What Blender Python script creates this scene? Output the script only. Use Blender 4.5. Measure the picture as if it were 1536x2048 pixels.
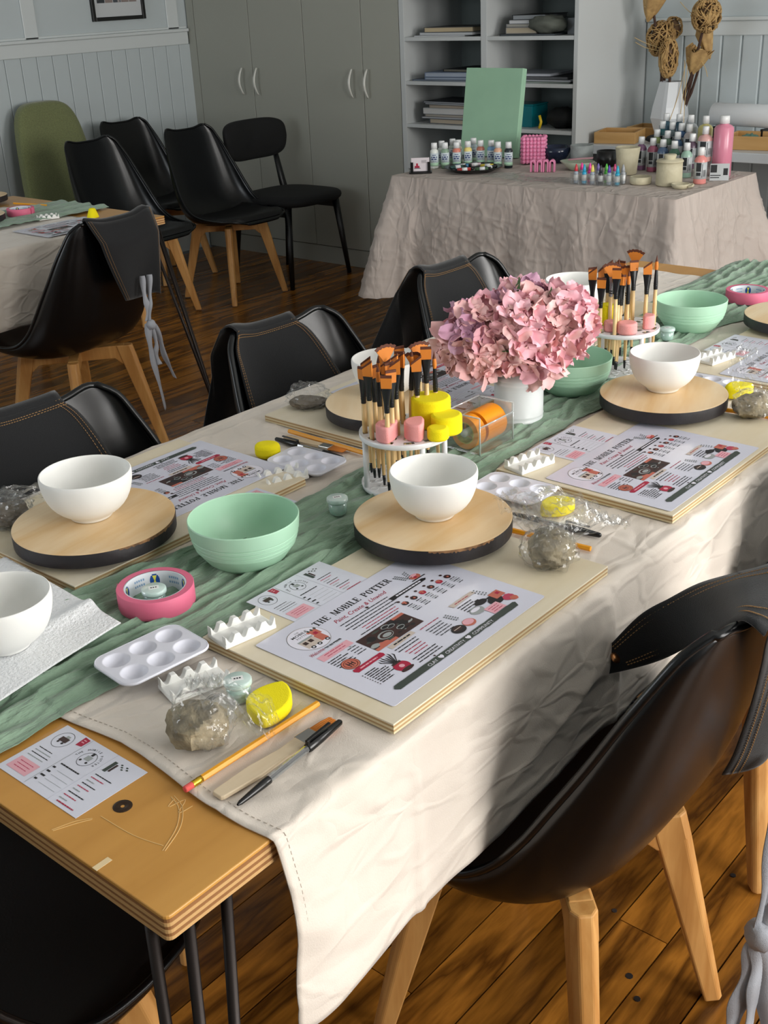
import bpy, math, random
from mathutils import Vector, Matrix, noise
R = math.radians
rnd = random.Random(7)
for _o in list(bpy.data.objects):
    bpy.data.objects.remove(_o)
SC = bpy.context.scene
COL = SC.collection

# ------------------------------------------------------------------ camera
cam = bpy.data.cameras.new('camera')
cam.sensor_fit = 'VERTICAL'
cam.sensor_height = 24.0
cam.lens = 24.0 * 2290 / 2048
cam.clip_start = 0.02
co = bpy.data.objects.new('camera', cam)
COL.objects.link(co)
_r = Vector((0.76342491, 0.64448544, -0.04267231))
_u = Vector((-0.24054501, 0.34500798, 0.90725277))
_b = -Vector((-0.59943349, 0.68235475, -0.41841544))
co.matrix_world = Matrix(((_r.x, _u.x, _b.x, 0.6589), (_r.y, _u.y, _b.y, -0.4363), (_r.z, _u.z, _b.z, 1.482), (0, 0, 0, 1)))
SC.camera = co

# ------------------------------------------------------------------ light: daylight from the windows in the right wall
SC.view_settings.view_transform = 'Standard'
SC.view_settings.look = 'None'
SC.view_settings.gamma = 1
SC.view_settings.use_curve_mapping = False
SC.view_settings.exposure = 0.0
W = bpy.data.worlds.new('world')
SC.world = W
W.use_nodes = True
W.node_tree.nodes['Background'].inputs[0].default_value = (0.62, 0.75, 0.95, 1)
W.node_tree.nodes['Background'].inputs[1].default_value = 0.6
WINDOWS = [(0.1, 1.5, 0.55, 2.3), (2.3, 3.7, 0.75, 2.3)]     # y0, y1, z0, z1 of each opening in the right wall
RX = 2.3
for (y0, y1, z0, z1), pw in zip(WINDOWS, (98, 112)):
    l = bpy.data.lights.new('window_and_fill_light', 'AREA')
    l.shape = 'RECTANGLE'
    l.size = y1 - y0
    l.size_y = z1 - z0
    l.energy = pw
    l.color = (1.0, 0.97, 0.93)
    lo = bpy.data.objects.new('window_and_fill_light', l)
    lo.location = (RX + 0.10, (y0 + y1) / 2, (z0 + z1) / 2)
    lo.rotation_euler = (R(90), 0, R(90))
    COL.objects.link(lo)

l = bpy.data.lights.new('window_and_fill_light', 'AREA')      # fill lamp added behind the camera to brighten left wall and cupboards
l.shape = 'RECTANGLE'; l.size = 2.2; l.size_y = 1.4; l.energy = 50; l.color = (0.93, 0.97, 1.0)
lo = bpy.data.objects.new('window_and_fill_light', l)
lo.location = (-3.2, -2.31, 1.7); lo.rotation_euler = (R(90), 0, R(0))
COL.objects.link(lo)

# ------------------------------------------------------------------ materials
def lin(h):
    if isinstance(h, str):
        h = [int(h[i:i + 2], 16) / 255 for i in (0, 2, 4)]
    else:
        h = [c / 255 for c in h]
    return tuple(c / 12.92 if c <= 0.04045 else ((c + 0.055) / 1.055) ** 2.4 for c in h)
MATS = {}
def mat(name, rgb, rough=0.5, metal=0.0, bump=None, var=None, spec=0.5, coat=0, sheen=0, trans=0, sss=0, crease=None, coords='Object'):
    """bump=(scale,strength[,stretch xyz])  var=(scale, second colour, amount[,stretch])"""
    if name in MATS: return MATS[name]
    m = bpy.data.materials.new(name); m.use_nodes = True
    nt = m.node_tree; N = nt.nodes; L = nt.links
    p = N['Principled BSDF']
    c = (*lin(rgb), 1)
    p.inputs['Base Color'].default_value = c
    p.inputs['Roughness'].default_value = rough
    p.inputs['Metallic'].default_value = metal
    p.inputs['Specular IOR Level'].default_value = spec
    if coat: p.inputs['Coat Weight'].default_value = coat; p.inputs['Coat Roughness'].default_value = 0.08
    if sheen: p.inputs['Sheen Weight'].default_value = sheen
    if trans: p.inputs['Transmission Weight'].default_value = trans; p.inputs['IOR'].default_value = 1.45
    if sss:
        p.inputs['Subsurface Weight'].default_value = sss; p.inputs['Subsurface Scale'].default_value = 0.01
    tc = N.new('ShaderNodeTexCoord') if coords != 'World' else N.new('ShaderNodeNewGeometry')
    out = tc.outputs['Object'] if coords != 'World' else tc.outputs['Position']
    def ntex(scale, stretch, detail=4):
        mp = N.new('ShaderNodeMapping'); mp.inputs['Scale'].default_value = stretch or (1, 1, 1)
        L.new(out, mp.inputs[0]); t = N.new('ShaderNodeTexNoise')
        t.inputs['Scale'].default_value = scale; t.inputs['Detail'].default_value = detail
        L.new(mp.outputs[0], t.inputs['Vector']); return t
    if var:
        t = ntex(var[0], var[3] if len(var) > 3 else None)
        r = N.new('ShaderNodeMapRange'); r.inputs['From Min'].default_value = 0.35; r.inputs['From Max'].default_value = 0.65
        r.inputs['To Max'].default_value = var[2]; L.new(t.outputs['Fac'], r.inputs['Value'])
        mx = N.new('ShaderNodeMix'); mx.data_type = 'RGBA'; mx.inputs['A'].default_value = c; mx.inputs['B'].default_value = (*lin(var[1]), 1)
        L.new(r.outputs['Result'], mx.inputs['Factor']); L.new(mx.outputs['Result'], p.inputs['Base Color'])
    if bump:
        t = ntex(bump[0], bump[2] if len(bump) > 2 else None, 6)
        b = N.new('ShaderNodeBump'); b.inputs['Strength'].default_value = bump[1]; b.inputs['Distance'].default_value = bump[3] if len(bump) > 3 else 0.002
        L.new(t.outputs['Fac'], b.inputs['Height']); L.new(b.outputs['Normal'], p.inputs['Normal'])
    if crease:        # (scale, strength, stretch, distance): crumpled folds
        mp = N.new('ShaderNodeMapping'); mp.inputs['Scale'].default_value = crease[2]; L.new(out, mp.inputs[0])
        wn = N.new('ShaderNodeTexNoise'); wn.inputs['Scale'].default_value = crease[0] * 0.6; wn.inputs['Detail'].default_value = 3; L.new(mp.outputs[0], wn.inputs['Vector'])
        va = N.new('ShaderNodeVectorMath'); va.operation = 'MULTIPLY_ADD'; va.inputs[1].default_value = (0.9 / crease[0] * 1.6,) * 3
        L.new(wn.outputs['Color'], va.inputs[0]); L.new(mp.outputs[0], va.inputs[2])
        hs_ = []
        for sc_, am in ((crease[0], 1.0), (crease[0] * 2.3, 0.5)):
            vo = N.new('ShaderNodeTexVoronoi'); vo.feature = 'DISTANCE_TO_EDGE'; vo.inputs['Scale'].default_value = sc_; L.new(va.outputs[0], vo.inputs['Vector'])
            mr = N.new('ShaderNodeMapRange'); mr.interpolation_type = 'SMOOTHSTEP'; mr.inputs['From Max'].default_value = 0.16; mr.inputs['To Min'].default_value = am; mr.inputs['To Max'].default_value = 0
            L.new(vo.outputs['Distance'], mr.inputs['Value']); hs_.append(mr)
        ad = N.new('ShaderNodeMath'); L.new(hs_[0].outputs['Result'], ad.inputs[0]); L.new(hs_[1].outputs['Result'], ad.inputs[1])
        nn = N.new('ShaderNodeTexNoise'); nn.inputs['Scale'].default_value = crease[0] * 0.7; nn.inputs['Detail'].default_value = 3; L.new(out, nn.inputs['Vector'])
        mm_ = N.new('ShaderNodeMath'); mm_.operation = 'MULTIPLY'; L.new(ad.outputs[0], mm_.inputs[0]); L.new(nn.outputs['Fac'], mm_.inputs[1])
        b2 = N.new('ShaderNodeBump'); b2.inputs['Strength'].default_value = crease[1]; b2.inputs['Distance'].default_value = crease[3]
        L.new(mm_.outputs[0], b2.inputs['Height'])
        if bump: L.new(b.outputs['Normal'], b2.inputs['Normal'])
        L.new(b2.outputs['Normal'], p.inputs['Normal'])
    MATS[name] = m
    return m
def wood(name, c1, c2, axis='y', scale=6.0, rough=0.5, dist=3.0, coords='Object', coat=0, knots=0, rand=0, spec=0.5):
    if name in MATS: return MATS[name]
    m = bpy.data.materials.new(name); m.use_nodes = True
    nt = m.node_tree; N = nt.nodes; L = nt.links; p = N['Principled BSDF']
    p.inputs['Roughness'].default_value = rough; p.inputs['Specular IOR Level'].default_value = spec
    if coat: p.inputs['Coat Weight'].default_value = coat; p.inputs['Coat Roughness'].default_value = 0.12
    if coords == 'World':
        g = N.new('ShaderNodeNewGeometry'); src = g.outputs['Position']
    else:
        g = N.new('ShaderNodeTexCoord'); src = g.outputs['Object']
    oi = N.new('ShaderNodeObjectInfo')
    add = N.new('ShaderNodeVectorMath'); add.operation = 'MULTIPLY_ADD'
    cx = N.new('ShaderNodeCombineXYZ')
    for i in range(3): L.new(oi.outputs['Random'], cx.inputs[i])
    L.new(cx.outputs[0], add.inputs[0]); add.inputs[1].default_value = (7, 5, 9); L.new(src, add.inputs[2])
    mp = N.new('ShaderNodeMapping')
    st = {'x': (0.12, 1, 1), 'y': (1, 0.12, 1), 'z': (1, 1, 0.12)}[axis]
    mp.inputs['Scale'].default_value = st; L.new(add.outputs[0], mp.inputs[0])
    n1 = N.new('ShaderNodeTexNoise'); n1.inputs['Scale'].default_value = scale; n1.inputs['Detail'].default_value = 5; n1.inputs['Distortion'].default_value = dist * 0.2
    n2 = N.new('ShaderNodeTexNoise'); n2.inputs['Scale'].default_value = scale * 14; n2.inputs['Detail'].default_value = 3
    L.new(mp.outputs[0], n1.inputs['Vector']); L.new(mp.outputs[0], n2.inputs['Vector'])
    ma = N.new('ShaderNodeMath'); ma.operation = 'MULTIPLY_ADD'; ma.inputs[1].default_value = 9.0
    L.new(n1.outputs['Fac'], ma.inputs[0]); L.new(n2.outputs['Fac'], ma.inputs[2])
    pp = N.new('ShaderNodeMath'); pp.operation = 'PINGPONG'; pp.inputs[1].default_value = 1.0; L.new(ma.outputs[0], pp.inputs[0])
    mx = N.new('ShaderNodeMix'); mx.data_type = 'RGBA'; mx.inputs['A'].default_value = (*lin(c1), 1); mx.inputs['B'].default_value = (*lin(c2), 1)
    L.new(pp.outputs[0], mx.inputs['Factor'])
    last = mx.outputs['Result']
    if rand:
        hs = N.new('ShaderNodeHueSaturation')
        r = N.new('ShaderNodeMapRange'); r.inputs['To Min'].default_value = 1 - rand; r.inputs['To Max'].default_value = 1 + rand
        L.new(oi.outputs['Random'], r.inputs['Value']); L.new(r.outputs['Result'], hs.inputs['Value']); L.new(last, hs.inputs['Color']); last = hs.outputs['Color']
    L.new(last, p.inputs['Base Color'])
    b = N.new('ShaderNodeBump'); b.inputs['Strength'].default_value = 0.12; b.inputs['Distance'].default_value = 0.001
    L.new(n2.outputs['Fac'], b.inputs['Height']); L.new(b.outputs['Normal'], p.inputs['Normal'])
    MATS[name] = m
    return m
def film(name, tint=(1, 1, 1), gloss=0.10, rough=0.12, haze=0.06, bump=0.0):
    if name in MATS: return MATS[name]
    m = bpy.data.materials.new(name); m.use_nodes = True
    nt = m.node_tree; N = nt.nodes; L = nt.links; N.remove(N['Principled BSDF'])
    o = N['Material Output']; tr = N.new('ShaderNodeBsdfTransparent'); tr.inputs[0].default_value = (*tint, 1)
    gl = N.new('ShaderNodeBsdfGlossy'); gl.inputs['Roughness'].default_value = rough
    df = N.new('ShaderNodeBsdfDiffuse'); df.inputs[0].default_value = (0.85, 0.87, 0.88, 1)
    lw = N.new('ShaderNodeLayerWeight'); lw.inputs['Blend'].default_value = 0.25
    ad = N.new('ShaderNodeMath'); ad.operation = 'MULTIPLY_ADD'; ad.inputs[1].default_value = 0.42; ad.inputs[2].default_value = gloss
    L.new(lw.outputs['Facing'], ad.inputs[0])
    m1 = N.new('ShaderNodeMixShader'); m1.inputs[0].default_value = haze; L.new(tr.outputs[0], m1.inputs[1]); L.new(df.outputs[0], m1.inputs[2])
    m2 = N.new('ShaderNodeMixShader'); L.new(ad.outputs[0], m2.inputs[0]); L.new(m1.outputs[0], m2.inputs[1]); L.new(gl.outputs[0], m2.inputs[2])
    L.new(m2.outputs[0], o.inputs[0])
    if bump:
        tc = N.new('ShaderNodeTexCoord'); t = N.new('ShaderNodeTexNoise'); t.inputs['Scale'].default_value = 60
        L.new(tc.outputs['Object'], t.inputs['Vector']); b = N.new('ShaderNodeBump'); b.inputs['Strength'].default_value = bump; b.inputs['Distance'].default_value = 0.01
        L.new(t.outputs['Fac'], b.inputs['Height']); L.new(b.outputs[0], gl.inputs['Normal']); L.new(b.outputs[0], lw.inputs['Normal'])
    MATS[name] = m
    return m

# ------------------------------------------------------------------ mesh builder
class MB:
    def __init__(s): s.v = []; s.f = []; s.m = []
    def add(s, v, f, mi=0):
        o = len(s.v); s.v += [tuple(x) for x in v]; s.f += [tuple(i + o for i in q) for q in f]; s.m += [mi] * len(f); return s
    def box(s, c, d, mi=0, rot=None):
        M = rot or Matrix.Identity(3); C = Vector(c)
        v = [C + M @ Vector((sx * d[0] / 2, sy * d[1] / 2, sz * d[2] / 2)) for sx in (-1, 1) for sy in (-1, 1) for sz in (-1, 1)]
        return s.add(v, [(0, 1, 3, 2), (4, 6, 7, 5), (0, 4, 5, 1), (2, 3, 7, 6), (0, 2, 6, 4), (1, 5, 7, 3)], mi)
    def bx(s, x0, x1, y0, y1, z0, z1, mi=0):
        return s.box(((x0 + x1) / 2, (y0 + y1) / 2, (z0 + z1) / 2), (abs(x1 - x0), abs(y1 - y0), abs(z1 - z0)), mi)
    def quad(s, a, b, c, d, mi=0): return s.add([a, b, c, d], [(0, 1, 2, 3)], mi)
    def poly(s, pts, mi=0): return s.add(pts, [tuple(range(len(pts)))], mi)
    def prism(s, pts, z0, z1, mi=0):
        n = len(pts)
        v = [(x, y, z0) for x, y in pts] + [(x, y, z1) for x, y in pts]
        f = [tuple(range(n))[::-1], tuple(range(n, 2 * n))] + [(i, (i + 1) % n, n + (i + 1) % n, n + i) for i in range(n)]
        return s.add(v, f, mi)
    def lathe(s, prof, c=(0, 0, 0), seg=32, mi=0, M=None, fn=None):
        """prof: (radius, z); radius 0 closes the end"""
        M = M or Matrix.Identity(3); C = Vector(c); v = []; rings = []
        for r, z in prof:
            if r < 1e-6: rings.append([len(v)]); v.append(C + M @ Vector((0, 0, z)))
            else:
                rings.append(list(range(len(v), len(v) + seg)))
                for k in range(seg):
                    a = 2 * math.pi * k / seg; rr = r * (fn(a, z) if fn else 1)
                    v.append(C + M @ Vector((rr * math.cos(a), rr * math.sin(a), z)))
        f = []
        for A, B in zip(rings, rings[1:]):
            if len(A) == 1 and len(B) == 1: continue
            for k in range(seg):
                k2 = (k + 1) % seg
                if len(A) == 1: f.append((A[0], B[k2], B[k]))
                elif len(B) == 1: f.append((A[k], A[k2], B[0]))
                else: f.append((A[k], A[k2], B[k2], B[k]))
        return s.add(v, f, mi)
    def tube(s, pts, rad, seg=8, mi=0, cap=True, flat=None):
        """rad number or list; flat=(wx,wy) multipliers of the cross section"""
        pts = [Vector(p) for p in pts]; n = len(pts)
        rad = rad if isinstance(rad, (list, tuple)) else [rad] * n
        v = []; up = None
        for i, p in enumerate(pts):
            d = (pts[min(i + 1, n - 1)] - pts[max(i - 1, 0)]).normalized()
            if up is None: up = Vector((0, 0, 1)) if abs(d.z) < 0.9 else Vector((0, 1, 0))
            a = d.cross(up).normalized(); b = a.cross(d).normalized(); up = b
            fx, fy = flat or (1, 1)
            for k in range(seg):
                t = 2 * math.pi * (k + 0.5) / seg
                v.append(p + a * (rad[i] * fx * math.cos(t)) + b * (rad[i] * fy * math.sin(t)))
        f = [(i * seg + k, i * seg + (k + 1) % seg, (i + 1) * seg + (k + 1) % seg, (i + 1) * seg + k) for i in range(n - 1) for k in range(seg)]
        if cap: f += [tuple(range(seg))[::-1], tuple(range((n - 1) * seg, n * seg))]
        return s.add(v, f, mi)
    def grid(s, fn, nu, nv, mi=0, closed_u=False, flip=False):
        v = [fn(i / nu, j / nv) for j in range(nv + 1) for i in range(nu + (0 if closed_u else 1))]
        w = nu if closed_u else nu + 1
        f = [(j * w + i, j * w + (i + 1) % w, (j + 1) * w + (i + 1) % w, (j + 1) * w + i) for j in range(nv) for i in range(nu)]
        if flip: f = [q[::-1] for q in f]
        return s.add(v, f, mi)
    def blob(s, c, r, seg=16, rings=10, mi=0, fn=None):
        v = []; C = Vector(c)
        if not isinstance(r, (tuple, list)): r = (r, r, r)
        def P(a, b):
            d = Vector((math.cos(a) * math.sin(b), math.sin(a) * math.sin(b), math.cos(b)))
            k = fn(d) if fn else 1
            return C + Vector((d.x * r[0] * k, d.y * r[1] * k, d.z * r[2] * k))
        v.append(P(0, 0))
        for j in range(1, rings):
            for i in range(seg): v.append(P(2 * math.pi * i / seg, math.pi * j / rings))
        v.append(P(0, math.pi))
        f = [(0, 1 + (i + 1) % seg, 1 + i)[::-1] for i in range(seg)]
        for j in range(rings - 2):
            for i in range(seg):
                a = 1 + j * seg + i; b = 1 + j * seg + (i + 1) % seg; f.append((a, a + seg, b + seg, b))
        o = 1 + (rings - 2) * seg; e = len(v) - 1
        f += [(o + i, e, o + (i + 1) % seg) for i in range(seg)]
        return s.add(v, f, mi)
    def xform(s, M):
        s.v = [tuple(M @ Vector(p)) for p in s.v]; return s
    def mesh(s, name, mats, smooth=False, angle=None):
        me = bpy.data.meshes.new(name); me.from_pydata(s.v, [], s.f)
        for m in (mats if isinstance(mats, (list, tuple)) else [mats]): me.materials.append(m)
        me.polygons.foreach_set('material_index', s.m)
        if smooth or angle:
            me.polygons.foreach_set('use_smooth', [True] * len(s.f))
            if angle: me.set_sharp_from_angle(angle=R(angle))
        me.update(); return me
    def build(s, name, mats, parent=None, smooth=False, angle=None, bev=0, solid=0, sub=0, off=-1, seg=2):
        o = bpy.data.objects.new(name, s.mesh(name, mats, smooth, angle)); COL.objects.link(o)
        if parent is not None: o.parent = parent
        if sub: q = o.modifiers.new('s', 'SUBSURF'); q.levels = sub; q.render_levels = sub
        if solid: q = o.modifiers.new('t', 'SOLIDIFY'); q.thickness = solid; q.offset = off
        if bev: q = o.modifiers.new('b', 'BEVEL'); q.width = bev; q.segments = seg; q.limit_method = 'ANGLE'; q.angle_limit = R(40)
        return o
def tag(o, label=None, cat=None, group=None, kind=None):
    if label: o['label'] = label
    if cat: o['category'] = cat
    if group: o['group'] = group
    if kind: o['kind'] = kind
    return o
def thing(name, label, cat, loc=(0, 0, 0), rz=0, group=None, rot=None):
    o = bpy.data.objects.new(name, None); COL.objects.link(o); o.empty_display_size = 0.05
    o.location = loc; o.rotation_euler = rot or (0, 0, rz)
    return tag(o, label, cat, group)
KIDS = {}
def dup(root, loc, rz=0, label=None, group=None, rot=None, scale=None):
    def cp(o, par):
        c = o.copy(); COL.objects.link(c)
        if par is not None: c.parent = par
        for ch in o.children: cp(ch, c)
        return c
    r = cp(root, None); r.location = loc; r.rotation_euler = rot or (0, 0, rz)
    if scale: r.scale = scale
    if label: r['label'] = label
    if group: r['group'] = group
    return r
def struct(name, mb, m, parent=None, **k):
    o = mb.build(name, m, parent, **k)
    if parent is None: o['kind'] = 'structure'
    return o
def rotM(ax, deg): return Matrix.Rotation(R(deg), 3, ax)
def nz(x, y, z=0.0): return noise.noise(Vector((x, y, z)))
# ------------------------------------------------------------------ room shell
LX, BY, FY, CH = -5.05, 5.13, -2.2, 2.75
wallm = mat('wall_white', 'bac3c5', 0.55, bump=(4, 0.15))
wallp = mat('wall_plank_white', 'bac3c5', 0.5)
trimm = mat('trim_white', 'ccd2d2', 0.45)
struct('wall_left', MB().bx(LX - 0.1, LX, FY, BY, -0.1, CH), wallm)
struct('wall_back', MB().bx(LX - 0.1, RX + 0.1, BY, BY + 0.1, -0.1, CH), wallm)
wf = MB().bx(LX - 0.1, -4.3, FY - 0.1, FY, -0.1, CH).bx(-2.1, RX + 0.1, FY - 0.1, FY, -0.1, CH).bx(-4.3, -2.1, FY - 0.1, FY, -0.1, 1.0).bx(-4.3, -2.1, FY - 0.1, FY, 2.4, CH)
struct('wall_front', wf, wallm)
wf = MB()
for a, b in ((-4.3, -4.25), (-2.15, -2.1), (-3.22, -3.18)): wf.bx(a, b, FY - 0.06, FY, 1.0, 2.4)
wf.bx(-4.3, -2.1, FY - 0.06, FY, 1.0, 1.05).bx(-4.3, -2.1, FY - 0.06, FY, 2.35, 2.4)
struct('window_3', wf, trimm)  # unseen window added as an opening for the fill lamp
struct('ceiling', MB().bx(LX - 0.1, RX + 0.1, FY - 0.1, BY + 0.1, CH, CH + 0.1), mat('ceiling_white', 'd8dcdc', 0.7))
wr = MB()
ys = [FY] + [q for w_ in WINDOWS for q in w_[:2]] + [BY]
for i in range(0, len(ys), 2): wr.bx(RX, RX + 0.1, ys[i], ys[i + 1], -0.1, CH)
for y0, y1, z0, z1 in WINDOWS:
    wr.bx(RX, RX + 0.1, y0, y1, -0.1, z0); wr.bx(RX, RX + 0.1, y0, y1, z1, CH)
struct('wall_right', wr, wallm)
for i, (y0, y1, z0, z1) in enumerate(WINDOWS):
    fr = MB()
    for a, b in ((y0, y0 + 0.05), (y1 - 0.05, y1), ((y0 + y1) / 2 - 0.02, (y0 + y1) / 2 + 0.02)): fr.bx(RX + 0.0, RX + 0.06, a, b, z0, z1)
    for a, b in ((z0, z0 + 0.05), (z1 - 0.05, z1), ((z0 + z1) / 2 - 0.02, (z0 + z1) / 2 + 0.02)): fr.bx(RX + 0.0, RX + 0.06, y0, y1, a, b)
    struct('window_%d' % (i + 1), fr, trimm)
# floor: sub-floor with every board its own part
sub = struct('floor', MB().bx(LX, RX, FY, BY, -0.06, -0.018), mat('floor_gap', '140c08', 0.9))
fl = wood('floor_board', '966122', '4c2c0d', 'y', 8, 0.24, 4, 'World', rand=0.22, spec=0.5)
BWD = 0.0915
unit = MB().bx(0, 1, 0, 1, -0.018, 0).mesh('floor_board', fl)
x = -0.047 - BWD * 54
k = 0
while x < RX:
    cuts = [FY]
    y = FY + 1.3 + (k * 0.737) % 1.9
    if -0.06 < x + 0.0 < 0.03: y = 0.932
    while y < BY - 0.4:
        cuts.append(y); y += 2.6 + rnd.random() * 1.6
    cuts.append(BY)
    for a, b in zip(cuts, cuts[1:]):
        o = bpy.data.objects.new('floor_board', unit); COL.objects.link(o); o.parent = sub
        o.location = (x + 0.0015, a + 0.001, -0.0012 * rnd.random()); o.scale = (BWD - 0.003, b - a - 0.002, 1)
    x += BWD; k += 1
kn = MB()
for i in range(46):
    px = -0.047 + BWD * (rnd.randint(-5, 6)) + rnd.choice((0.016, 0.075)); py = 0.2 + rnd.random() * 2.0
    r_ = 0.003 + rnd.random() * 0.004
    kn.lathe([(0, 0.0004), (r_, 0.0004), (r_ * 1.1, -0.003)], (px, py, 0), 8)
kn.build('nail_hole', mat('nail_hole', '1a0f0a', 0.8), sub)['kind'] = 'stuff'
# dado planks, rails and battens on left and back wall
wl, wb = bpy.data.objects['wall_left'], bpy.data.objects['wall_back']
pu = MB()
pu.prism([(0, 0), (0, 0.0985), (0.0075, 0.0975), (0.009, 0.0945), (0.009, 0.004), (0.0075, 0.001)], 0, 1)
pum = pu.mesh('wall_plank', wallp)
for i in range(30):
    y = 1.6 + i * 0.1
    if y > 4.45: break
    o = bpy.data.objects.new('wall_plank', pum); COL.objects.link(o); o.parent = wl; o.location = (LX, y, 0.15); o.scale = (1, 1, 1.055)
pb = MB()
pb.prism([(0, 0), (0.0965, 0), (0.0935, -0.007), (0.090, -0.009), (0.0065, -0.009), (0.003, -0.007)][::-1], 0, 1)
pbm = pb.mesh('wall_plank', wallp)
for i in range(42):
    o = bpy.data.objects.new('wall_plank', pbm); COL.objects.link(o); o.parent = wb; o.location = (-2.33 + i * 0.1, BY, 0.15); o.scale = (1, 1, 1.055)
def rail(n, x0, x1, y0, y1, z0, z1):
    struct(n, MB().bx(x0, x1, y0, y1, z0, z1), trimm, bev=0.004)
rail('trim_1', LX, LX + 0.018, FY, 4.47, 1.205, 1.275)
rail('trim_2', LX, LX + 0.032, FY, 4.47, 1.275, 1.292)
rail('trim_3', -2.33, RX, BY - 0.018, BY, 1.19, 1.255)
rail('trim_4', -2.33, RX, BY - 0.032, BY, 1.255, 1.272)
rail('baseboard_left', LX, LX + 0.018, FY, 4.47, 0, 0.15)
rail('baseboard_back', -2.33, RX, BY - 0.018, BY, 0, 0.15)
for i, y in enumerate((1.35, 2.36, 3.35, 4.33)): rail('trim_%d' % (5 + i), LX, LX + 0.010, y, y + 0.085, 1.292, CH)
rail('trim_9', LX, LX + 0.010, FY, 4.47, 1.292, 1.305)

# ------------------------------------------------------------------ cupboards
cupm = mat('cupboard_cream', '9fa096', 0.42, bump=(250, 0.06))
hm = mat('handle_white', 'd4d4cc', 0.3)
CY = 4.48
edges = [(-4.975, -4.516), (-4.512, -4.091), (-4.087, -3.665), (-3.661, -3.405)]
def handle(par, x):
    pts = []
    for i in range(13):
        t = i / 12; pts.append((x, CY - 0.018 - 0.028 * math.sin(math.pi * t) - 0.004, 0.93 + 0.145 * t))
    r_ = [0.0042 + 0.0022 * math.sin(math.pi * i / 12) for i in range(13)]
    MB().tube(pts, r_, 8, flat=(1.3, 0.8)).build('handle', hm, par, smooth=True)
for i in range(2):
    lab = ('tall cream built-in cupboard in the wall corner behind the black chairs', 'tall cream built-in cupboard beside the open shelves')[i]
    t = thing('tall_cupboard', lab, 'cupboard', (0, 0, 0))
    a0 = (-5.04, -4.089)[i]; a1 = (-4.089, -3.40)[i]
    MB().bx(a0, a1, CY + 0.019, BY - 0.005, 0.1, 2.5).build('body', cupm, t)
    MB().bx(a0, a1, CY + 0.004, CY + 0.03, 0.0, 0.098).build('kickboard', mat('kick_cream', 'a0a198', 0.45), t)
    if i == 0: MB().bx(-5.04, -4.979, CY, CY + 0.018, 0.1, 2.5).build('filler_panel', cupm, t)
    for a, b in edges[2 * i:2 * i + 2]:
        d = MB().bx(a, b, CY, CY + 0.018, 0.102, 2.5).build('door', cupm, t, bev=0.0015)
        j = edges.index((a, b))
        handle(d, {0: b - 0.065, 1: a + 0.055, 2: b - 0.06, 3: a + 0.045}[j])
# ------------------------------------------------------------------ open shelf unit
shm = mat('shelf_white', 'c2c6c6', 0.4)
t = thing('shelf_unit', 'white open shelving unit with two columns holding books and papers', 'shelf', (0, 0, 0))
SXa, SXb, SXm = -3.40, -2.336, -2.868
for n, a, b in (('side_panel', SXa, SXa + 0.03), ('side_panel', SXb - 0.022, SXb), ('divider', SXm - 0.018, SXm + 0.018)):
    MB().bx(a, b, CY - 0.002, BY - 0.002, 0.0, 2.5).build(n, shm, t, bev=0.001)
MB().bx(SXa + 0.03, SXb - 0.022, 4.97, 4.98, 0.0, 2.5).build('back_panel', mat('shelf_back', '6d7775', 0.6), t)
for z in (0.385, 0.596, 0.807, 1.018, 1.229, 1.44):
    for a, b in ((SXa + 0.03, SXm - 0.018), (SXm + 0.018, SXb - 0.022)):
        MB().bx(a, b, CY, 4.97, z - 0.018, z).build('shelf_board', shm, t, bev=0.001)
for x in (-2.99, -2.46):
    MB().lathe([(0, 0), (0.011, 0), (0.012, 0.002), (0, 0.002)], (x, 4.968, 1.115), 12, M=rotM('X', 90)).build('cable_hole', mat('hole_black', '0c0e0f', 0.9), t)
# contents of the shelves
rb = random.Random(3)
def flatbook(name, label, cat, x0, x1, y0, y1, z0, h, cover, page, rz=0, group=None):
    t = thing(name, label, cat, ((x0 + x1) / 2, (y0 + y1) / 2, z0), rz, group)
    w, d = (x1 - x0), (y1 - y0)
    if page is None:
        MB().bx(-w / 2, w / 2, -d / 2, d / 2, 0, h).build('paper_block', mat('c_' + cover, cover, 0.6), t)
        return t
    m = mat('c_' + cover, cover, 0.5)
    MB().bx(-w / 2, w / 2, -d / 2, d / 2, 0, h * 0.1).bx(-w / 2, w / 2, -d / 2, d / 2, h * 0.9, h).bx(-w / 2, -w / 2 + 0.003, -d / 2, d / 2, 0, h).build('cover', m, t)
    MB().bx(-w / 2 + 0.003, w / 2 - 0.004, -d / 2 + 0.003, d / 2 - 0.004, h * 0.1, h * 0.9).build('pages', mat('p_' + page, page, 0.8, bump=(300, 0.4, (0.05, 0.05, 1))), t)
    return t
S1, S2, S3 = 1.229, 1.018, 0.807
T_ = 'on the top left shelf'
flatbook('magazine', 'thin white magazine lying lowest on the top left shelf', 'magazine', -3.33, -3.02, 4.51, 4.80, S1, 0.006, 'b5b8ba', 'c8cacc', 0.05)
flatbook('magazine', 'grey magazine under the thick book on the top left shelf', 'magazine', -3.30, -2.95, 4.52, 4.80, S1 + 0.0065, 0.012, '9a9fa4', 'c4c6c8', -0.06)
flatbook('book', 'thick book with yellowed pages on top of the top left shelf pile', 'book', -3.28, -2.98, 4.53, 4.78, S1 + 0.019, 0.024, '4a4a48', 'b9a98a', 0.04)
flatbook('book', 'dark folder lying lowest on the top right shelf', 'folder', -2.79, -2.48, 4.50, 4.78, S1, 0.008, '20262a', '50565a', 0.0)
flatbook('book', 'cream paged book in the top right shelf pile', 'book', -2.77, -2.60, 4.52, 4.74, S1 + 0.009, 0.028, '8c8a86', 'b0a48e', 0.05)
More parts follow.
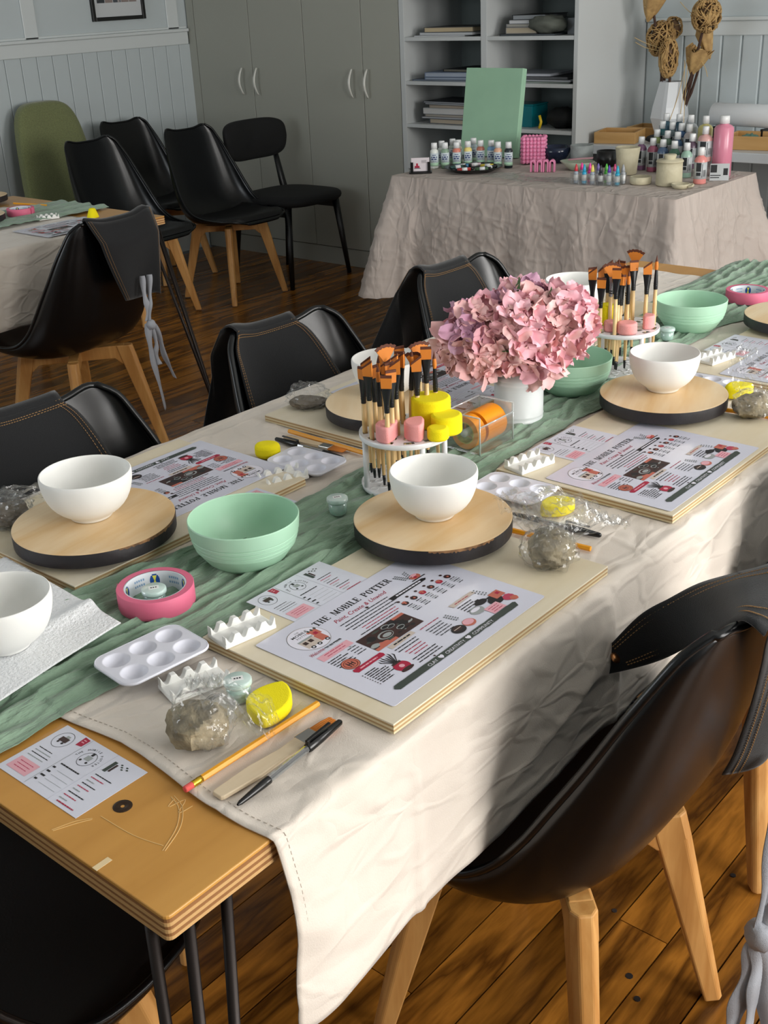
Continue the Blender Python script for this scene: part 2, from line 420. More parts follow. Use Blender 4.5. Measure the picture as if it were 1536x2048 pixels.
flatbook('book', 'grey book above the cream paged one on the top right shelf', 'book', -2.77, -2.60, 4.53, 4.74, S1 + 0.038, 0.014, '7c8084', 'a6a49c', -0.05)
flatbook('book', 'white pad near the top of the top right shelf pile', 'book', -2.755, -2.61, 4.53, 4.72, S1 + 0.053, 0.015, 'b9bcc0', 'c4c6c8', 0.03)
flatbook('book', 'black book topmost of the top right shelf pile', 'book', -2.745, -2.56, 4.54, 4.75, S1 + 0.069, 0.022, '0f1418', '8d9296', 0.02)
flatbook('box', 'pale box at the right end of the top right shelf', 'box', -2.47, -2.365, 4.60, 4.80, S1 + 0.001, 0.07, '7f8488', None)
b_ = MB().blob((0, 0, 0.038), (0.10, 0.07, 0.04), 24, 14, fn=lambda d: 1 + 0.22 * nz(d.x * 3, d.y * 3, d.z * 3))
o = b_.build('cloth_bag', mat('bag_grey', '5c6058', 0.9, bump=(60, 0.6)), None, smooth=True); o.location = (-2.55, 4.555, S1 + 0.009)
tag(o, 'crumpled grey green cloth bag beside the books on the top right shelf', 'bag')
flatbook('folder', 'blue plastic folder slumped on the middle left shelf', 'folder', -3.26, -2.93, 4.50, 4.78, S2 + 0.008, 0.012, '55637a', '8d98a8', 0.05)
flatbook('folder', 'dark blue folder lowest on the middle left shelf', 'folder', -3.34, -2.92, 4.50, 4.80, S2, 0.0075, '3c4a60', '77808a', -0.03)
flatbook('folder', 'pale blue folder topmost on the middle left shelf', 'folder', -3.26, -2.97, 4.50, 4.76, S2 + 0.021, 0.022, '6a7a92', '9aa4b2', 0.08)
flatbook('book', 'black sketchbook lying over the blue folders', 'book', -3.16, -2.90, 4.53, 4.78, S2 + 0.044, 0.012, '14181c', '6c6a60', -0.1)
flatbook('paper_stack', 'green paper pile lowest on the middle right shelf', 'paper', -2.82, -2.40, 4.50, 4.85, S2, 0.008, '56685f', '8b958f', 0.04)
flatbook('paper_stack', 'loose white sheets above the green paper on the middle right shelf', 'paper', -2.74, -2.37, 4.50, 4.80, S2 + 0.009, 0.006, '9fa4aa', 'b4b8be', -0.06)
flatbook('folder', 'black clipboard under the white pad on the middle right shelf', 'folder', -2.79, -2.42, 4.52, 4.80, S2 + 0.016, 0.012, '15181b', '5e6064', 0.03)
flatbook('paper_stack', 'white pad on top of the middle right shelf pile', 'paper', -2.77, -2.52, 4.52, 4.78, S2 + 0.029, 0.012, '8f959e', 'b6bac2', 0.05)
z = S3
for i, (h, c, p, l) in enumerate([(0.026, '3a4450', 'a89c8a', 'brown paged book at the bottom of the lower left pile'), (0.008, '8a8c90', 'b0b2b4', 'thin grey magazine second from the bottom of the lower left pile'),
        (0.014, '5b5c5e', 'a09a90', 'slim book in the middle of the lower left pile'), (0.030, 'b2b4b6', 'c0c0be', 'thick white book in the lower left pile'), (0.016, '706a62', '9c9284', 'tan paged book under the magazines of the lower left pile'),
        (0.008, '2c3238', 'a2a6aa', 'dark magazine near the top of the lower left pile'), (0.008, '33383e', '9a9ea2', 'topmost magazine of the lower left pile')]):
    dx = (0.03, -0.02, 0.0, -0.01, 0.03, 0.0, -0.01)[i]
    flatbook('book', l, 'book', -3.28 + dx, -2.99 + dx, 4.52, 4.76, z + 0.0005, h - 0.0005, c, p, (rb.random() - 0.5) * 0.12); z += h
tc_ = MB().bx(-0.09, 0.09, -0.07, 0.07, 0, 0.10).bx(-0.093, 0.093, -0.073, 0.073, 0.10, 0.108)
o = tc_.build('plastic_tub', mat('teal_plastic', '0f7a84', 0.2, trans=0.3), None, bev=0.008); o.location = (-2.72, 4.62, S3); tag(o, 'teal plastic tub with lid on the lower right shelf', 'tub')
o = MB().blob((0, 0, 0.045), (0.085, 0.06, 0.05), 20, 12, fn=lambda d: 1 + 0.25 * nz(d.x * 3 + 5, d.y * 3, d.z * 3)).build('dark_bag', mat('bag_black', '0c0f10', 0.7), None, smooth=True)
o.location = (-2.47, 4.58, S3 + 0.003); tag(o, 'crumpled black bag beside the teal tub', 'bag')
o = MB().tube([(0, 0, 0), (0.01, 0, 0.03), (0.0, 0, 0.06)], 0.007, 8).build('glue_stick', mat('y_glue', 'd8b820', 0.4), None, smooth=True); o.location = (-2.575, 4.53, S3 + 0.001)
tag(o, 'small yellow tube between the teal tub and the black bag', 'tube')

# ------------------------------------------------------------------ framed picture on the left wall
t = thing('picture_frame', 'black framed picture hanging on the left wall above the rail', 'picture', (LX + 0.001, 3.985, 1.36))
bk = mat('frame_black', '0d0f10', 0.3); fb = MB()
for a in ((-0.185, -0.165, 0, 0.30), (0.165, 0.185, 0, 0.30), (-0.165, 0.165, 0, 0.02), (-0.165, 0.165, 0.28, 0.30)): fb.bx(0, 0.018, a[0], a[1], a[2], a[3])
fb.build('frame', bk, t, bev=0.001)
MB().bx(0.0, 0.006, -0.165, 0.165, 0.02, 0.28).build('mount', mat('mount_white', 'c4c8ca', 0.6), t)
ph = MB(); rp = random.Random(5)
pm = [mat('ph%d' % i, c, 0.6) for i, c in enumerate(('4a4f55', '8a7d78', '6a5a58', 'a09a98', '2e3338'))]
for i in range(5):
    for j in range(3):
        y = -0.14 + i * 0.056; z_ = 0.092 + j * 0.056
        ph.bx(0.006, 0.0068, y, y + 0.052, z_, z_ + 0.052, rp.randint(0, 4))
        for q in range(3):
            yy = y + rp.random() * 0.036; zz = z_ + rp.random() * 0.034
            ph.bx(0.0068, 0.0074, yy, yy + 0.014, zz, zz + 0.016, rp.randint(0, 4))
ph.build('photo_collage', pm, t)
# ------------------------------------------------------------------ chairs
shell_m = mat('chair_plastic_black', '06080a', 0.27, spec=0.45, bump=(900, 0.05))
pad_m = mat('seat_pad_black', '060708', 0.5, bump=(300, 0.1))
leg_m = wood('chair_leg_beech', 'cf9c5c', 'b98244', 'z', 9, 0.42, 3)
CC = [(.262, .410), (.246, .421), (.19, .412), (.11, .399), (.03, .392), (-.045, .393), (-.11, .408), (-.163, .455), (-.199, .525), (-.225, .61), (-.246, .69), (-.264, .765), (-.276, .812), (-.283, .836)]
EE = [(.255, .416), (.236, .430), (.18, .434), (.11, .436), (.045, .443), (-.01, .460), (-.058, .497), (-.098, .55), (-.133, .612), (-.168, .675), (-.200, .738), (-.228, .790), (-.250, .828), (-.270, .848)]
WW = [.110, .172, .214, .230, .236, .238, .235, .229, .218, .205, .190, .173, .158, .132]
def _ip(tab, s):
    n = len(tab) - 1; x = min(max(s, 0), 1) * n; i = min(int(x), n - 1); f = x - i
    p0, p1, p2, p3 = tab[max(i - 1, 0)], tab[i], tab[i + 1], tab[min(i + 2, n)]
    def cr(a, b, c, d): return 0.5 * (2 * b + (c - a) * f + (2 * a - 5 * b + 4 * c - d) * f * f + (3 * b - a - 3 * c + d) * f ** 3)
    return tuple(cr(*q) for q in zip(p0, p1, p2, p3)) if isinstance(p0, tuple) else cr(p0, p1, p2, p3)
def shell(s, t):
    c = _ip(CC, s); e = _ip(EE, s); w = _ip(WW, s); a = abs(t)
    k = a ** 2.6
    y = w * math.sin(min(a, 1) * math.pi / 2) ** 0.92 * (1 if t >= 0 else -1)
    z = c[1] + (e[1] - c[1]) * k; x = c[0] + (e[0] - c[0]) * k
    if s > 0.9: z += 0.010 * (s - 0.9) * 10 * math.exp(-((a - 0.62) / 0.25) ** 2)
    return Vector((x, y, z))
def shell_n(s, t):
    h = 0.01
    a = shell(min(s + h, 1), t) - shell(max(s - h, 0), t); b = shell(s, min(t + h, 1)) - shell(s, max(t - h, -1))
    return b.cross(a).normalized() * -1
def _nsign():
    n = shell_n(0.8, 0); return 1 if n.x > 0 else -1
NS = _nsign()
def inner(s, t, off):       # point off metres in front of the shell surface (towards the sitter)
    return shell(s, t) + shell_n(s, t) * NS * off
def make_shell_chair(label, loc, deg, group=None, pad=True):
    t = thing('shell_chair', label, 'chair', (*loc, 0), R(deg), group)
    MB().grid(lambda u, v: shell(v, u * 2 - 1), 28, 44).build('seat_shell', shell_m, t, smooth=True, solid=0.007, off=0)
    # rolled rim
    pts = [shell(s / 40, -1) for s in range(41)] + [shell(1, -1 + i / 10) for i in range(1, 21)] + [shell(1 - s / 40, 1) for s in range(1, 41)] + [shell(0, 1 - i / 10) for i in range(1, 20)] + [shell(0, -1)]
    MB().tube(pts, 0.0062, 8, cap=False).build('rim', shell_m, t, smooth=True)
    if pad:
        def pf(u, v):
            s = 0.06 + 0.42 * v; tt = (u * 2 - 1) * 0.86 * (1 - 0.25 * abs(v * 2 - 1) ** 4)
            e = (1 - abs(u * 2 - 1) ** 6) * (1 - abs(v * 2 - 1) ** 6)
            return inner(s, tt, 0.006 + 0.028 * e ** 0.5)
        MB().grid(pf, 22, 22).build('seat_pad', pad_m, t, smooth=True)
    for i in range(4):
        a = R(45 + 90 * i); dx, dy = math.cos(a), math.sin(a)
        M_ = MB()
        top = Vector((dx * 0.165, dy * 0.165, 0.385)); foot = Vector((dx * 0.262, dy * 0.262, 0.004))
        sd = Vector((-dy, dx, 0)); ou = Vector((dx, dy, 0)); v = []
        prof = [(0, 0.027, 0.019), (0.12, 0.027, 0.019), (0.5, 0.022, 0.0175), (1, 0.015, 0.014)]
        for q, wo, ws in prof:
            c = top.lerp(foot, q)
            for a_, b_ in ((-1, -1), (-1, 1), (0.55, 1), (1, 0.5), (1, -0.5), (0.55, -1)): v.append(c + ou * a_ * wo + sd * b_ * ws)
        f = [(j * 6 + i_, j * 6 + (i_ + 1) % 6, (j + 1) * 6 + (i_ + 1) % 6, (j + 1) * 6 + i_) for j in range(3) for i_ in range(6)] + [tuple(range(6))[::-1], tuple(range(18, 24))]
        M_.add(v, f)
        lg = M_.build('leg', leg_m, t, bev=0.003)
        z1, z0 = 0.386, 0.342
        A = Vector((dx * 0.012, dy * 0.012, 0)); B_ = Vector((dx * 0.150, dy * 0.150, 0)); B2 = Vector((dx * 0.172, dy * 0.172, 0))
        w = sd * 0.0165; br = MB()
        P_ = [A.copy() for _ in range(1)]
        pr = [(0.012, z1), (0.165, z1), (0.178, 0.315), (0.150, 0.322), (0.128, z0), (0.012, z0)]
        vv = [ou * r_ + Vector((0, 0, z_)) - w for r_, z_ in pr] + [ou * r_ + Vector((0, 0, z_)) + w for r_, z_ in pr]
        n = len(pr)
        br.add(vv, [tuple(range(n)), tuple(range(n, 2 * n))[::-1]] + [(j, j + n, (j + 1) % n + n, (j + 1) % n) for j in range(n)])
        br.build('leg_frame', leg_m, t, bev=0.002)
    return t
proto = make_shell_chair('black shell chair with beech legs at the right side of the table, nearest the camera', (-0.035, 0.690), 180)
CH = {}
def shell_chair(key, label, x, y, deg, group=None):
    CH[key] = dup(proto, (x, y, 0), R(deg), label, group); return CH[key]
CH['R1'] = proto
shell_chair('R2', 'black shell chair at the right edge of the photo behind the nearest right-hand chair', -0.075, 1.325, 180)
shell_chair('R3', 'black shell chair farther along the right side of the table, mostly outside the photo', 0.0, 2.0, 178)
shell_chair('N', 'black shell chair under the bare plywood end of the table at lower left', -0.440, 0.0, 97)
shell_chair('L1', 'black shell chair with draped apron behind the left white bowl', -0.755, 0.59, 1)
shell_chair('L2', 'black shell chair with draped apron behind the near brush holder', -0.775, 1.195, -1)
shell_chair('L3', 'black shell chair with draped apron behind the pink hydrangeas', -0.775, 1.805, 0)
shell_chair('D', 'black shell chair seen from behind at the left table, grey-tied apron over its back', -2.66, 1.77, 186)
shell_chair('A', 'black shell chair beside the left table corner, in front of the green chair', -4.02, 3.13, 4)
shell_chair('B', 'black shell chair between the left table corner and the black upholstered chair', -3.92, 3.66, 0)
shell_chair('E', 'black shell chair rearmost against the left wall, right of the green chair', -4.60, 3.77, 0)

# green upholstered chairs against the left wall
gm = mat('green_fabric', '686e48', 0.9, bump=(420, 0.5), var=(180, '82895a', 0.6), sheen=0.3)
def green_chair(label, x, y, deg):
    t = thing('green_chair', label, 'chair', (x, y, 0), R(deg))
    def bf(u, v):     # back cushion outline: rounded rectangle, wider low
        a = u * 2 * math.pi; w = 0.225; h = 0.30
        cx_, sz_ = math.cos(a), math.sin(a); k = 1 / (abs(cx_) ** 4.6 + abs(sz_) ** 4.6) ** (1 / 4.6)
        r_ = (1, 1.0, 1.0, 0.93, 0.0)[min(int(v * 4 + 1e-6), 4)]
        yy = cx_ * k * w * r_; zz = sz_ * k * h * r_; yy *= 1 - 0.17 * (zz / h)
        th = (-0.028, -0.02, 0.02, 0.032, 0.034)[min(int(v * 4 + 1e-6), 4)]
        return Vector((-0.235 - (zz) * 0.16 + th + 0.25 * yy * yy, yy, 0.69 + zz))
    m = MB().grid(bf, 40, 4, closed_u=True); m.poly([bf(i / 40, 0) for i in range(40)])
    m.build('backrest', gm, t, smooth=True, sub=1)
    m = MB(); 
    def sf(u, v):
        a = u * 2 * math.pi; c_, s_ = math.cos(a), math.sin(a); k = 1 / (abs(c_) ** 4 + abs(s_) ** 4) ** 0.25
        r_ = (0.9, 1, 1, 0.9, 0)[min(int(v * 4 + 1e-6), 4)]; z = (0.40, 0.415, 0.45, 0.468, 0.472)[min(int(v * 4 + 1e-6), 4)]
        return Vector((c_ * k * 0.23 * r_ + 0.0, s_ * k * 0.225 * r_, z))
    m.grid(sf, 40, 4, closed_u=True); m.poly([sf(i / 40, 0) for i in range(40)])
    m.build('seat', gm, t, smooth=True, sub=1)
    for sx in (-1, 1):
        for sy in (-1, 1):
            MB().tube([(sx * 0.16, sy * 0.16, 0.41), (sx * 0.205, sy * 0.20, 0.0)], [0.018, 0.011], 10).build('leg', leg_m, t, smooth=True)
    return t
green_chair('olive green upholstered chair standing against the white left wall', -4.66, 3.33, 2)
green_chair('olive green upholstered chair cut by the left edge of the photo', -4.64, 2.60, 2)
# black upholstered dining chair
bfm = mat('black_fabric', '08090a', 0.85, bump=(500, 0.3)); blm = mat('black_lacquer', '0b0d0f', 0.35)
t = thing('dining_chair', 'black upholstered dining chair with a low wide backrest in front of the cream cupboards', 'chair', (-3.93, 4.12, 0), R(1))
def seatf(u, v):
    a = u * 2 * math.pi; c_, s_ = math.cos(a), math.sin(a); k = 1 / (abs(c_) ** 3.5 + abs(s_) ** 3.5) ** (1 / 3.5)
    i = min(int(v * 4 + 1e-6), 4); r_ = (0.9, 1, 1, 0.92, 0)[i]; z = (0.425, 0.435, 0.465, 0.48, 0.485)[i]
    return Vector((c_ * k * 0.245 * r_ + 0.02, s_ * k * 0.235 * r_, z))
m = MB().grid(seatf, 40, 4, closed_u=True); m.poly([seatf(i / 40, 0) for i in range(40)]); m.build('seat', bfm, t, smooth=True, sub=1)
def backf(u, v):
    a = u * 2 * math.pi; c_, s_ = math.cos(a), math.sin(a); k = 1 / (abs(c_) ** 4.5 + abs(s_) ** 4.5) ** (1 / 4.5)
    i = min(int(v * 4 + 1e-6), 4); r_ = (0.93, 1, 1, 0.93, 0)[i]; th = (-0.022, -0.012, 0.012, 0.022, 0.024)[i]
    yy = c_ * k * 0.235 * r_; zz = s_ * k * 0.105 * r_; yy *= 1 - 0.10 * (-zz / 0.105 if zz < 0 else 0)
    return Vector((-0.265 + th + 0.9 * yy * yy - 0.12 * zz, yy, 0.735 + zz))
m = MB().grid(backf, 48, 4, closed_u=True); m.poly([backf(i / 48, 0) for i in range(48)]); m.build('backrest', bfm, t, smooth=True, sub=1)
for sy in (-1, 1):
    MB().tube([(-0.265, sy * 0.17, 0.72), (-0.225, sy * 0.19, 0.48), (-0.20, sy * 0.20, 0.38), (-0.255, sy * 0.215, 0.0)], [0.010, 0.016, 0.017, 0.012], 8, flat=(1, 1.5)).build('leg', blm, t, smooth=True)
    MB().tube([(0.17, sy * 0.19, 0.42), (0.205, sy * 0.235, 0.0)], [0.018, 0.011], 8, flat=(1, 1.3)).build('leg', blm, t, smooth=True)
    MB().bx(-0.20, 0.17, sy * 0.19 - 0.01, sy * 0.19 + 0.01, 0.375, 0.42).build('seat_rail', blm, t)

# ------------------------------------------------------------------ aprons
den = mat('apron_denim_black', '0d0f12', 0.8, bump=(700, 0.35), sheen=0.25, spec=0.3)
sti = mat('apron_stitch_tan', '9a7548', 0.6)
cop = mat('rivet_copper', 'c58a5c', 0.3, metal=1.0)
gtie = mat('tie_grey', 'a3a6ad', 0.8, bump=(600, 0.4))
def apron(key, label, front, back, tf0, tf1, tb0, tb1, tt0, tt1, flare=0.0, rivet=True, lean=0.0):
    """front/back: hanging length as shell parameter / metres; t ranges at the front hem (tf), top (tt), back hem (tb)"""
    c = CH[key]
    t = thing('apron', label, 'apron', c.location.copy(), c.rotation_euler.z)
    NB = 18
    def fr(u, v, off=0.0):    # v 0 = front hem, 1 = top
        tt = (tf0 + (tf1 - tf0) * u) * (1 - v) + (tt0 + (tt1 - tt0) * u) * v
        s = 1 - front * (1 - v)
        fold = 0.004 * math.sin(u * 9 + v * 3) * (1 - v)
        p = inner(s, max(-1, min(1, tt)), 0.011 + off + fold)
        if abs(tt) > 1: p += Vector((0, (abs(tt) - 1) * 0.17 * (1 if tt > 0 else -1), -(abs(tt) - 1) * 0.06))
        if v > 0.98: p.z += 0.006
        return p
    def bk(u, v, off=0.0):    # v 0 = top, 1 = back hem
        tt = (tt0 + (tt1 - tt0) * u) * (1 - v) + (tb0 + (tb1 - tb0) * u) * v
        y = _ip(WW, 0.96) * math.sin(max(-1, min(1, tt)) * math.pi / 2)
        if abs(tt) > 1: y += (abs(tt) - 1) * 0.17 * (1 if tt > 0 else -1)
        top = shell(1, max(-1, min(1, tt)))
        z = top.z + 0.010 - back * v
        xs = shell(1, 0).x if v < 0.02 else shell(max(0.5, 1 - back * v / 0.62), max(-.8, min(.8, tt))).x
        x = top.x - 0.022 - 0.035 * min(v * 4, 1) - 0.010 * math.sin(u * 7 + v * 2) * v - flare * v + lean * v * back
        return Vector((x - off, y, z - 0.03 * v * (u - 0.5)))
    m = MB()
    m.grid(lambda u, v: fr(u, v), 16, NB)
    m.grid(lambda u, v: (fr(u, 1) * (1 - v) + bk(u, 0.0) * v) + Vector((0, 0, 0.010 * math.sin(math.pi * v))), 16, 4)
    m.grid(lambda u, v: bk(u, v), 16, NB)
    m.build('panel', den, t, smooth=True, solid=0.0022, off=0)
    st = MB()
    def run(fn, n=60):
        for i in range(n):
            a, b = fn(i / n), fn((i + 0.62) / n); st.tube([a, b], 0.0007, 4)
    for e in (0.035, 0.075, 0.93, 0.965):
        run(lambda v: fr(e, v, 0.0022)); run(lambda v: bk(e, v, 0.0022))
    run(lambda u: fr(u, 0.05, 0.0022)); 
    for q in (0.93, 0.965): run(lambda u, q=q: fr(u, q, 0.0025), 40)
    st.build('stitching', sti, t)['kind'] = 'stuff'
    if rivet:
        p = fr(0.07, 0.10, 0.003)
        MB().lathe([(0, 0.003), (0.004, 0.0028), (0.0062, 0.001), (0.0062, 0)], p, 12, M=Matrix.Rotation(R(70), 3, 'Y')).build('rivet', cop, t, smooth=True)
    return t
apron('L1', 'black denim apron with tan stitching over the chair behind the nearest white bowl', 0.42, 0.24, -0.55, 0.62, -1.2, 0.1, -0.75, 0.25)
apron('L2', 'black denim apron with copper rivet over the chair behind the near brush holder', 0.40, 0.24, -0.35, 0.72, -1.25, 0.0, -0.80, 0.22)
apron('L3', 'black denim apron over the chair behind the pink hydrangeas', 0.40, 0.22, -0.35, 0.70, -1.75, -0.2, -0.80, 0.30)
# apron over the back of the chair at the left table corner, long side outside
ta = apron('D', 'black apron with hanging grey ties over the chair at the left table corner', 0.10, 0.27, -0.1, -1.15, 0.1, -1.02, 0.72, -1.05, rivet=False, lean=0.15)
def ribbon(m, pts, w, side, tw=0.0):
    pts = [Vector(p) for p in pts]; n = len(pts); v = []
    for i, p in enumerate(pts):
        a = tw * i / (n - 1); s_ = Vector((side[0] * math.cos(a) - side[1] * math.sin(a), side[0] * math.sin(a) + side[1] * math.cos(a), 0))
        ww = w * (0.8 + 0.2 * math.sin(i * 0.55)); v += [p - s_ * ww / 2, p + s_ * ww / 2 + Vector((0, 0, 0.001))]
    m.add(v, [(2 * i, 2 * i + 1, 2 * i + 3, 2 * i + 2) for i in range(n - 1)])
def smoothpts(P, n=24):
    P = [tuple(p) for p in P]; return [Vector(_ip(P, i / n)) for i in range(n + 1)]
# ------------------------------------------------------------------ main table
tw_ = wood('table_ply_top', 'd09a4e', 'c28c42', 'y', 3.2, 0.33, 4)
ply = [mat('ply_light', 'c9a06a', 0.55, bump=(120, 0.3)), mat('ply_dark', '8f6238', 0.6, bump=(120, 0.3))]
blk = mat('hairpin_steel', '2a2320', 0.45, metal=0.6)
def plytable(label, x0, x1, y0, y1, z1=0.75, th=0.028):
    t = thing('table', label, 'table', (x0, y0, 0)); w, l = x1 - x0, y1 - y0
    def rr(r, ins):
        pts = []
        for cx_, cy_, a0 in ((w - r, l - r, 0), (r, l - r, 90), (r, r, 180), (w - r, r, 270)):
            for k in range(5):
                a = R(a0 + k * 22.5); pts.append((cx_ + (r - ins) * math.cos(a), cy_ + (r - ins) * math.sin(a)))
        return pts
    top = MB().prism(rr(0.007, 0), z1 - 0.0045, z1).build('tabletop', tw_, t, bev=0.0012)
    n = 6; h = (th - 0.0045) / n
    for i in range(n):
        MB().prism(rr(0.007, 0.0006 if i % 2 == 0 else 0.0), z1 - 0.0045 - (i + 1) * h, z1 - 0.0045 - i * h).build('ply_layer', ply[1 - i % 2], top)
    for sx, sy in ((0, 0), (1, 0), (0, 1), (1, 1)):
        lg = MB()
        ix = -1 if sx else 1; iy = -1 if sy else 1
        fx, fy = (w if sx else 0) + ix * -0.085, (l if sy else 0) + iy * -0.065
        tops = [((w if sx else 0) + ix * 0.012, (l if sy else 0) + iy * 0.078), ((w if sx else 0) + ix * 0.018, (l if sy else 0) + iy * 0.036), ((w if sx else 0) + ix * 0.040, (l if sy else 0) + iy * 0.010)]
        for k, (a, b) in enumerate(tops):
            e = (k - 1) * 0.009
            lg.tube([(a, b, z1 - th - 0.002), (fx + e * ix, fy - e * iy, 0.018), (fx + e * 0.3 * ix, fy - e * .3 * iy, 0.006)], 0.0058, 10)
        lg.build('hairpin_leg', blk, t, smooth=True)
        cx_ = (w if sx else 0) + ix * 0.060; cy_ = (l if sy else 0) + iy * 0.060
        MB().bx(cx_ - 0.055, cx_ + 0.055, cy_ - 0.055, cy_ + 0.055, z1 - th - 0.004, z1 - th - 0.0002).build('mounting_plate', blk, t)
    return t
T1 = plytable('long plywood table on black hairpin legs, laid for a pottery class, nearest the camera', -0.90, 0.0, 0.0, 2.45)
MB().lathe([(0, -0.0002), (0.004, 0.0002), (0.0045, 0.0006), (0.0095, 0.0006), (0.0100, 0.0001)], (0.90 - 0.153, 0.073, 0.75), 20).build('screw_cap', mat('screw_dark', '3a2a1c', 0.4, metal=0.5), T1, smooth=True)
sc = MB()      # pale scratches in the varnish
for pts in ([(0.83, 0.055), (0.815, 0.085), (0.795, 0.105), (0.775, 0.112)], [(0.832, 0.056), (0.818, 0.087), (0.797, 0.108), (0.776, 0.115)], [(0.72, 0.008), (0.728, 0.030), (0.738, 0.043)], [(0.722, 0.008), (0.731, 0.028), (0.739, 0.042)], [(0.742, 0.05), (0.79, 0.052), (0.825, 0.06)], [(0.78, 0.112), (0.785, 0.1), (0.79, 0.118), (0.8, 0.1), (0.803, 0.116)]):
    sc.tube(smoothpts([(a, b, 0.7501) for a, b in pts], 14), 0.0005, 4)
sc.build('scratch', mat('scratch_pale', 'dcb87a', 0.6), T1)['kind'] = 'stuff'
MB().bx(0.795, 0.802, 0.0, 0.018, 0.7495, 0.7502).build('chipped_veneer', mat('chip_pale', 'e6cfa2', 0.7), T1)

# linen tablecloth
linen = mat('linen_oatmeal', 'e0d6ca', 0.85, bump=(600, 0.2), crease=(9, 0.55, (1.0, 0.5, 1.0), 0.008), sheen=0.2, var=(7, 'd6ccbf', 0.6))
def ridg(x, y, z=0): return 1 - abs(nz(x, y, z)) * 2.2
def wr_top(x, y):
    a = 0.0016 * nz(x * 9, y * 16, 1.3) + 0.0020 * max(0, ridg(x * 7 + y * 5, y * 9 - x * 4, 4.0)) ** 5
    return a
def cloth_main(u, v):
    p = -1.14 + 1.14 * u + 0.245 * u         # arc coordinate across the table
    y0 = 0.128 + 0.009 * nz(p * 6, 3.1) + 0.004 * math.sin(p * 23)
    y1 = 2.355 + 0.02 * nz(p * 5, 8.2) 
    y = y0 + (y1 - y0) * v
    top = 0.7535
    if p > 0 or p < -0.90:
        d = p if p > 0 else -p - 0.90; sg = 1 if p > 0 else -1; ox = 0.002 if p > 0 else -0.902
        r = 0.006
        if d < r * 1.57: a = d / r; x = ox + sg * r * math.sin(a); z = top - r * (1 - math.cos(a))
        else:
            h = d - r * 1.57; amp = min(1, h / 0.12)
            wv = 0.010 * math.sin(y * 9.5 + 1) + 0.006 * nz(y * 5, p * 3, 2) + 0.006 * nz(y * 14, p * 9 + y * 6, 5)
            crease = sum(0.004 * math.exp(-((y - c) / 0.008) ** 2) for c in (0.335, 0.74, 1.14, 1.55))
            x = ox + sg * (r + 0.0 * h + amp * (wv * 0.8 + 0.008) + crease * min(1, h * 20) + 0.004 * max(0, ridg(y * 3 + h * 9, h * 6 - y * 2.4, 7)) ** 3 * amp)
            z = top - r - h * (1 - (0.16 * math.exp(-((y - 0.74) / 0.22) ** 2) if p > 0 else 0)) + 0.006 * nz(y * 7, 4.4)
        return Vector((x, y, z + (wr_top(x, y) * 0.6 if d < 0.02 else 0)))
    lift = 0.0
    e = y - y0
    if e < 0.05: lift = 0.0045 * max(0, nz(p * 16, 0.5) + 0.15) * (1 - e / 0.05)
    ef = y1 - y
    if ef < 0.25: lift += 0.004 * max(0, nz(p * 20, y * 12, 9)) 
    return Vector((p, y, top + wr_top(p, y) + lift))
o = MB().grid(cloth_main, 190, 330).build('tablecloth', linen, None, smooth=True, solid=0.0014, off=-1)
tag(o, 'oatmeal linen tablecloth draped over the long near table', 'tablecloth')
hs = MB()
for i in range(150):
    p0 = cloth_main(0.15 + 0.845 * i / 150, 0.0035); p1 = cloth_main(0.15 + 0.845 * (i + 0.55) / 150, 0.0035)
    hs.tube([p0 + Vector((0, 0.006, 0.0009)), p1 + Vector((0, 0.006, 0.0009))], 0.0004, 4)
h_ = hs.build('hem_stitching', mat('hem_thread', 'b9ada0', 0.8), o); h_['kind'] = 'stuff'

# sage green gauze runner
gz = mat('gauze_sage', '8ba58e', 0.9, bump=(75, 1.0, (1, 0.22, 1), 0.012), sheen=0.3, var=(30, '738f78', 0.7, (1, 0.3, 1)))
def runner(u, v):
    y = -0.03 + 2.72 * v if False else 0.0
    y = -0.06 + 2.60 * v
    xl = -0.66 + 0.0 * v; 
    tab = [-0.74, -0.64, -0.56, -0.52, -0.52, -0.54, -0.55, -0.57, -0.60, -0.62, -0.64, -0.64, -0.64]
    tabr = [-0.335, -0.325, -0.325, -0.315, -0.325, -0.345, -0.345, -0.345, -0.37, -0.40, -0.35, -0.30, -0.30]
    a = _ip(tab, v) + 0.012 * nz(y * 9, 1); b = _ip(tabr, v) + 0.014 * nz(y * 10, 5)
    x = a + (b - a) * u
    q = x * 96 + 2.6 * nz(x * 5, y * 4.2, 2) + 2.0 * nz(x * 12, y * 9, 6) + 0.8 * nz(x * 30, y * 24, 7)
    r_ = abs(math.sin(q * 1.15)) ; r2 = abs(nz(x * 48 + 3 * nz(x * 6, y * 5), y * 9, 3))
    edge = min(1, min(u, 1 - u) * 9)
    amp = 0.5 + 0.5 * nz(x * 6, y * 6, 11)
    z = 0.7562 + edge * (0.0085 * (1 - r_) ** 1.2 * (0.6 + 0.7 * amp) + 0.006 * r2 * 1.6 + 0.004 * (nz(x * 20, y * 22, 8) + .5)) + 0.003 * (1 - edge) * abs(nz(y * 30, u * 3))
    if y < 0.012:
        d = 0.012 - y; y2 = 0.0 - 0.004 - 0.010 * (1 - r_); 
        k = min(1, d / 0.012); z = z - d * 0.9 * k; y = 0.012 - 0.022 * k - 0.006 * r_ * k
    if y < 0.128: z = min(z, z - 0.0022)
    return Vector((x, y, z))
o = MB().grid(runner, 150, 640).build('table_runner', gz, None, smooth=True, solid=0.0008, off=1)
tag(o, 'crinkled sage green gauze runner down the middle of the near table', 'table runner')

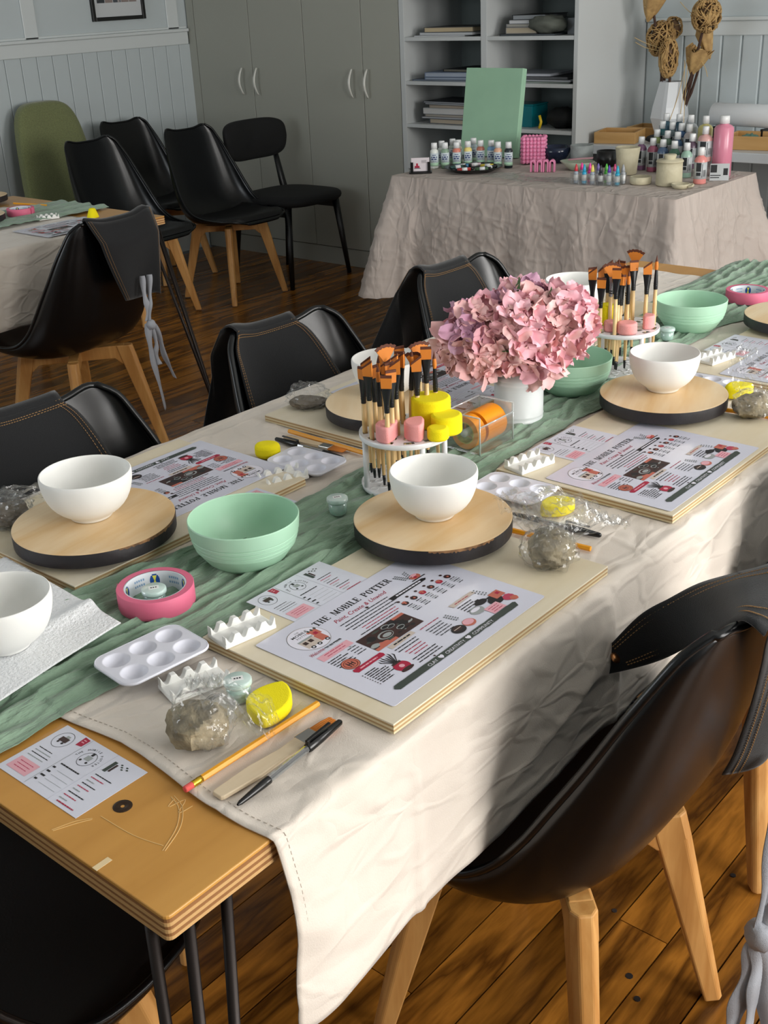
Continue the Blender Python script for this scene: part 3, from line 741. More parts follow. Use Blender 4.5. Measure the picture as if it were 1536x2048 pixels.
# ------------------------------------------------------------------ left table
T2 = plytable('plywood table at the left edge of the photo with its corner towards the black chairs', -3.68, -2.71, 0.35, 2.268)
def cloth_left(u, v):
    p = -0.75 + 1.01 * u; y = 0.42 + (1.66) * v + 0.01 * nz(p * 6, 2); top = 0.7535
    if p > 0:
        r = 0.006
        if p < r * 1.57: a = p / r; return Vector((-2.708 + r * math.sin(a), y, top - r * (1 - math.cos(a))))
        h = p - r * 1.57; amp = min(1, h / 0.1)
        return Vector((-2.702 + 0.03 * h + amp * (0.010 + 0.012 * math.sin(y * 11) + 0.008 * nz(y * 8, h * 9 + y * 4, 3)), y, top - r - h))
    return Vector((-2.708 + p, y, top + 0.0008 * nz(p * 9, y * 9)))
o = MB().grid(cloth_left, 60, 90).build('tablecloth', linen, None, smooth=True, solid=0.0014, off=-1)
tag(o, 'linen tablecloth hanging from the table at the left edge of the photo', 'tablecloth')
def runner2(u, v):
    x = -3.32 + 0.30 * u + 0.01 * nz(v * 30, 2); y = 1.5 + 0.755 * v + 0.012 * nz(u * 8, 3) * v
    if u > 0.85: x += 0.0
    q = x * 34 + 2 * nz(x * 5, y * 4, 2)
    return Vector((x, y, 0.757 + 0.008 * (1 - abs(math.sin(q))) + 0.006 * abs(nz(x * 30, y * 14, 3))))
o = MB().grid(runner2, 60, 120).build('table_runner', gz, None, smooth=True, solid=0.0008, off=1)
tag(o, 'sage green gauze runner on the table at the left edge of the photo', 'table runner')

# ------------------------------------------------------------------ cloth-covered display table at the back
linen2 = mat('linen_grey_beige', 'beb3ab', 0.85, bump=(600, 0.2), crease=(8, 0.6, (1.0, 1.0, 0.45), 0.008), var=(5, 'aca098', 0.5))
t = thing('display_table', 'display table hidden under the wrinkled grey beige cloth at the back', 'table', (-2.53, 3.36, 0))
MB().bx(0.0, 1.29, 0.0, 0.65, 0.715, 0.747).build('tabletop', tw_, t)
for a in (0.08, 1.21):
    for b in (0.08, 0.57): MB().tube([(a, b, 0.714), (a, b, 0.0)], 0.015, 8).build('leg', blk, t, smooth=True)
X0, X1, Y0, Y1 = -2.532, -1.238, 3.355, 4.012
def cloth_back(u, v):
    """u around the perimeter (front from left to right, right side, back, left side); v 0 top edge inset .. 1 hem"""
    W_, D_ = X1 - X0, Y1 - Y0; per = 2 * (W_ + D_); s = u * per
    def pt(s):
        s %= per
        if s < W_: return Vector((X0 + s, Y0, 0)), Vector((0, -1, 0))
        s -= W_
        if s < D_: return Vector((X1, Y0 + s, 0)), Vector((1, 0, 0))
        s -= D_
        if s < W_: return Vector((X1 - s, Y1, 0)), Vector((0, 1, 0))
        s -= W_
        return Vector((X0, Y1 - s, 0)), Vector((-1, 0, 0))
    p, n = pt(s)
    # smooth the outward normal near corners
    nn = Vector((0, 0, 0))
    for k in range(-3, 4): nn += pt(s + k * 0.018)[1]
    nn.normalize()
    cd = min(abs(s - c) for c in (0, W_, W_ + D_, 2 * W_ + D_, per))
    corner = math.exp(-(cd / 0.10) ** 2)
    drop = 0.44 + 0.05 * nz(s * 3, 1)
    left = 1.0 if (cd == abs(s) or cd == abs(s - per)) else 0.0
    h = drop * v
    fold = 0.010 * math.sin(s * 30 + 2 * nz(s * 3, 0)) * v + 0.016 * nz(s * 6, h * 2.2, 3) * min(1, v * 3)
    wr = 0.0045 * max(0, ridg(s * 14 + h * 3, h * 11 + s * 2, 6)) ** 5 + 0.004 * max(0, ridg(s * 9 - h * 16, h * 15, 2)) ** 6 + 0.003 * max(0, ridg(s * 26, h * 9 + s * 9, 5)) ** 5
    out = 0.006 + 0.05 * v + corner * (0.10 * v + 0.03 * v * math.sin(s * 70)) + (fold + wr) * min(1, v * 4)
    q = p + nn * out
    return Vector((q.x, q.y, 0.7505 - h - (0.05 * v * left * corner)))
m = MB(); m.grid(cloth_back, 460, 70, closed_u=True)
def ctop(u, v):
    x = X0 - 0.006 + (X1 - X0 + 0.012) * u; y = Y0 - 0.006 + (Y1 - Y0 + 0.012) * v
    return Vector((x, y, 0.7505 + 0.0012 * nz(x * 12, y * 12)))
m.grid(ctop, 40, 20)
o = m.build('tablecloth', linen2, None, smooth=True); tag(o, 'wrinkled grey beige cloth falling from the display table at the back', 'tablecloth')

# bench under the back wall
t = thing('bench', 'white bench top along the back wall behind the display table', 'bench', (0, 0, 0))
bm_ = mat('bench_white', 'c4c9cc', 0.4)
MB().bx(-2.33, 0.6, 4.55, BY - 0.01, 0.70, 0.742).build('worktop', bm_, t, bev=0.003)
for x in (-2.25, -0.9, 0.5): MB().bx(x - 0.02, x + 0.02, 4.60, 5.08, 0, 0.70).build('support', bm_, t)
# ------------------------------------------------------------------ plywood work boards
bd = wood('board_birch', 'e6dcc6', 'dccfb2', 'y', 3.0, 0.5, 3)
bdl = [mat('board_ply_light', 'd9c9a4', 0.6, bump=(150, 0.3)), mat('board_ply_dark', 'b39468', 0.65, bump=(150, 0.3))]
def board(label, x0, x1, y0, y1, z0=0.7552, rz=0):
    t = thing('work_board', label, 'board', (x0, y0, z0), R(rz)); w, l = x1 - x0, y1 - y0; h = 0.0128
    MB().bx(0, w, 0, l, h - 0.0022, h).build('face_veneer', bd, t, bev=0.0005)
    for i in range(4):
        e = 0.0004 * (i % 2); a = (h - 0.0022) / 4
        MB().bx(e, w - e, e, l - e, i * a, (i + 1) * a).build('ply_layer', bdl[i % 2], t)
    return t
board('birch plywood board under the front menu sheet and centre wheel', -0.312, -0.008, 0.322, 0.768)
board('birch plywood board under the second menu sheet on the right side of the table', -0.322, -0.012, 0.958, 1.398)
board('birch plywood board at the far right under the third menu sheet', -0.322, -0.012, 1.580, 2.026)
board('birch plywood board under the banding wheel nearest the left edge of the photo', -0.862, -0.552, 0.308, 0.755)
board('birch plywood board beside the pencil and pen on the left side of the table', -0.824, -0.520, 0.930, 1.376)
board('birch plywood board behind the pink hydrangeas', -0.84, -0.54, 1.56, 2.0)
ZB = 0.7682
# ------------------------------------------------------------------ banding wheels and bowls
whtop = wood('wheel_pine', 'f0dab6', 'deb984', 'y', 4.2, 0.40, 5)
whedge = mat('wheel_black_paint', '1c1b1f', 0.5, bump=(90, 0.3), var=(30, '2a2426', 0.7))
worn = mat('wheel_worn_brown', 'a57a50', 0.6, bump=(90, 0.5), var=(70, '4a3426', 0.9))
def wheel(label, x, y, z, d=0.224, worn_=None, rz=0):
    t = thing('banding_wheel', label, 'wheel', (x, y, z), R(rz)); r_ = d / 2
    MB().lathe([(0, 0), (0.055, 0), (0.055, 0.004), (0.04, 0.009), (0, 0.009)], seg=32).build('turntable_base', mat('bearing_grey', '55575a', 0.4, metal=0.7), t, angle=40)
    MB().lathe([(0, 0.0305), (r_ - 0.0012, 0.0305), (r_, 0.0300)], seg=96).build('wheel_top', whtop, t)
    m = MB().lathe([(r_, 0.0300), (r_ + 0.0004, 0.029), (r_, 0.0095), (r_ - 0.001, 0.0088), (0, 0.0088)], seg=96)
    m.build('wheel_edge', whedge, t, smooth=False, angle=40)
    if worn_:
        a0, a1 = worn_; v = []; n = 40
        for i in range(n + 1):
            a = R(a0 + (a1 - a0) * i / n); lo = 0.0282 + 0.0035 * nz(i * 0.9, 2) - 0.0022 * math.sin(i / n * math.pi)
            for z_ in (0.0303, lo): v.append(((r_ + 0.0007) * math.cos(a), (r_ + 0.0007) * math.sin(a), z_))
        MB().add(v, [(2 * i, 2 * i + 2, 2 * i + 3, 2 * i + 1)[::-1] for i in range(n)]).build('worn_rim', worn, t)
    return t
wheel('round wooden banding wheel with chipped rim under the centre white bowl', -0.256, 0.709, ZB, worn_=(-55, -5))
wheel('round wooden banding wheel with scuffed brown rim at the left under the white bowl', -0.650, 0.419, ZB, 0.232, worn_=(-30, 40), rz=10)
wheel('round wooden banding wheel with clean black rim on the second board at the right', -0.239, 1.358, ZB, rz=20)
wheel('round wooden banding wheel behind the near brush holder', -0.628, 1.052, ZB, rz=40)
wheel('round wooden banding wheel behind the pink hydrangeas', -0.665, 1.745, ZB, rz=70)
wheel('round wooden banding wheel cut by the right edge beside the far green bowl', -0.243, 1.975, ZB, rz=5)
wheel('round wooden wheel on the left table, in front of its pink tape', -3.215, 1.80, 0.7565, rz=5)
wheel('round wooden wheel on the left table, behind its pink tape', -3.60, 2.06, 0.7565, rz=35)
bisq = mat('bisque_white', 'eeeeea', 0.62, bump=(500, 0.04))
WB = [(0, 0), (0.026, 0), (0.0285, 0.0012), (0.0290, 0.004), (0.0325, 0.0075), (0.0440, 0.0150), (0.0530, 0.026), (0.0590, 0.041), (0.0618, 0.056), (0.0622, 0.0665), (0.0612, 0.0697), (0.0596, 0.0700), (0.0586, 0.0685), (0.0582, 0.056), (0.0555, 0.042), (0.0495, 0.028), (0.040, 0.0175), (0.025, 0.0095), (0, 0.0075)]
def wbowl(label, x, y, z, k=1.0):
    o = MB().lathe([(r_ * k, z_ * (1 if k < 1.02 else 1.0)) for r_, z_ in WB], seg=72).build('white_bowl', bisq, None, smooth=True, sub=1)
    o.location = (x, y, z); tag(o, label, 'bowl'); return o
ZW = ZB + 0.0307
wbowl('white unglazed bowl on the wheel at the left', -0.662, 0.424, ZW, 1.06)
wbowl('white unglazed bowl on the chipped wheel in the centre', -0.255, 0.712, ZW)
wbowl('white unglazed bowl on the second wheel at the right, beside the hydrangeas', -0.247, 1.370, ZW)
wbowl('white unglazed bowl behind the bristles of the near brush holder', -0.648, 1.078, ZW, 1.04)
wbowl('white unglazed bowl showing behind the top of the hydrangeas', -0.668, 1.758, ZW, 1.1)
wbowl('white unglazed bowl on the paper towel, cut by the left edge', -0.480, 0.160, 0.7755, 1.0)
mint = mat('mint_plastic', 'acd6b9', 0.42)
GB = [(0, 0.001), (0.040, 0), (0.046, 0.0015), (0.056, 0.010), (0.0640, 0.021), (0.0672, 0.0270), (0.0668, 0.0278), (0.0698, 0.0290), (0.0708, 0.0335), (0.0703, 0.0343), (0.0722, 0.0355), (0.0730, 0.0400), (0.0724, 0.0408), (0.0740, 0.0420), (0.0745, 0.0465), (0.0740, 0.0473), (0.0752, 0.0485), (0.0762, 0.056), (0.0770, 0.0675), (0.0760, 0.0690), (0.0748, 0.0675), (0.0735, 0.050), (0.068, 0.030), (0.058, 0.014), (0.044, 0.0045), (0, 0.0035)]
def gbowl(label, x, y, z=0.7665):
    o = MB().lathe(GB, seg=80).build('green_bowl', mint, None, angle=28); o.location = (x, y, z); tag(o, label, 'bowl'); return o
gbowl('mint green ridged bowl nearest the camera, on the runner by the pink tape', -0.430, 0.510, 0.7600)
gbowl('mint green ridged bowl half hidden behind the hydrangeas and milk can', -0.440, 1.372, 0.7600)
gbowl('mint green ridged bowl farthest away, between the far brush holder and pink tape', -0.441, 1.868, 0.7600)

# ------------------------------------------------------------------ paint palettes
plw = mat('palette_white_plastic', 'e0e1ec', 0.28)
def palette(label, x, y, z, deg):
    t = thing('paint_palette', label, 'palette', (x, y, z), R(deg))
    W_, H_ = 0.118, 0.080; r0 = 0.016; ctr = [(-0.037, -0.0185), (0, -0.0185), (0.037, -0.0185), (-0.037, 0.0185), (0, 0.0185), (0.037, 0.0185)]
    def f(u, v):
        x, y = (u - 0.5) * W_, (v - 0.5) * H_
        # squeeze grid into rounded rectangle
        ax, ay = W_ / 2 - r0, H_ / 2 - r0
        dx, dy = max(0, abs(x) - ax), max(0, abs(y) - ay); d = math.hypot(dx, dy)
        if d > r0: k = r0 / d; x = math.copysign(ax + dx * k, x) if dx else x; y = math.copysign(ay + dy * k, y) if dy else y
        z = 0.0125
        for a, b in ctr:
            q = math.hypot(x - a, y - b) / 0.0158
            if q < 1: z -= 0.0105 * (1 - q ** 2.4)
        return Vector((x, y, z))
    m = MB().grid(f, 118, 80)
    m.build('tray', plw, t, smooth=True, solid=0.0012)
    # rolled skirt
    pts = []
    for cx_, cy_, a0 in ((W_ / 2 - r0, H_ / 2 - r0, 0), (-W_ / 2 + r0, H_ / 2 - r0, 90), (-W_ / 2 + r0, -H_ / 2 + r0, 180), (W_ / 2 - r0, -H_ / 2 + r0, 270)):
        for k in range(7): a = R(a0 + k * 15); pts.append((cx_ + r0 * math.cos(a), cy_ + r0 * math.sin(a)))
    v = [(p[0], p[1], 0.0125) for p in pts] + [(p[0] * 1.015, p[1] * 1.015, 0.0095) for p in pts]; n = len(pts)
    MB().add(v, [(i, (i + 1) % n, n + (i + 1) % n, n + i) for i in range(n)]).build('skirt', plw, t, smooth=True, solid=0.0012)
    w = MB()
    for a, b in ctr: w.lathe([(0.0164, 0.0100), (0.0150, 0.0045), (0.0105, 0.0007), (0.0, 0.0003)], (a, b, 0), 20)
    w.build('cup_underside', plw, t, smooth=True)
    return t
palette('white six-well paint palette beside the clay bag at the front of the table', -0.318, 0.250, 0.7665, 85)
palette('white six-well paint palette behind the centre wheel at the right', -0.258, 0.912, 0.7560, 2)
palette('white six-well paint palette on the left side behind the yellow sponge', -0.604, 0.812, 0.7560, 3)
palette('white six-well paint palette at the far right behind the third clay bag', -0.235, 1.535, 0.7560, 4)
# ------------------------------------------------------------------ brush rests
prw = mat('porcelain_white', 'f0f0ec', 0.35)
def rest(label, x, y, z, deg, k=1.0):
    t = thing('brush_rest', label, 'brush rest', (x, y, z), R(deg))
    W_ = 0.074 * k; D_ = 0.042 * k; n = 4
    MB().bx(-W_ / 2, W_ / 2, -D_ / 2, D_ / 2, 0, 0.006).build('base', prw, t, bev=0.0015)
    for yy in (-D_ / 2 + 0.0045, D_ / 2 - 0.0045):
        pts = [(-W_ / 2 + 0.001, 0.004)]; N_ = 48
        for i in range(N_ + 1):
            u = i / N_; ph = (u * (n - 0.25) + 0.12) % 1.0
            pts.append((-W_ / 2 + 0.001 + (W_ - 0.002) * u, 0.0065 + 0.0095 * min(1, 1.9 * (1 - abs(math.sin(math.pi * ph)) ** 1.25))))
        pts.append((W_ / 2 - 0.001, 0.004)); m_ = MB(); L_ = len(pts)
        v = [(p, yy - 0.0042, q) for p, q in pts] + [(p, yy + 0.0042, q) for p, q in pts]
        m_.add(v, [tuple(range(L_)), tuple(range(L_, 2 * L_))[::-1]] + [(i, i + L_, (i + 1) % L_ + L_, (i + 1) % L_) for i in range(L_)])
        m_.build('scalloped_ridge', prw, t, bev=0.0008)
    return t
rest('white scalloped brush rest on the near corner of the front board', -0.279, 0.358, ZB, 80)
rest('white scalloped brush rest on the corner of the second board', -0.285, 0.998, ZB, 78)
rest('white scalloped brush rest behind the near clay bag beside the mint paint pot', -0.252, 0.256, 0.7560, 74)
rest('white scalloped brush rest on the left side in front of the palette', -0.590, 0.742, 0.7600, 72)
rest('white scalloped brush rest at the far right behind the third wheel', -0.285, 1.668, ZB, 78)
rest('white scalloped brush rest on the left table beside the pink tape', -3.04, 1.995, 0.7565, 70)
# ------------------------------------------------------------------ little paint pots
def pot(label, x, y, z, col='a9d8c6', lab=True):
    t = thing('paint_pot', label, 'paint pot', (x, y, z), R(55))
    MB().lathe([(0, 0.0008), (0.0118, 0.0008), (0.0128, 0.002), (0.0136, 0.016), (0, 0.016)], seg=28).build('paint', mat('potpaint' + col, col, 0.4), t, smooth=True)
    MB().lathe([(0, 0), (0.0125, 0), (0.0135, 0.001), (0.0146, 0.0215), (0.0138, 0.0215)], seg=28).build('cup', film('pot_plastic', (0.90, 0.97, 0.95), 0.08, 0.15, 0.30), t, smooth=True)
    MB().lathe([(0, 0.0265), (0.0145, 0.0265), (0.0158, 0.0255), (0.0162, 0.0215), (0.0160, 0.0200), (0.0148, 0.0200)], seg=28).build('lid', mat('pot_lid', 'cfe6df', 0.3, trans=0.25), t, smooth=True)
    if lab:
        MB().bx(-0.0065, 0.0065, -0.0045, 0.0045, 0.0266, 0.0268).build('label', mat('label_white', 'eef0ee', 0.5), t)
        s = MB(); 
        for i in range(3): s.bx(-0.0042 + i * 0.003, -0.0022 + i * 0.003, -0.0012, 0.0012, 0.0268, 0.0269)
        s.build('label_print', mat('ink', '16161a', 0.6), t)
    return t
pot('mint green paint pot beside the leaf-shaped yellow sponge at the front', -0.192, 0.270, 0.7555)
pot('pale green paint pot alone on the runner beside the near green bowl', -0.424, 0.692, 0.7640)
pot('pale green paint pot standing inside the near roll of pink tape', -0.428, 0.345, 0.7630)
pot('pale paint pot lying by the far green bowl', -0.436, 1.752, 0.7660)
# ------------------------------------------------------------------ pink tape rolls
tpk = mat('tape_pink', 'e06d8c', 0.6, bump=(500, 0.1, (0.1, 0.1, 1)))
def taperoll(label, x, y, z, deg, do=0.100, h=0.026):
    t = thing('tape_roll', label, 'tape', (x, y, z), R(deg)); ro = do / 2
    MB().lathe([(ro - 0.0095, 0), (ro - 0.0005, 0), (ro, 0.0006), (ro, h - 0.0006), (ro - 0.0005, h), (ro - 0.0095, h)], seg=72).build('tape', tpk, t, angle=40)
    MB().lathe([(ro - 0.0096, h - 0.0004), (ro - 0.0112, h - 0.0004), (ro - 0.0112, 0.0004), (ro - 0.0096, 0.0004)], seg=72).build('core', mat('core_card', 'dfe3ea', 0.5), t, angle=40)
    lg = MB(); ri = ro - 0.0114
    def patch(a0, a1, z0, z1, mi, n=8, rr=0):
        v = []
        for i in range(n + 1):
            a = a0 + (a1 - a0) * i / n
            for z_ in (z0, z1): v.append(((ri - rr) * math.cos(a), (ri - rr) * math.sin(a), z_))
        lg.add(v, [(2 * i, 2 * i + 2, 2 * i + 3, 2 * i + 1) for i in range(n)], mi)
    for k in range(5):
        a = k * 2 * math.pi / 5
        # blue oval logo with a yellow X bow
        for j in range(9):
            q = -1 + 2 * (j + 0.5) / 9; hw = math.sqrt(1 - q * q) * 0.17
            patch(a - hw, a + hw, h / 2 + (q - 0.11) * h * 0.36, h / 2 + (q + 0.11) * h * 0.36, 0, 4)
            w2 = 0.02 + 0.07 * abs(q); 
            if abs(q) < 0.75: patch(a - w2, a + w2, h / 2 + (q - 0.11) * h * 0.36, h / 2 + (q + 0.11) * h * 0.36, 1, 2, 0.0002)
        for r_ in range(2):
            for j in range(5):
                b = a + 0.36 + j * 0.085; z_ = h * (0.62 - 0.27 * r_)
                patch(b, b + 0.05, z_, z_ + h * 0.12, 2, 2)
    lg.build('core_print', [mat('logo_blue', '1c4f9c', 0.5), mat('logo_yellow', 'e8e05a', 0.5), mat('logo_paleblue', '7ea3c8', 0.5)], t)
    v = [(ro * math.cos(0.1), ro * math.sin(0.1), 0.001), (ro * math.cos(0.1), ro * math.sin(0.1), h - 0.001), ((ro + 0.003) * math.cos(-0.12), (ro + 0.003) * math.sin(-0.12), h - 0.001), ((ro + 0.003) * math.cos(-0.12), (ro + 0.003) * math.sin(-0.12), 0.001)]
    MB().add(v, [(0, 1, 2, 3)]).build('loose_end', tpk, t, solid=0.0004)
    return t
taperoll('roll of pink tape on the runner with a paint pot inside it', -0.434, 0.352, 0.7625, 215)
taperoll('roll of pink tape near the far end of the runner', -0.435, 2.150, 0.7640, 40)
taperoll('roll of pink tape on the table at the left edge of the photo', -3.195, 1.985, 0.7600, 20)
# ------------------------------------------------------------------ clay in plastic bags
clay = mat('clay_grey', 'a4977b', 0.75, bump=(70, 0.9, (1, 1, 1), 0.006), var=(50, '6f6652', 0.9))
bagm = film('plastic_bag', (0.97, 0.975, 0.975), 0.015, 0.12, 0.03, bump=0.5)
def claybag(label, c, r_, seed, bag, lump=True, cm=None):
    """bag: list of (centre, radii) crumpled shells and necks"""
    t = thing('clay_bag', label, 'clay', c)
    rp_ = random.Random(int(seed * 10)); planes = []
    for i in range(20):
        planes.append((Vector((rp_.gauss(0, 1), rp_.gauss(0, 1), rp_.gauss(0, 1))).normalized(), 0.80 + 0.25 * rp_.random()))
    planes.append((Vector((0, 0, -1)), 0.86))
    if lump:
        def fn(d):
            a = 1 + 0.34 * nz(d.x * 1.8 + seed, d.y * 1.8, d.z * 1.8) + 0.22 * abs(nz(d.x * 5, d.y * 5 + seed, d.z * 5)) 
            q = min(h_ / max(0.08, d.dot(n_)) for n_, h_ in planes)
            return min(q, 1.35) * (1 + 0.10 * nz(d.x * 4, d.y * 4 + seed, d.z * 4) + 0.05 * nz(d.x * 13, d.y * 13, d.z * 13 + seed))
        MB().blob((0, 0, r_[2] * 0.92), r_, 48, 32, fn=fn).build('clay_lump', cm or clay, t, angle=32)
    for bc, br, am in bag:
        def fb_(d, am=am):
            return 0.98 + 0.16 * nz(d.x * 1.8 + seed, d.y * 1.8, d.z * 1.8) + am * 2.2 * abs(nz(d.x * 3.5 + seed, d.y * 3.5, d.z * 3.5)) - am * 0.5 + am * 0.3 * abs(nz(d.x * 9, d.y * 9 + seed, d.z * 9))
        MB().blob(bc, br, 44, 30, fn=fb_).build('plastic_bag', bagm, t, angle=18)
    return t
def sheetbag(t, P, w0, seed):
    """loose crumpled neck of a bag following points P with widths w0"""
    def f(u, v):
        c = Vector(_ip([tuple(p) for p in P], v)); d = (Vector(_ip([tuple(p) for p in P], min(1, v + .02))) - Vector(_ip([tuple(p) for p in P], max(0, v - .02)))).normalized()
        s_ = d.cross(Vector((0, 0, 1))).normalized(); w = _ip(w0, v)
        q = (u - 0.5) * 2
        return c + s_ * q * w + Vector((0, 0, 0.014 * nz(u * 5 + seed, v * 4) + 0.010 * nz(u * 14, v * 9, seed) + 0.004))
    MB().grid(f, 36, 40).build('bag_neck', bagm, t, angle=20)
t = claybag('bagged lump of grey clay on the linen at the front of the table', (-0.160, 0.190, 0.7555), (0.028, 0.028, 0.027), 1.0, [((0, 0, 0.030), (0.036, 0.036, 0.033), 0.10)])
sheetbag(t, [(0.0, 0.0, 0.050), (0.02, 0.035, 0.045), (0.045, 0.045, 0.022), (0.055, 0.05, 0.006)], [0.018, 0.024, 0.026, 0.022], 2)
sheetbag(t, [(-0.02, 0.02, 0.05), (-0.04, 0.04, 0.040), (-0.055, 0.05, 0.025), (-0.06, 0.055, 0.02)], [0.018, 0.02, 0.02, 0.016], 5)
t = claybag('lump of grey clay in a loose clear bag on the board by the centre wheel', (-0.072, 0.722, ZB), (0.030, 0.028, 0.024), 3.7, [((0, 0, 0.027), (0.039, 0.036, 0.029), 0.12)])
sheetbag(t, [(0.0, 0.0, 0.040), (-0.02, 0.045, 0.052), (-0.05, 0.085, 0.045), (-0.055, 0.14, 0.030), (-0.05, 0.17, 0.015)], [0.026, 0.045, 0.055, 0.050, 0.040], 3)
sheetbag(t, [(-0.01, 0.0, 0.045), (-0.05, 0.03, 0.048), (-0.09, 0.055, 0.048), (-0.12, 0.07, 0.045)], [0.018, 0.026, 0.026, 0.018], 8)
sheetbag(t, [(0.01, 0.01, 0.045), (0.03, 0.05, 0.05), (0.035, 0.09, 0.045), (0.03, 0.12, 0.02)], [0.018, 0.03, 0.032, 0.02], 12)
t = claybag('lump of grey clay in a clear bag beside the third wheel at the right edge', (-0.090, 1.400, ZB), (0.034, 0.030, 0.022), 6.1, [((0, 0, 0.025), (0.037, 0.034, 0.026), 0.12)])
sheetbag(t, [(-0.01, 0.01, 0.035), (-0.03, 0.04, 0.060), (-0.05, 0.07, 0.080), (-0.055, 0.10, 0.085)], [0.025, 0.034, 0.026, 0.012], 3)
dk = mat('clay_brown', '6d6355', 0.75, bump=(70, 0.8))
t = claybag('flattened clear bag of brown clay beside the wheel behind the near brush holder', (-0.785, 1.010, ZB), (0.026, 0.030, 0.010), 2.2, [((0, 0, 0.020), (0.040, 0.036, 0.026), 0.20)], cm=dk)
t = claybag('clear bag of clay behind the left wheel at the edge of the photo', (-0.800, 0.370, ZB), (0.030, 0.030, 0.018), 4.2, [((0, 0, 0.022), (0.042, 0.040, 0.026), 0.18)], cm=dk)
sheetbag(t, [(0.0, 0.0, 0.035), (0.0, 0.05, 0.035), (0.02, 0.10, 0.03), (0.02, 0.14, 0.02)], [0.025, 0.03, 0.028, 0.016], 6)
# ------------------------------------------------------------------ sponges
spy = mat('sponge_yellow', 'f7e600', 0.9, bump=(700, 0.4)); spp = mat('sponge_pink', 'f0a2a0', 0.9, bump=(700, 0.4))
def sponge(label, outline, h, loc, rz=0, m=spy, rot=None, bev=0.003, cat='sponge', name='sponge'):
    o = MB().prism(outline, 0, h).build(name, m, None, bev=bev, seg=3, smooth=True); o.location = loc; o.rotation_euler = rot or (0, 0, R(rz)); o.data.set_sharp_from_angle(angle=R(60))
    return tag(o, label, cat)
def leaf(a, b, n=14):
    pts = []
    for i in range(n + 1): t_ = i / n; pts.append((-a / 2 + a * t_, b * 0.60 * math.sin(math.pi * t_) ** 0.75))
    for i in range(1, n): t_ = 1 - i / n; pts.append((-a / 2 + a * t_, -b * 0.40 * math.sin(math.pi * t_) ** 0.7 * (1.0)))
    return pts
def disc(r_, n=28, k=1): return [(r_ * math.cos(2 * math.pi * i / n), r_ * k * math.sin(2 * math.pi * i / n)) for i in range(n)]
sponge('yellow leaf-shaped sponge on the linen beside the yellow pencil', leaf(0.075, 0.050), 0.016, (-0.143, 0.276, 0.7560), 118)
sponge('yellow wedge sponge beside the palette behind the clay bag', leaf(0.058, 0.036), 0.020, (-0.165, 0.893, 0.7560), 60)
sponge('yellow round-cornered sponge on the left side by the black pen', disc(0.022, 28, 0.8), 0.026, (-0.690, 0.806, 0.7560), 35, bev=0.008)
sponge('yellow sponge behind the clay bag at the right edge of the photo', leaf(0.060, 0.042), 0.024, (-0.165, 1.515, 0.7575), 55, bev=0.006)
o = MB().lathe([(0, 0), (0.021, 0), (0.022, 0.002), (0.012, 0.030), (0.008, 0.033), (0, 0.034)], seg=24).build('sponge', spy, None, smooth=True); o.location = (-2.905, 2.095, 0.7566)
tag(o, 'yellow cone sponge on the left table corner above the draped apron', 'sponge')
# ------------------------------------------------------------------ pencils, pens, wooden brushes
pen_o = mat('pencil_orange', 'f2a51e', 0.35); 
def aim(o, a, b, roll=0):
    a, b = Vector(a), Vector(b); d = (b - a).normalized(); o.location = a
    q = Vector((0, 1, 0)).rotation_difference(d); o.rotation_mode = 'XYZ'; o.rotation_euler = (q @ Matrix.Rotation(roll, 3, 'Y').to_quaternion()).to_euler()
YX = Matrix.Rotation(R(-90), 3, 'X')
def cyl_y(m, prof, seg=16, mi=0): return m.lathe(prof, seg=seg, mi=mi, M=YX)
def pencil(label, a, b, eraser=True):
    t = thing('pencil', label, 'pencil', a); L_ = (Vector(b) - Vector(a)).length
    s = 0.022 if eraser else 0.0
    cyl_y(MB(), [(0, s), (0.0038, s), (0.0038, L_ - 0.0005), (0, L_)], 6).build('barrel', pen_o, t)
    if eraser:
        cyl_y(MB(), [(0.0037, 0.010), (0.0040, 0.011), (0.0036, 0.0125), (0.0040, 0.014), (0.0036, 0.016), (0.0040, 0.0175), (0.0037, 0.0225), (0, 0.0225)], 16).build('ferrule', mat('brass_ferrule', 'e0b83a', 0.25, metal=1), t, smooth=True)
        cyl_y(MB(), [(0, 0), (0.0031, 0), (0.0036, 0.001), (0.0036, 0.0115)], 16).build('eraser', mat('eraser_pink', 'dd5a55', 0.8), t, smooth=True)
    aim(t, a, b); return t
def pen(label, a, b):
    t = thing('ballpoint_pen', label, 'pen', a); L_ = (Vector(b) - Vector(a)).length; bkp = mat('pen_black', '0b0b0c', 0.25)
    cyl_y(MB(), [(0.0012, 0), (0.0026, 0.004), (0.0044, 0.036), (0.0046, 0.045), (0.0041, 0.046), (0, 0.046)], 16).build('end_cone', bkp, t, smooth=True)
    cyl_y(MB(), [(0.0040, 0.044), (0.0040, L_ - 0.052)], 8).build('clear_barrel', film('pen_clear', (0.75, 0.78, 0.80), 0.15, 0.05, 0.12), t)
    cyl_y(MB(), [(0.0017, 0.04), (0.0017, L_ - 0.05)], 8).build('ink_refill', mat('ink_black', '141416', 0.3), t, smooth=True)
    cyl_y(MB(), [(0.0046, L_ - 0.056), (0.0056, L_ - 0.054), (0.0054, L_ - 0.035), (0.0036, L_ - 0.002), (0.0022, L_), (0, L_)], 16).build('cap', bkp, t, smooth=True)
    MB().bx(-0.002, 0.002, L_ - 0.056, L_ - 0.052, 0.003, 0.010).bx(-0.0018, 0.0018, L_ - 0.056, L_ - 0.018, 0.0082, 0.0102).build('clip', bkp, t, bev=0.0006)
    aim(t, a, b); return t
wdn = wood('raw_wood_pale', 'd9c6a8', 'c8b08c', 'y', 8, 0.6, 2)
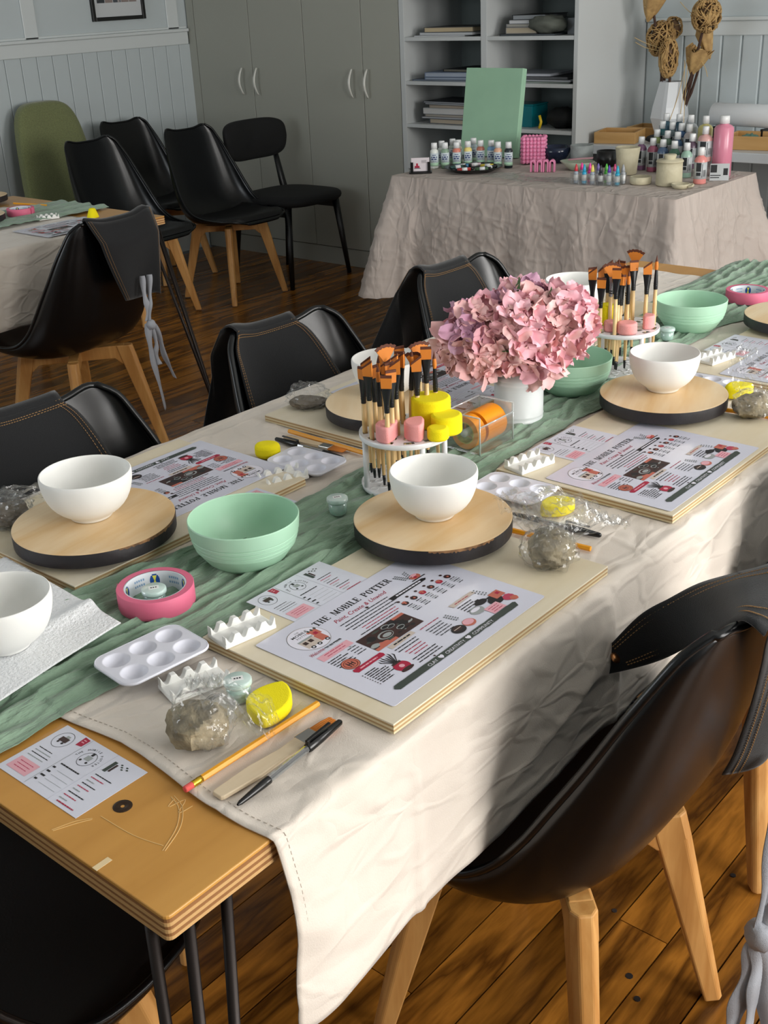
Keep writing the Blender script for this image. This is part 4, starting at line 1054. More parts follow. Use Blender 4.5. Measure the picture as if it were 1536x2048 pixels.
def flatbrush(label, a, b, w=0.021):
    t = thing('flat_brush', label, 'brush', a); L_ = (Vector(b) - Vector(a)).length; w /= 2
    pts = [(-w * .75, 0.003), (-w * .6, 0), (w * .6, 0), (w * .75, 0.003), (w * 1.0, 0.05), (w * .72, 0.09), (w * .9, L_ - 0.048), (-w * .9, L_ - 0.048), (-w * .72, 0.09), (-w * 1.0, 0.05)]
    MB().prism(pts, -0.0025, 0.0025).build('handle', wdn, t, bev=0.001)
    MB().bx(-w, w, L_ - 0.052, L_ - 0.030, -0.003, 0.003).build('ferrule', mat('ferrule_steel', 'b8b8b4', 0.25, metal=1), t, bev=0.001)
    m = MB()
    for i in range(22):
        x = -w * .92 + 1.84 * w * i / 21
        m.tube([(x, L_ - 0.031, 0), (x * 1.02, L_ - 0.012, 0.0006 * math.sin(i * 2.1)), (x * 0.98, L_ + 0.001 * math.sin(i * 3.7), 0)], [0.0016, 0.0014, 0.0005], 5)
    m.build('bristles', mat('bristle_orange', 'cf7a24', 0.6), t, smooth=True)['kind'] = 'stuff'
    aim(t, a, b); return t
pencil('yellow pencil with pink eraser lying at the front edge of the linen', (-0.112, 0.120, 0.7603), (-0.108, 0.311, 0.7603))
flatbrush('flat wooden brush with orange bristles lying between the pencil and the black pen', (-0.080, 0.134, 0.7588), (-0.072, 0.300, 0.7588))
pen('clear ballpoint pen with black cap at the front right corner of the linen', (-0.052, 0.136, 0.7605), (-0.060, 0.296, 0.7650))
pencil('orange pencil on the left side of the table behind the black pen', (-0.740, 0.908, 0.7603), (-0.556, 0.904, 0.7603), False)
flatbrush('flat wooden brush between the orange pencil and pen on the left side', (-0.726, 0.884, 0.7588), (-0.594, 0.896, 0.7588), 0.017)
pen('black capped pen beside the yellow sponge on the left side', (-0.572, 0.868, 0.7605), (-0.732, 0.866, 0.7605))
pencil('orange pencil in front of the left board at the edge of the photo', (-0.760, 0.262, 0.7603), (-0.574, 0.284, 0.7603), False)
pencil('orange pencil under the bag of clay by the centre wheel', (-0.205, 0.796, 0.7603), (-0.060, 0.812, 0.7603), False)
pen('black capped pen showing through the clear bag by the centre wheel', (-0.215, 0.846, 0.7605), (-0.070, 0.856, 0.7605))
pencil('orange pencil between the third wheel and the clay bag at the right edge', (-0.170, 1.428, 0.7603), (-0.030, 1.440, 0.7603), False)
pencil('orange pencil on the left table behind the pink tape', (-3.45, 2.12, 0.7606), (-3.28, 2.155, 0.7606), False)
# ------------------------------------------------------------------ paper towel under the nearest bowl
def towel(u, v):
    x = -0.690 + 0.285 * u - 0.008 * v + 0.035 * (1 - v) * u; y = -0.02 + 0.318 * v - 0.020 * u * v
    z = 0.7745 + 0.0015 * nz(x * 14, y * 14, 2) + 0.012 * math.exp(-((u - 0.62 - 0.15 * v) / 0.05) ** 2) * max(0, v - 0.62) * 2.2 
    d = math.hypot(x + 0.478, y - 0.158)
    if d < 0.04: z = 0.7742
    return Vector((x, y, min(z, 0.796)))
o = MB().grid(towel, 90, 90).build('paper_towel', mat('towel_white', 'eef0f2', 0.95, bump=(260, 0.9, (1, 1, 1), 0.003)), None, smooth=True, solid=0.0012, off=-1)
tag(o, 'quilted white paper towel under the bowl at the left edge', 'paper towel')
# ------------------------------------------------------------------ printed menu sheets
INK = mat('print_black', '1b1a1d', 0.5); PK = [INK, mat('print_red', 'a81e3e', 0.5), mat('print_pink', 'e2a9b4', 0.5), mat('print_tan', 'c9bbb0', 0.5), mat('print_darkbrown', '3a2422', 0.5),
      mat('print_grey', '9aa0a0', 0.5), mat('print_green', '3c4640', 0.5), mat('print_terracotta', 'c06a58', 0.5), mat('print_white', 'e4e2ee', 0.5), mat('print_rose', 'b8405a', 0.5)]
SER = 0.13
def glyph(ch):
    """slab serif condensed capitals in a 0.62 x 1 box: list of rectangles (x0,y0,x1,y1) or polygons"""
    w = 0.60; s = 0.17; h = 0.09
    st = lambda x: [(x, 0, x + s, 1), (x - 0.05, 0, x + s + 0.05, h), (x - 0.05, 1 - h, x + s + 0.05, 1)]
    q = []
    if ch == 'T': q = [(0.22, 0, 0.40, 1), (0.13, 0, 0.49, h), (0, 1 - h * 1.2, 0.62, 1), (0, 0.74, 0.06, 1), (0.56, 0.74, 0.62, 1)]
    elif ch == 'H': q = st(0.05) + st(0.40) + [(0.1, 0.45, 0.5, 0.55)]
    elif ch == 'E': q = st(0.05) + [(0.1, 0, 0.55, h), (0.1, 1 - h, 0.55, 1), (0.1, 0.45, 0.42, 0.55), (0.50, 0, 0.56, 0.25), (0.50, 0.75, 0.56, 1), (0.37, 0.37, 0.43, 0.63)]
    elif ch == 'L': q = st(0.05) + [(0.1, 0, 0.55, h), (0.50, 0, 0.56, 0.28)]
    elif ch == 'I': q = [(0.06, 0, 0.24, 1), (0, 0, 0.30, h), (0, 1 - h, 0.30, 1)]
    elif ch == 'M': q = [(0.04, 0, 0.13, 1), (0.55, 0, 0.73, 1), (0, 0, 0.18, h), (0.50, 0, 0.78, h), (0, 1 - h, 0.16, 1), (0.60, 1 - h, 0.78, 1), [(0.04, 1), (0.21, 1), (0.44, 0.12), (0.36, 0.0)], [(0.60, 1), (0.73, 1), (0.44, 0.0), (0.36, 0.0)]]
    elif ch in 'OBPR':
        def arc(cx, cy, rx, ry, tx, ty, a0, a1, n=12):
            o = []
            for i in range(n):
                a, b = R(a0 + (a1 - a0) * i / n), R(a0 + (a1 - a0) * (i + 1) / n)
                o.append([(cx + rx * math.cos(a), cy + ry * math.sin(a)), (cx + rx * math.cos(b), cy + ry * math.sin(b)), (cx + (rx - tx) * math.cos(b), cy + (ry - ty) * math.sin(b)), (cx + (rx - tx) * math.cos(a), cy + (ry - ty) * math.sin(a))])
            return o
        if ch == 'O': q = arc(0.31, 0.5, 0.31, 0.5, 0.17, 0.08, 0, 360, 24)
        else:
            q = st(0.05) + [(0.1, 0.92, 0.32, 1), (0.1, 0.46, 0.32, 0.54)] + arc(0.32, 0.73, 0.24, 0.27, 0.16, 0.08, -90, 90)
            if ch == 'B': q += [(0.1, 0, 0.32, 0.08)] + arc(0.32, 0.27, 0.27, 0.27, 0.17, 0.08, -90, 90)
            if ch == 'R': q += [[(0.30, 0.5), (0.46, 0.46), (0.62, 0.0), (0.44, 0.0)], (0.42, 0, 0.66, h)]
    adv = {'M': 0.86, 'I': 0.38, 'O': 0.70, 'R': 0.72, 'L': 0.62, 'H': 0.72}.get(ch, 0.68)
    return q, adv
class Print:
    def __init__(s, L_, H_, z): s.m = MB(); s.L, s.H, s.z = L_, H_, z; s.k = 0
    def P(s, a, b): return (a * s.L, -b * s.H, s.z + s.k * 0.0000012)
    def rect(s, a0, b0, a1, b1, mi=0, skew=0.0, up=1):
        s.k += up; s.m.add([s.P(a0, b1), s.P(a1, b1 - skew), s.P(a1, b0 - skew), s.P(a0, b0)], [(0, 1, 2, 3)], mi)
    def poly(s, pts, mi=0): s.k += 1; s.m.poly([s.P(*p) for p in pts], mi)
    def ell(s, a, b, ra, rb, mi=0, n=20, rough=0.0, ph=0.0): s.poly([(a + ra * math.cos(-2 * math.pi * i / n) * (1 + rough * nz(i * 1.3, ph)), b - rb * math.sin(-2 * math.pi * i / n) * -1 * (1 + rough * nz(i * 1.1, ph + 3))) for i in range(n)][::-1], mi)
    def ring(s, a, b, ra, rb, mi=0, t_=0.0018, n=40):
        for i in range(n):
            x0, x1 = 2 * math.pi * i / n, 2 * math.pi * (i + 1) / n; q = 1 - t_ / rb
            s.m.add([s.P(a + ra * math.cos(x0), b + rb * math.sin(x0)), s.P(a + ra * math.cos(x1), b + rb * math.sin(x1)), s.P(a + ra * q * math.cos(x1), b + rb * q * math.sin(x1)), s.P(a + ra * q * math.cos(x0), b + rb * q * math.sin(x0))], [(0, 3, 2, 1)], mi)
    def lines(s, a0, b0, a1, n, pitch, mi=0, h=0.008, seed=1, center=False, ragged=0.25):
        r_ = random.Random(seed); s.k += 1
        for i in range(n):
            w = (a1 - a0) * (1 - r_.random() * ragged); x = a0 + ((a1 - a0) - w) / 2 if center else a0; e = x + w
            while x < e:
                q = min(e, x + 0.010 + r_.random() * 0.026); s.rect(x, b0 + i * pitch, q, b0 + i * pitch + h, mi, 0.0, 0); x = q + 0.0032
    def slab(s, text, a0, b1, h, wid, mi=0):
        tot = sum(glyph(c)[1] if c != ' ' else 0.5 for c in text); k = wid / tot; x = a0
        for c in text:
            if c == ' ': x += 0.5 * k; continue
            q, adv = glyph(c)
            for g in q:
                if isinstance(g, tuple): s.rect(x + g[0] * k, b1 - g[3] * h, x + g[2] * k, b1 - g[1] * h, mi)
                else: s.poly([(x + p[0] * k, b1 - p[1] * h) for p in g], mi)
            x += adv * k
    def text(s, text, a0, b1, h, mi=0, shear=0.0, off=0.0, wid=None, rot=0.0):
        """h, wid in metres"""
        cu = bpy.data.curves.new('t', 'FONT'); cu.body = text; cu.size = 1.0; cu.shear = shear; cu.offset = off; cu.resolution_u = 2
        o = bpy.data.objects.new('t', cu); COL.objects.link(o)
        me = o.to_mesh(); vs = [v.co.copy() for v in me.vertices]; fs = [tuple(p.vertices) for p in me.polygons]; o.to_mesh_clear()
        bpy.data.objects.remove(o); bpy.data.curves.remove(cu)
        if not vs: return
        x0 = min(v.x for v in vs); x1 = max(v.x for v in vs); kx = h / 0.72 if wid is None else wid / (x1 - x0); ky = h / 0.72
        s.k += 1; c_, s_ = math.cos(rot), math.sin(rot); z = s.z + s.k * 0.0000012
        vv = []
        for v in vs:
            x, y = (v.x - x0) * kx, v.y * ky; vv.append((a0 * s.L + x * c_ - y * s_, -b1 * s.H + x * s_ + y * c_, z))
        s.m.add(vv, fs, mi)
SL, SH = 0.303, 0.216
pr = Print(SL, SH, 0.00055)
pr.slab('THE MOBILE POTTER', 0.253, 0.146, 0.052, 0.480, 0)
pr.text('Paint, Create & Unwind', 0.318, 0.213, 0.0078, 1, 0.35, 0, 0.098)
pr.ell(0.49, 0.232, 0.008, 0.010, 4)
# round badge, top left, with the little van
pr.ell(0.165, 0.195, 0.088, 0.125, 3, 40); pr.ell(0.165, 0.195, 0.0865, 0.122, 8, 40); pr.ring(0.165, 0.195, 0.088, 0.126, 0, 0.002)
pr.text('THE', 0.150, 0.108, 0.0028, 0); pr.text('MOBILE', 0.118, 0.135, 0.0044, 0, 0, 0.02, 0.026); pr.text('POTTER', 0.128, 0.160, 0.0032, 0, 0, 0, 0.020)
pr.rect(0.108, 0.185, 0.185, 0.275, 3); pr.rect(0.108, 0.180, 0.19, 0.195, 5)
for a in (0.118, 0.148): pr.rect(a, 0.205, a + 0.020, 0.235, 4)
pr.rect(0.186, 0.200, 0.225, 0.272, 7); pr.rect(0.193, 0.150, 0.235, 0.205, 7); pr.rect(0.203, 0.170, 0.222, 0.198, 1)
for i in range(6): pr.ell(0.19 + 0.009 * i, 0.155 - 0.012 * (i % 2), 0.006, 0.012, (7, 6)[i % 2], 8)
for a in (0.13, 0.165, 0.21): pr.ell(a, 0.280, 0.011, 0.015, 0, 14); pr.ell(a, 0.280, 0.005, 0.007, 8, 10)
pr.text('Welcome', 0.070, 0.350, 0.0066, 1, 0.35, 0, 0.022)
pr.text('to the Mobile', 0.155, 0.350, 0.0040, 0, 0.3, 0, 0.026); pr.lines(0.145, 0.335, 0.245, 1, 0.02, 0, 0.006, 3)
pr.lines(0.30, 0.245, 0.62, 4, 0.028, 0, 0.007, 11, True, 0.15); pr.lines(0.34, 0.357, 0.58, 2, 0.026, 1, 0.006, 12, True); pr.lines(0.30, 0.405, 0.55, 1, 0.026, 0, 0.007, 13, True)
pr.rect(0.072, 0.375, 0.245, 0.432, 2); pr.lines(0.105, 0.385, 0.215, 2, 0.022, 9, 0.006, 14, True)
pr.lines(0.075, 0.452, 0.175, 5, 0.021, 0, 0.007, 15); pr.lines(0.19, 0.452, 0.245, 4, 0.024, 0, 0.006, 16); pr.ell(0.215, 0.442, 0.006, 0.006, 5)
# photograph panel of dark bowls
pr.rect(0.254, 0.432, 0.540, 0.600, 4)
rq = random.Random(9)
for i in range(26): pr.ell(0.27 + rq.random() * 0.255, 0.448 + rq.random() * 0.13, 0.008 + rq.random() * 0.020, 0.008 + rq.random() * 0.022, rq.choice((0, 0, 4, 6, 7, 5, 0)), 12, 0.3, i)
pr.rect(0.254, 0.575, 0.38, 0.600, 7); pr.rect(0.47, 0.432, 0.540, 0.455, 7)
pr.ell(0.365, 0.520, 0.040, 0.036, 5, 22); pr.ell(0.368, 0.522, 0.034, 0.029, 4, 22); pr.ell(0.37, 0.525, 0.024, 0.018, 5, 18)
for a, b in ((0.43, 0.48), (0.45, 0.53), (0.41, 0.46)): pr.ell(a, b, 0.022, 0.018, 5, 16); pr.ell(a, b + 0.002, 0.018, 0.013, 0, 16)
# stamp, red bar, list, pot of brushes
pr.ell(0.122, 0.560, 0.040, 0.052, 4, 30); pr.ell(0.122, 0.560, 0.0375, 0.049, 7, 30); pr.ring(0.122, 0.56, 0.030, 0.039, 4, 0.003)
pr.rect(0.108, 0.535, 0.113, 0.585, 0); pr.rect(0.120, 0.535, 0.125, 0.585, 0); pr.rect(0.132, 0.545, 0.137, 0.58, 0); pr.rect(0.106, 0.555, 0.138, 0.562, 0)
pr.poly([(0.085, 0.628), (0.092, 0.612), (0.250, 0.612), (0.256, 0.630), (0.250, 0.652), (0.095, 0.652)][::-1], 1); pr.lines(0.12, 0.627, 0.225, 1, 0.02, 2, 0.010, 18)
for c in range(2):
    for i in range(4):
        pr.ell(0.085 + c * 0.0, 0.690 + 0.035 * i + 0.018 * c, 0.003, 0.004, 4, 8)
        pr.lines(0.097, 0.687 + 0.0175 * (2 * i + c), 0.175 + 0.02 * ((i * 7) % 3), 1, 0.02, 0, 0.007, 20 + i + 7 * c)
pr.ell(0.228, 0.795, 0.036, 0.050, 1, 26); pr.ell(0.228, 0.835, 0.034, 0.016, 4, 20); pr.ell(0.228, 0.793, 0.012, 0.016, 2, 12); pr.rect(0.205, 0.745, 0.252, 0.762, 4)
for i in range(7): a = 0.190 + i * 0.013; pr.poly([(0.222 + i * 0.002, 0.752), (0.226 + i * 0.002, 0.752), (a + 0.006, 0.690 - 0.008 * (i % 3)), (a + 0.003, 0.666 - 0.008 * (i % 3)), (a, 0.690 - 0.008 * (i % 3))], 0)
# middle and right columns
pr.poly([(0.296, 0.612), (0.446, 0.606), (0.450, 0.640), (0.298, 0.648)][::-1], 3); pr.lines(0.325, 0.620, 0.425, 1, 0.02, 0, 0.012, 29, False, 0.0)
pr.lines(0.295, 0.665, 0.425, 2, 0.026, 0, 0.007, 31); pr.lines(0.31, 0.720, 0.415, 3, 0.026, 1, 0.006, 32, True); pr.lines(0.275, 0.800, 0.440, 3, 0.023, 0, 0.007, 33, True); pr.ell(0.358, 0.872, 0.005, 0.007, 4, 8)
pr.poly([(0.598, 0.285), (0.60, 0.270), (0.82, 0.270), (0.838, 0.284), (0.824, 0.300), (0.60, 0.306)][::-1], 0); pr.lines(0.635, 0.280, 0.800, 1, 0.02, 8, 0.012, 28, False, 0.0)
for i in range(6):
    a = 0.598 + i * 0.058; b = 0.372
    pr.ell(a + 0.002, b - 0.030, 0.008, 0.010, 4, 10)
    mi = (4, 4, 1, 4, 1, 4)[i]; pr.ell(a + 0.012, b + 0.012, 0.017, 0.022, mi, 18, 0.2, i); pr.rect(a + 0.002, b - 0.008, a + 0.022, b + 0.006, (7, 4, 7, 4, 7, 4)[i]); pr.ell(a + 0.013, b + 0.014, 0.006, 0.008, 7, 10)
    for j in range(5): pr.lines(a - 0.008, b + 0.045 + 0.017 * j, a + 0.034, 1, 0.02, (0, 5)[j % 2], 0.006, 40 + i * 5 + j, True, 0.5)
pr.ell(0.818, 0.222, 0.030, 0.030, 7, 20); pr.ell(0.818, 0.205, 0.024, 0.014, 2, 18); pr.ell(0.815, 0.230, 0.009, 0.011, 1, 10); pr.rect(0.775, 0.248, 0.862, 0.256, 0)
def sprig(a, b, k, n=7):
    for i in range(n):
        t_ = i / (n - 1); x = a + k * 0.03 * t_; y = b - 0.075 * t_
        pr.rect(x, y, x + 0.0012, y + 0.013, 6)
        pr.ell(x + 0.009, y - 0.004, 0.0052, 0.0040, 6, 8); pr.ell(x - 0.008, y + 0.003, 0.0052, 0.0040, 6, 8)
sprig(0.775, 0.205, -0.6); sprig(0.795, 0.215, 0.6, 5)
pr.poly([(0.690, 0.612), (0.850, 0.610), (0.856, 0.640), (0.695, 0.650)][::-1], 3); pr.lines(0.72, 0.626, 0.83, 1, 0.02, 1, 0.007, 50)
pr.lines(0.70, 0.668, 0.80, 4, 0.023, 0, 0.007, 51)
sprig(0.868, 0.700, -0.5, 5)
pr.ell(0.800, 0.735, 0.036, 0.026, 0, 20, .1); pr.rect(0.787, 0.70, 0.812, 0.725, 0); pr.ell(0.852, 0.790, 0.040, 0.042, 0, 26); pr.rect(0.836, 0.735, 0.868, 0.765, 0); pr.rect(0.862, 0.720, 0.925, 0.790, 7); pr.rect(0.895, 0.735, 0.915, 0.76, 1)
pr.ell(0.905, 0.830, 0.030, 0.034, 9, 18, 0.25, 4); pr.ell(0.915, 0.860, 0.020, 0.024, 7, 16, 0.3, 6)
pr.ell(0.735, 0.775, 0.038, 0.038, 5, 22, 0.12, 2); pr.ell(0.735, 0.762, 0.028, 0.016, 8, 18)
pr.rect(0.755, 0.800, 0.840, 0.880, 2); pr.lines(0.765, 0.818, 0.83, 3, 0.020, 9, 0.006, 55, True)
sprig(0.630, 0.740, -0.4, 6); pr.ell(0.640, 0.815, 0.032, 0.038, 7, 22); pr.ell(0.640, 0.808, 0.028, 0.028, 2, 20); pr.ell(0.570, 0.815, 0.036, 0.040, 0, 24); pr.ell(0.570, 0.805, 0.026, 0.022, 4, 18); pr.rect(0.548, 0.803, 0.592, 0.808, 3)
pr.lines(0.47, 0.640, 0.60, 1, 0.026, 1, 0.006, 60, True); pr.lines(0.475, 0.675, 0.59, 5, 0.024, 0, 0.006, 61, True)
# brush-stroke banner at the bottom
ed = [(0.085, 0.905), (0.10, 0.885)] + [(0.11 + 0.765 * i / 30, 0.884 + 0.004 * nz(i * 1.7, 3)) for i in range(31)] + [(0.885, 0.895)]
ed2 = [(0.87 - 0.77 * i / 30, 0.932 + 0.005 * nz(i * 1.3, 9)) for i in range(31)]
pr.poly((ed + ed2)[::-1], 6)
pr.text('CLAY  \u2665  CREATIVITY  \u2665  COMMUNITY', 0.285, 0.922, 0.0052, 8, 0, 0.0, 0.128)
prm = pr.m.mesh('printed_menu', PK)
paper = mat('laminate_sheet', 'd9dae8', 0.18, spec=0.5, coat=0.3)
def menu(label, corner, deg, z):
    """corner = printed top-left corner of the sheet"""
    t = thing('menu_sheet', label, 'menu sheet', (*corner, z), R(deg))
    n = 5; pts = []
    for cx_, cy_, a0 in ((SL - 0.004, -0.004, 0), (0.004, -0.004, 90), (0.004, -SH + 0.004, 180), (SL - 0.004, -SH + 0.004, 270)):
        for k in range(n): a = R(a0 + 90 * k / (n - 1)); pts.append((cx_ + 0.004 * math.cos(a), cy_ + 0.004 * math.sin(a)))
    MB().prism(pts, 0, 0.0005).build('laminated_sheet', paper, t)
    o = bpy.data.objects.new('printed_layout', prm); COL.objects.link(o); o.parent = t
    return t
menu('laminated menu sheet nearest the camera on the front board', (-0.2435, 0.345), 90.3, ZB + 0.0006)
menu('laminated menu sheet on the second board at the right', (-0.236, 0.968), 89.7, ZB + 0.0006)
menu('laminated menu sheet at the right edge of the photo behind the clay bag', (-0.240, 1.588), 90, ZB + 0.0006)
menu('upside-down laminated menu sheet behind the near green bowl at the left', (-0.606, 0.768), -90.5, ZB + 0.0006)
menu('upside-down laminated menu sheet behind the near brush holder and tape dispenser', (-0.590, 1.392), -90, ZB + 0.0006)
menu('laminated menu sheet on the left table in front of the pink tape', (-2.945, 1.78), 90, 0.7575)
# ------------------------------------------------------------------ leaflets
CL, CW = 0.139, 0.0905
cp_ = Print(CL, CW, 0.0006)
# three folded panels side by side along the long edge; print rotated a quarter turn
def cardprint():
    c = cp_
    c.ring(0.14, 0.22, 0.085, 0.15, 0, 0.006, 30); c.rect(0.10, 0.17, 0.19, 0.25, 4); c.rect(0.13, 0.13, 0.17, 0.17, 5); c.ell(0.12, 0.27, 0.012, 0.02, 0, 10); c.ell(0.17, 0.27, 0.012, 0.02, 0, 10)
    c.poly([(0.26, 0.02), (0.33, 0.03), (0.33, 0.17), (0.27, 0.19)], 1); c.rect(0.28, 0.06, 0.31, 0.075, 2); c.rect(0.28, 0.10, 0.31, 0.115, 2)
    for i in range(4): c.lines(0.06, 0.46 + i * 0.055, 0.27, 1, 0.05, (0, 5)[i % 2], 0.012, 70 + i)
    c.rect(0.05, 0.70, 0.29, 0.92, 2); c.lines(0.08, 0.75, 0.26, 3, 0.05, 9, 0.012, 76, True)
    for q in range(17):
        a = math.pi * (0.95 + 1.10 * q / 16)
        if 'THE MOBILE POTTER'[q] != ' ': c.text('THE MOBILE POTTER'[q], 0.495 + 0.100 * math.cos(a), 0.28 + 0.165 * math.sin(a), 0.0030, 0, rot=-(a - 1.5 * math.pi))
    c.ring(0.50, 0.28, 0.075, 0.13, 0, 0.006, 24); c.rect(0.47, 0.22, 0.53, 0.30, 5); c.ell(0.46, 0.33, 0.012, 0.018, 0, 10); c.ell(0.53, 0.33, 0.012, 0.018, 0, 10); c.rect(0.485, 0.16, 0.51, 0.21, 0)
    c.lines(0.38, 0.50, 0.62, 1, 0.05, 0, 0.02, 80)
    for i in range(4): c.rect(0.36, 0.585 + i * 0.085, 0.36 + 0.03 + 0.01 * (i % 3), 0.612 + i * 0.085, 0); c.rect(0.43, 0.618 + i * 0.085, 0.63, 0.622 + i * 0.085, 5)
    c.rect(0.345, 0.04, 0.349, 0.97, 5)
    c.rect(0.70, 0.10, 0.735, 0.30, 6); c.rect(0.742, 0.13, 0.762, 0.27, 4)
    for i in range(5): c.ell(0.78 + 0.02 * i, 0.10 + 0.03 * (i % 3), 0.012, 0.012, 6, 8)
    for i in range(9): c.lines(0.70, 0.38 + i * 0.062, 0.90 - 0.05 * (i % 3), 1, 0.05, (0, 9, 5)[i % 3], 0.014, 90 + i)
    c.lines(0.72, 0.93, 0.95, 1, 0.05, 1, 0.018, 101)
cardprint()
cpm = cp_.m.mesh('leaflet_print', PK)
cpap = mat('leaflet_paper', 'd8dae6', 0.45)
def card(label, corner, deg, z, name='leaflet'):
    t = thing(name, label, 'leaflet', (*corner, z), R(deg))
    def f(u, v):
        x = CL * u; zz = 0.0022 * math.exp(-((u - 0.345) / 0.03) ** 2) * 0.12 
        return Vector((x, -CW * v, 0.0002 + zz))
    MB().prism([(0, 0), (0, -CW), (CL, -CW), (CL, 0)], 0, 0.0004).build('folded_paper', cpap, t)
    MB().bx(0.345 * CL - 0.0002, 0.345 * CL + 0.0002, -CW, 0, 0.0004, 0.00055).bx(0.655 * CL - 0.0002, 0.655 * CL + 0.0002, -CW, 0, 0.0004, 0.00055).build('fold_crease', mat('crease', 'b4b6c4', 0.6), t)
    o = bpy.data.objects.new('printed_layout', cpm); COL.objects.link(o); o.parent = t
    return t
card('folded leaflet lying on the bare plywood at the near left corner of the table', (-0.314, 0.123), 0, 0.7503)
card('leaflet tucked under the corner of the nearest menu sheet', (-0.331, 0.414), 90.5, ZB + 0.0001)
card('leaflet tucked under the corner of the second menu sheet', (-0.322, 1.054), 90.5, ZB + 0.0001)
card('leaflet beside the third menu sheet near the right edge of the photo', (-0.334, 1.715), 88, ZB + 0.0001)
card('leaflet between the near green bowl and the upside-down menu sheet', (-0.498, 0.680), -91, ZB + 0.0001)
card('leaflet behind the tape dispenser and left of the white milk can', (-0.520, 1.290), -92, ZB + 0.0001)
card('second leaflet behind the tape dispenser, nearer the camera', (-0.530, 1.160), -80, ZB + 0.0001)
# ------------------------------------------------------------------ brush holders
acr = mat('holder_white_acrylic', 'e8eaec', 0.25)
hand = wood('brush_handle_birch', 'e6c894', 'd8b47a', 'z', 12, 0.4, 2); fer = mat('brush_ferrule_black', '101316', 0.3); fers = mat('brush_ferrule_silver', 'c0c2c4', 0.2, metal=1)
br1 = mat('bristle_orange', 'cf7a24', 0.6); br2 = mat('bristle_tip_dark', '5a2c16', 0.7)
def brush_proto(kind):
    t = thing('paintbrush', 'x', 'brush', (0, 0, -5)); Lh = 0.132
    MB().lathe([(0, 0), (0.0018, 0.001), (0.0026, 0.012), (0.0027, 0.0185), (0, 0.0185)], seg=10).build('handle_tip', fer, t, smooth=True)
    MB().lathe([(0.0027, 0.018), (0.0036, 0.06), (0.0040, 0.10), (0.0034, Lh), (0, Lh)], seg=10).build('handle', hand, t, smooth=True)
    F = fers if kind == 'fan' else fer; w = 2.1 if kind in ('flat', 'angled') else 1.0
    m = MB(); n = 12; v = []; secs = [(Lh - 0.002, 0.0040, 1, 1), (Lh + 0.012, 0.0041, 1.1, 0.9), (Lh + 0.030, 0.0040, w * 0.85, 0.6), (Lh + 0.036, 0.0042, w * 0.95, 0.5)]
    if kind == 'fan': secs = [(Lh - 0.002, 0.0038, 1, 1), (Lh + 0.02, 0.0036, 1, 0.9), (Lh + 0.036, 0.0034, 1.5, 0.4)]
    if kind == 'round': secs = [(Lh - 0.002, 0.0040, 1, 1), (Lh + 0.012, 0.0041, 1, 1), (Lh + 0.036, 0.0028, 1, 1)]
    for z, r_, wx, wy in secs:
        for i in range(n): a = 2 * math.pi * i / n; v.append((r_ * wx * math.cos(a), r_ * wy * math.sin(a), z))
    m.add(v, [(j * n + i, j * n + (i + 1) % n, (j + 1) * n + (i + 1) % n, (j + 1) * n + i) for j in range(len(secs) - 1) for i in range(n)]); m.build('ferrule', F, t, smooth=True)
    MB().lathe([(0.0042, 0), (0.0044, 0.001), (0.0042, 0.002)], (0, 0, Lh + 0.004), 10).lathe([(0.0042, 0), (0.0044, 0.001), (0.0042, 0.002)], (0, 0, Lh + 0.008), 10).build('crimp_ring', fer, t, smooth=True)
    z0 = Lh + 0.036; b = MB(); c = MB()
    if kind == 'flat':
        b.prism([(-0.0078, 0), (0.0078, 0), (0.0085, 0.016), (-0.0085, 0.016)], -0.0015, 0.0015); c.prism([(-0.0085, 0.016), (0.0085, 0.016), (0.0083, 0.020), (-0.0083, 0.020)], -0.0012, 0.0012)
    elif kind == 'angled':
        b.prism([(-0.0075, 0), (0.0075, 0), (0.0080, 0.022), (-0.0080, 0.011)], -0.0015, 0.0015); c.prism([(-0.0080, 0.011), (0.0080, 0.022), (0.0080, 0.026), (-0.0080, 0.014)], -0.0012, 0.0012)
    elif kind == 'fan':
        A = [(-0.004, 0), (0.004, 0)]; n_ = 12; out = [(0.029 * math.sin(R(40 - 80 * i / n_)), 0.027 * math.cos(R(38 - 76 * i / n_)) + 0.001 * math.sin(i * 2.6)) for i in range(n_ + 1)]; inn = [(x * 0.82, y * 0.82) for x, y in out]
        b.prism(A + inn, -0.0010, 0.0010); c.prism(inn[::-1] + out, -0.0007, 0.0007)
    else:
        b.lathe([(0.0028, 0), (0.0037, 0.006), (0.0028, 0.016)], seg=10); c.lathe([(0.0028, 0.016), (0.0012, 0.023), (0, 0.029)], seg=10)
    if kind != 'round':
        Mx_ = Matrix(((1, 0, 0, 0), (0, 0, -1, 0), (0, 1, 0, z0), (0, 0, 0, 1)))
        b.xform(Mx_); c.xform(Mx_)
    else:
        T_m = Matrix.Translation((0, 0, z0)); b.xform(T_m); c.xform(T_m)
    bb = b.build('bristles', br1, t, smooth=(kind == 'round')); c.build('bristle_tip', br2, bb, smooth=(kind == 'round'))
    return t
BP = {k: brush_proto(k) for k in ('flat', 'angled', 'fan', 'round')}
BUSED = set()
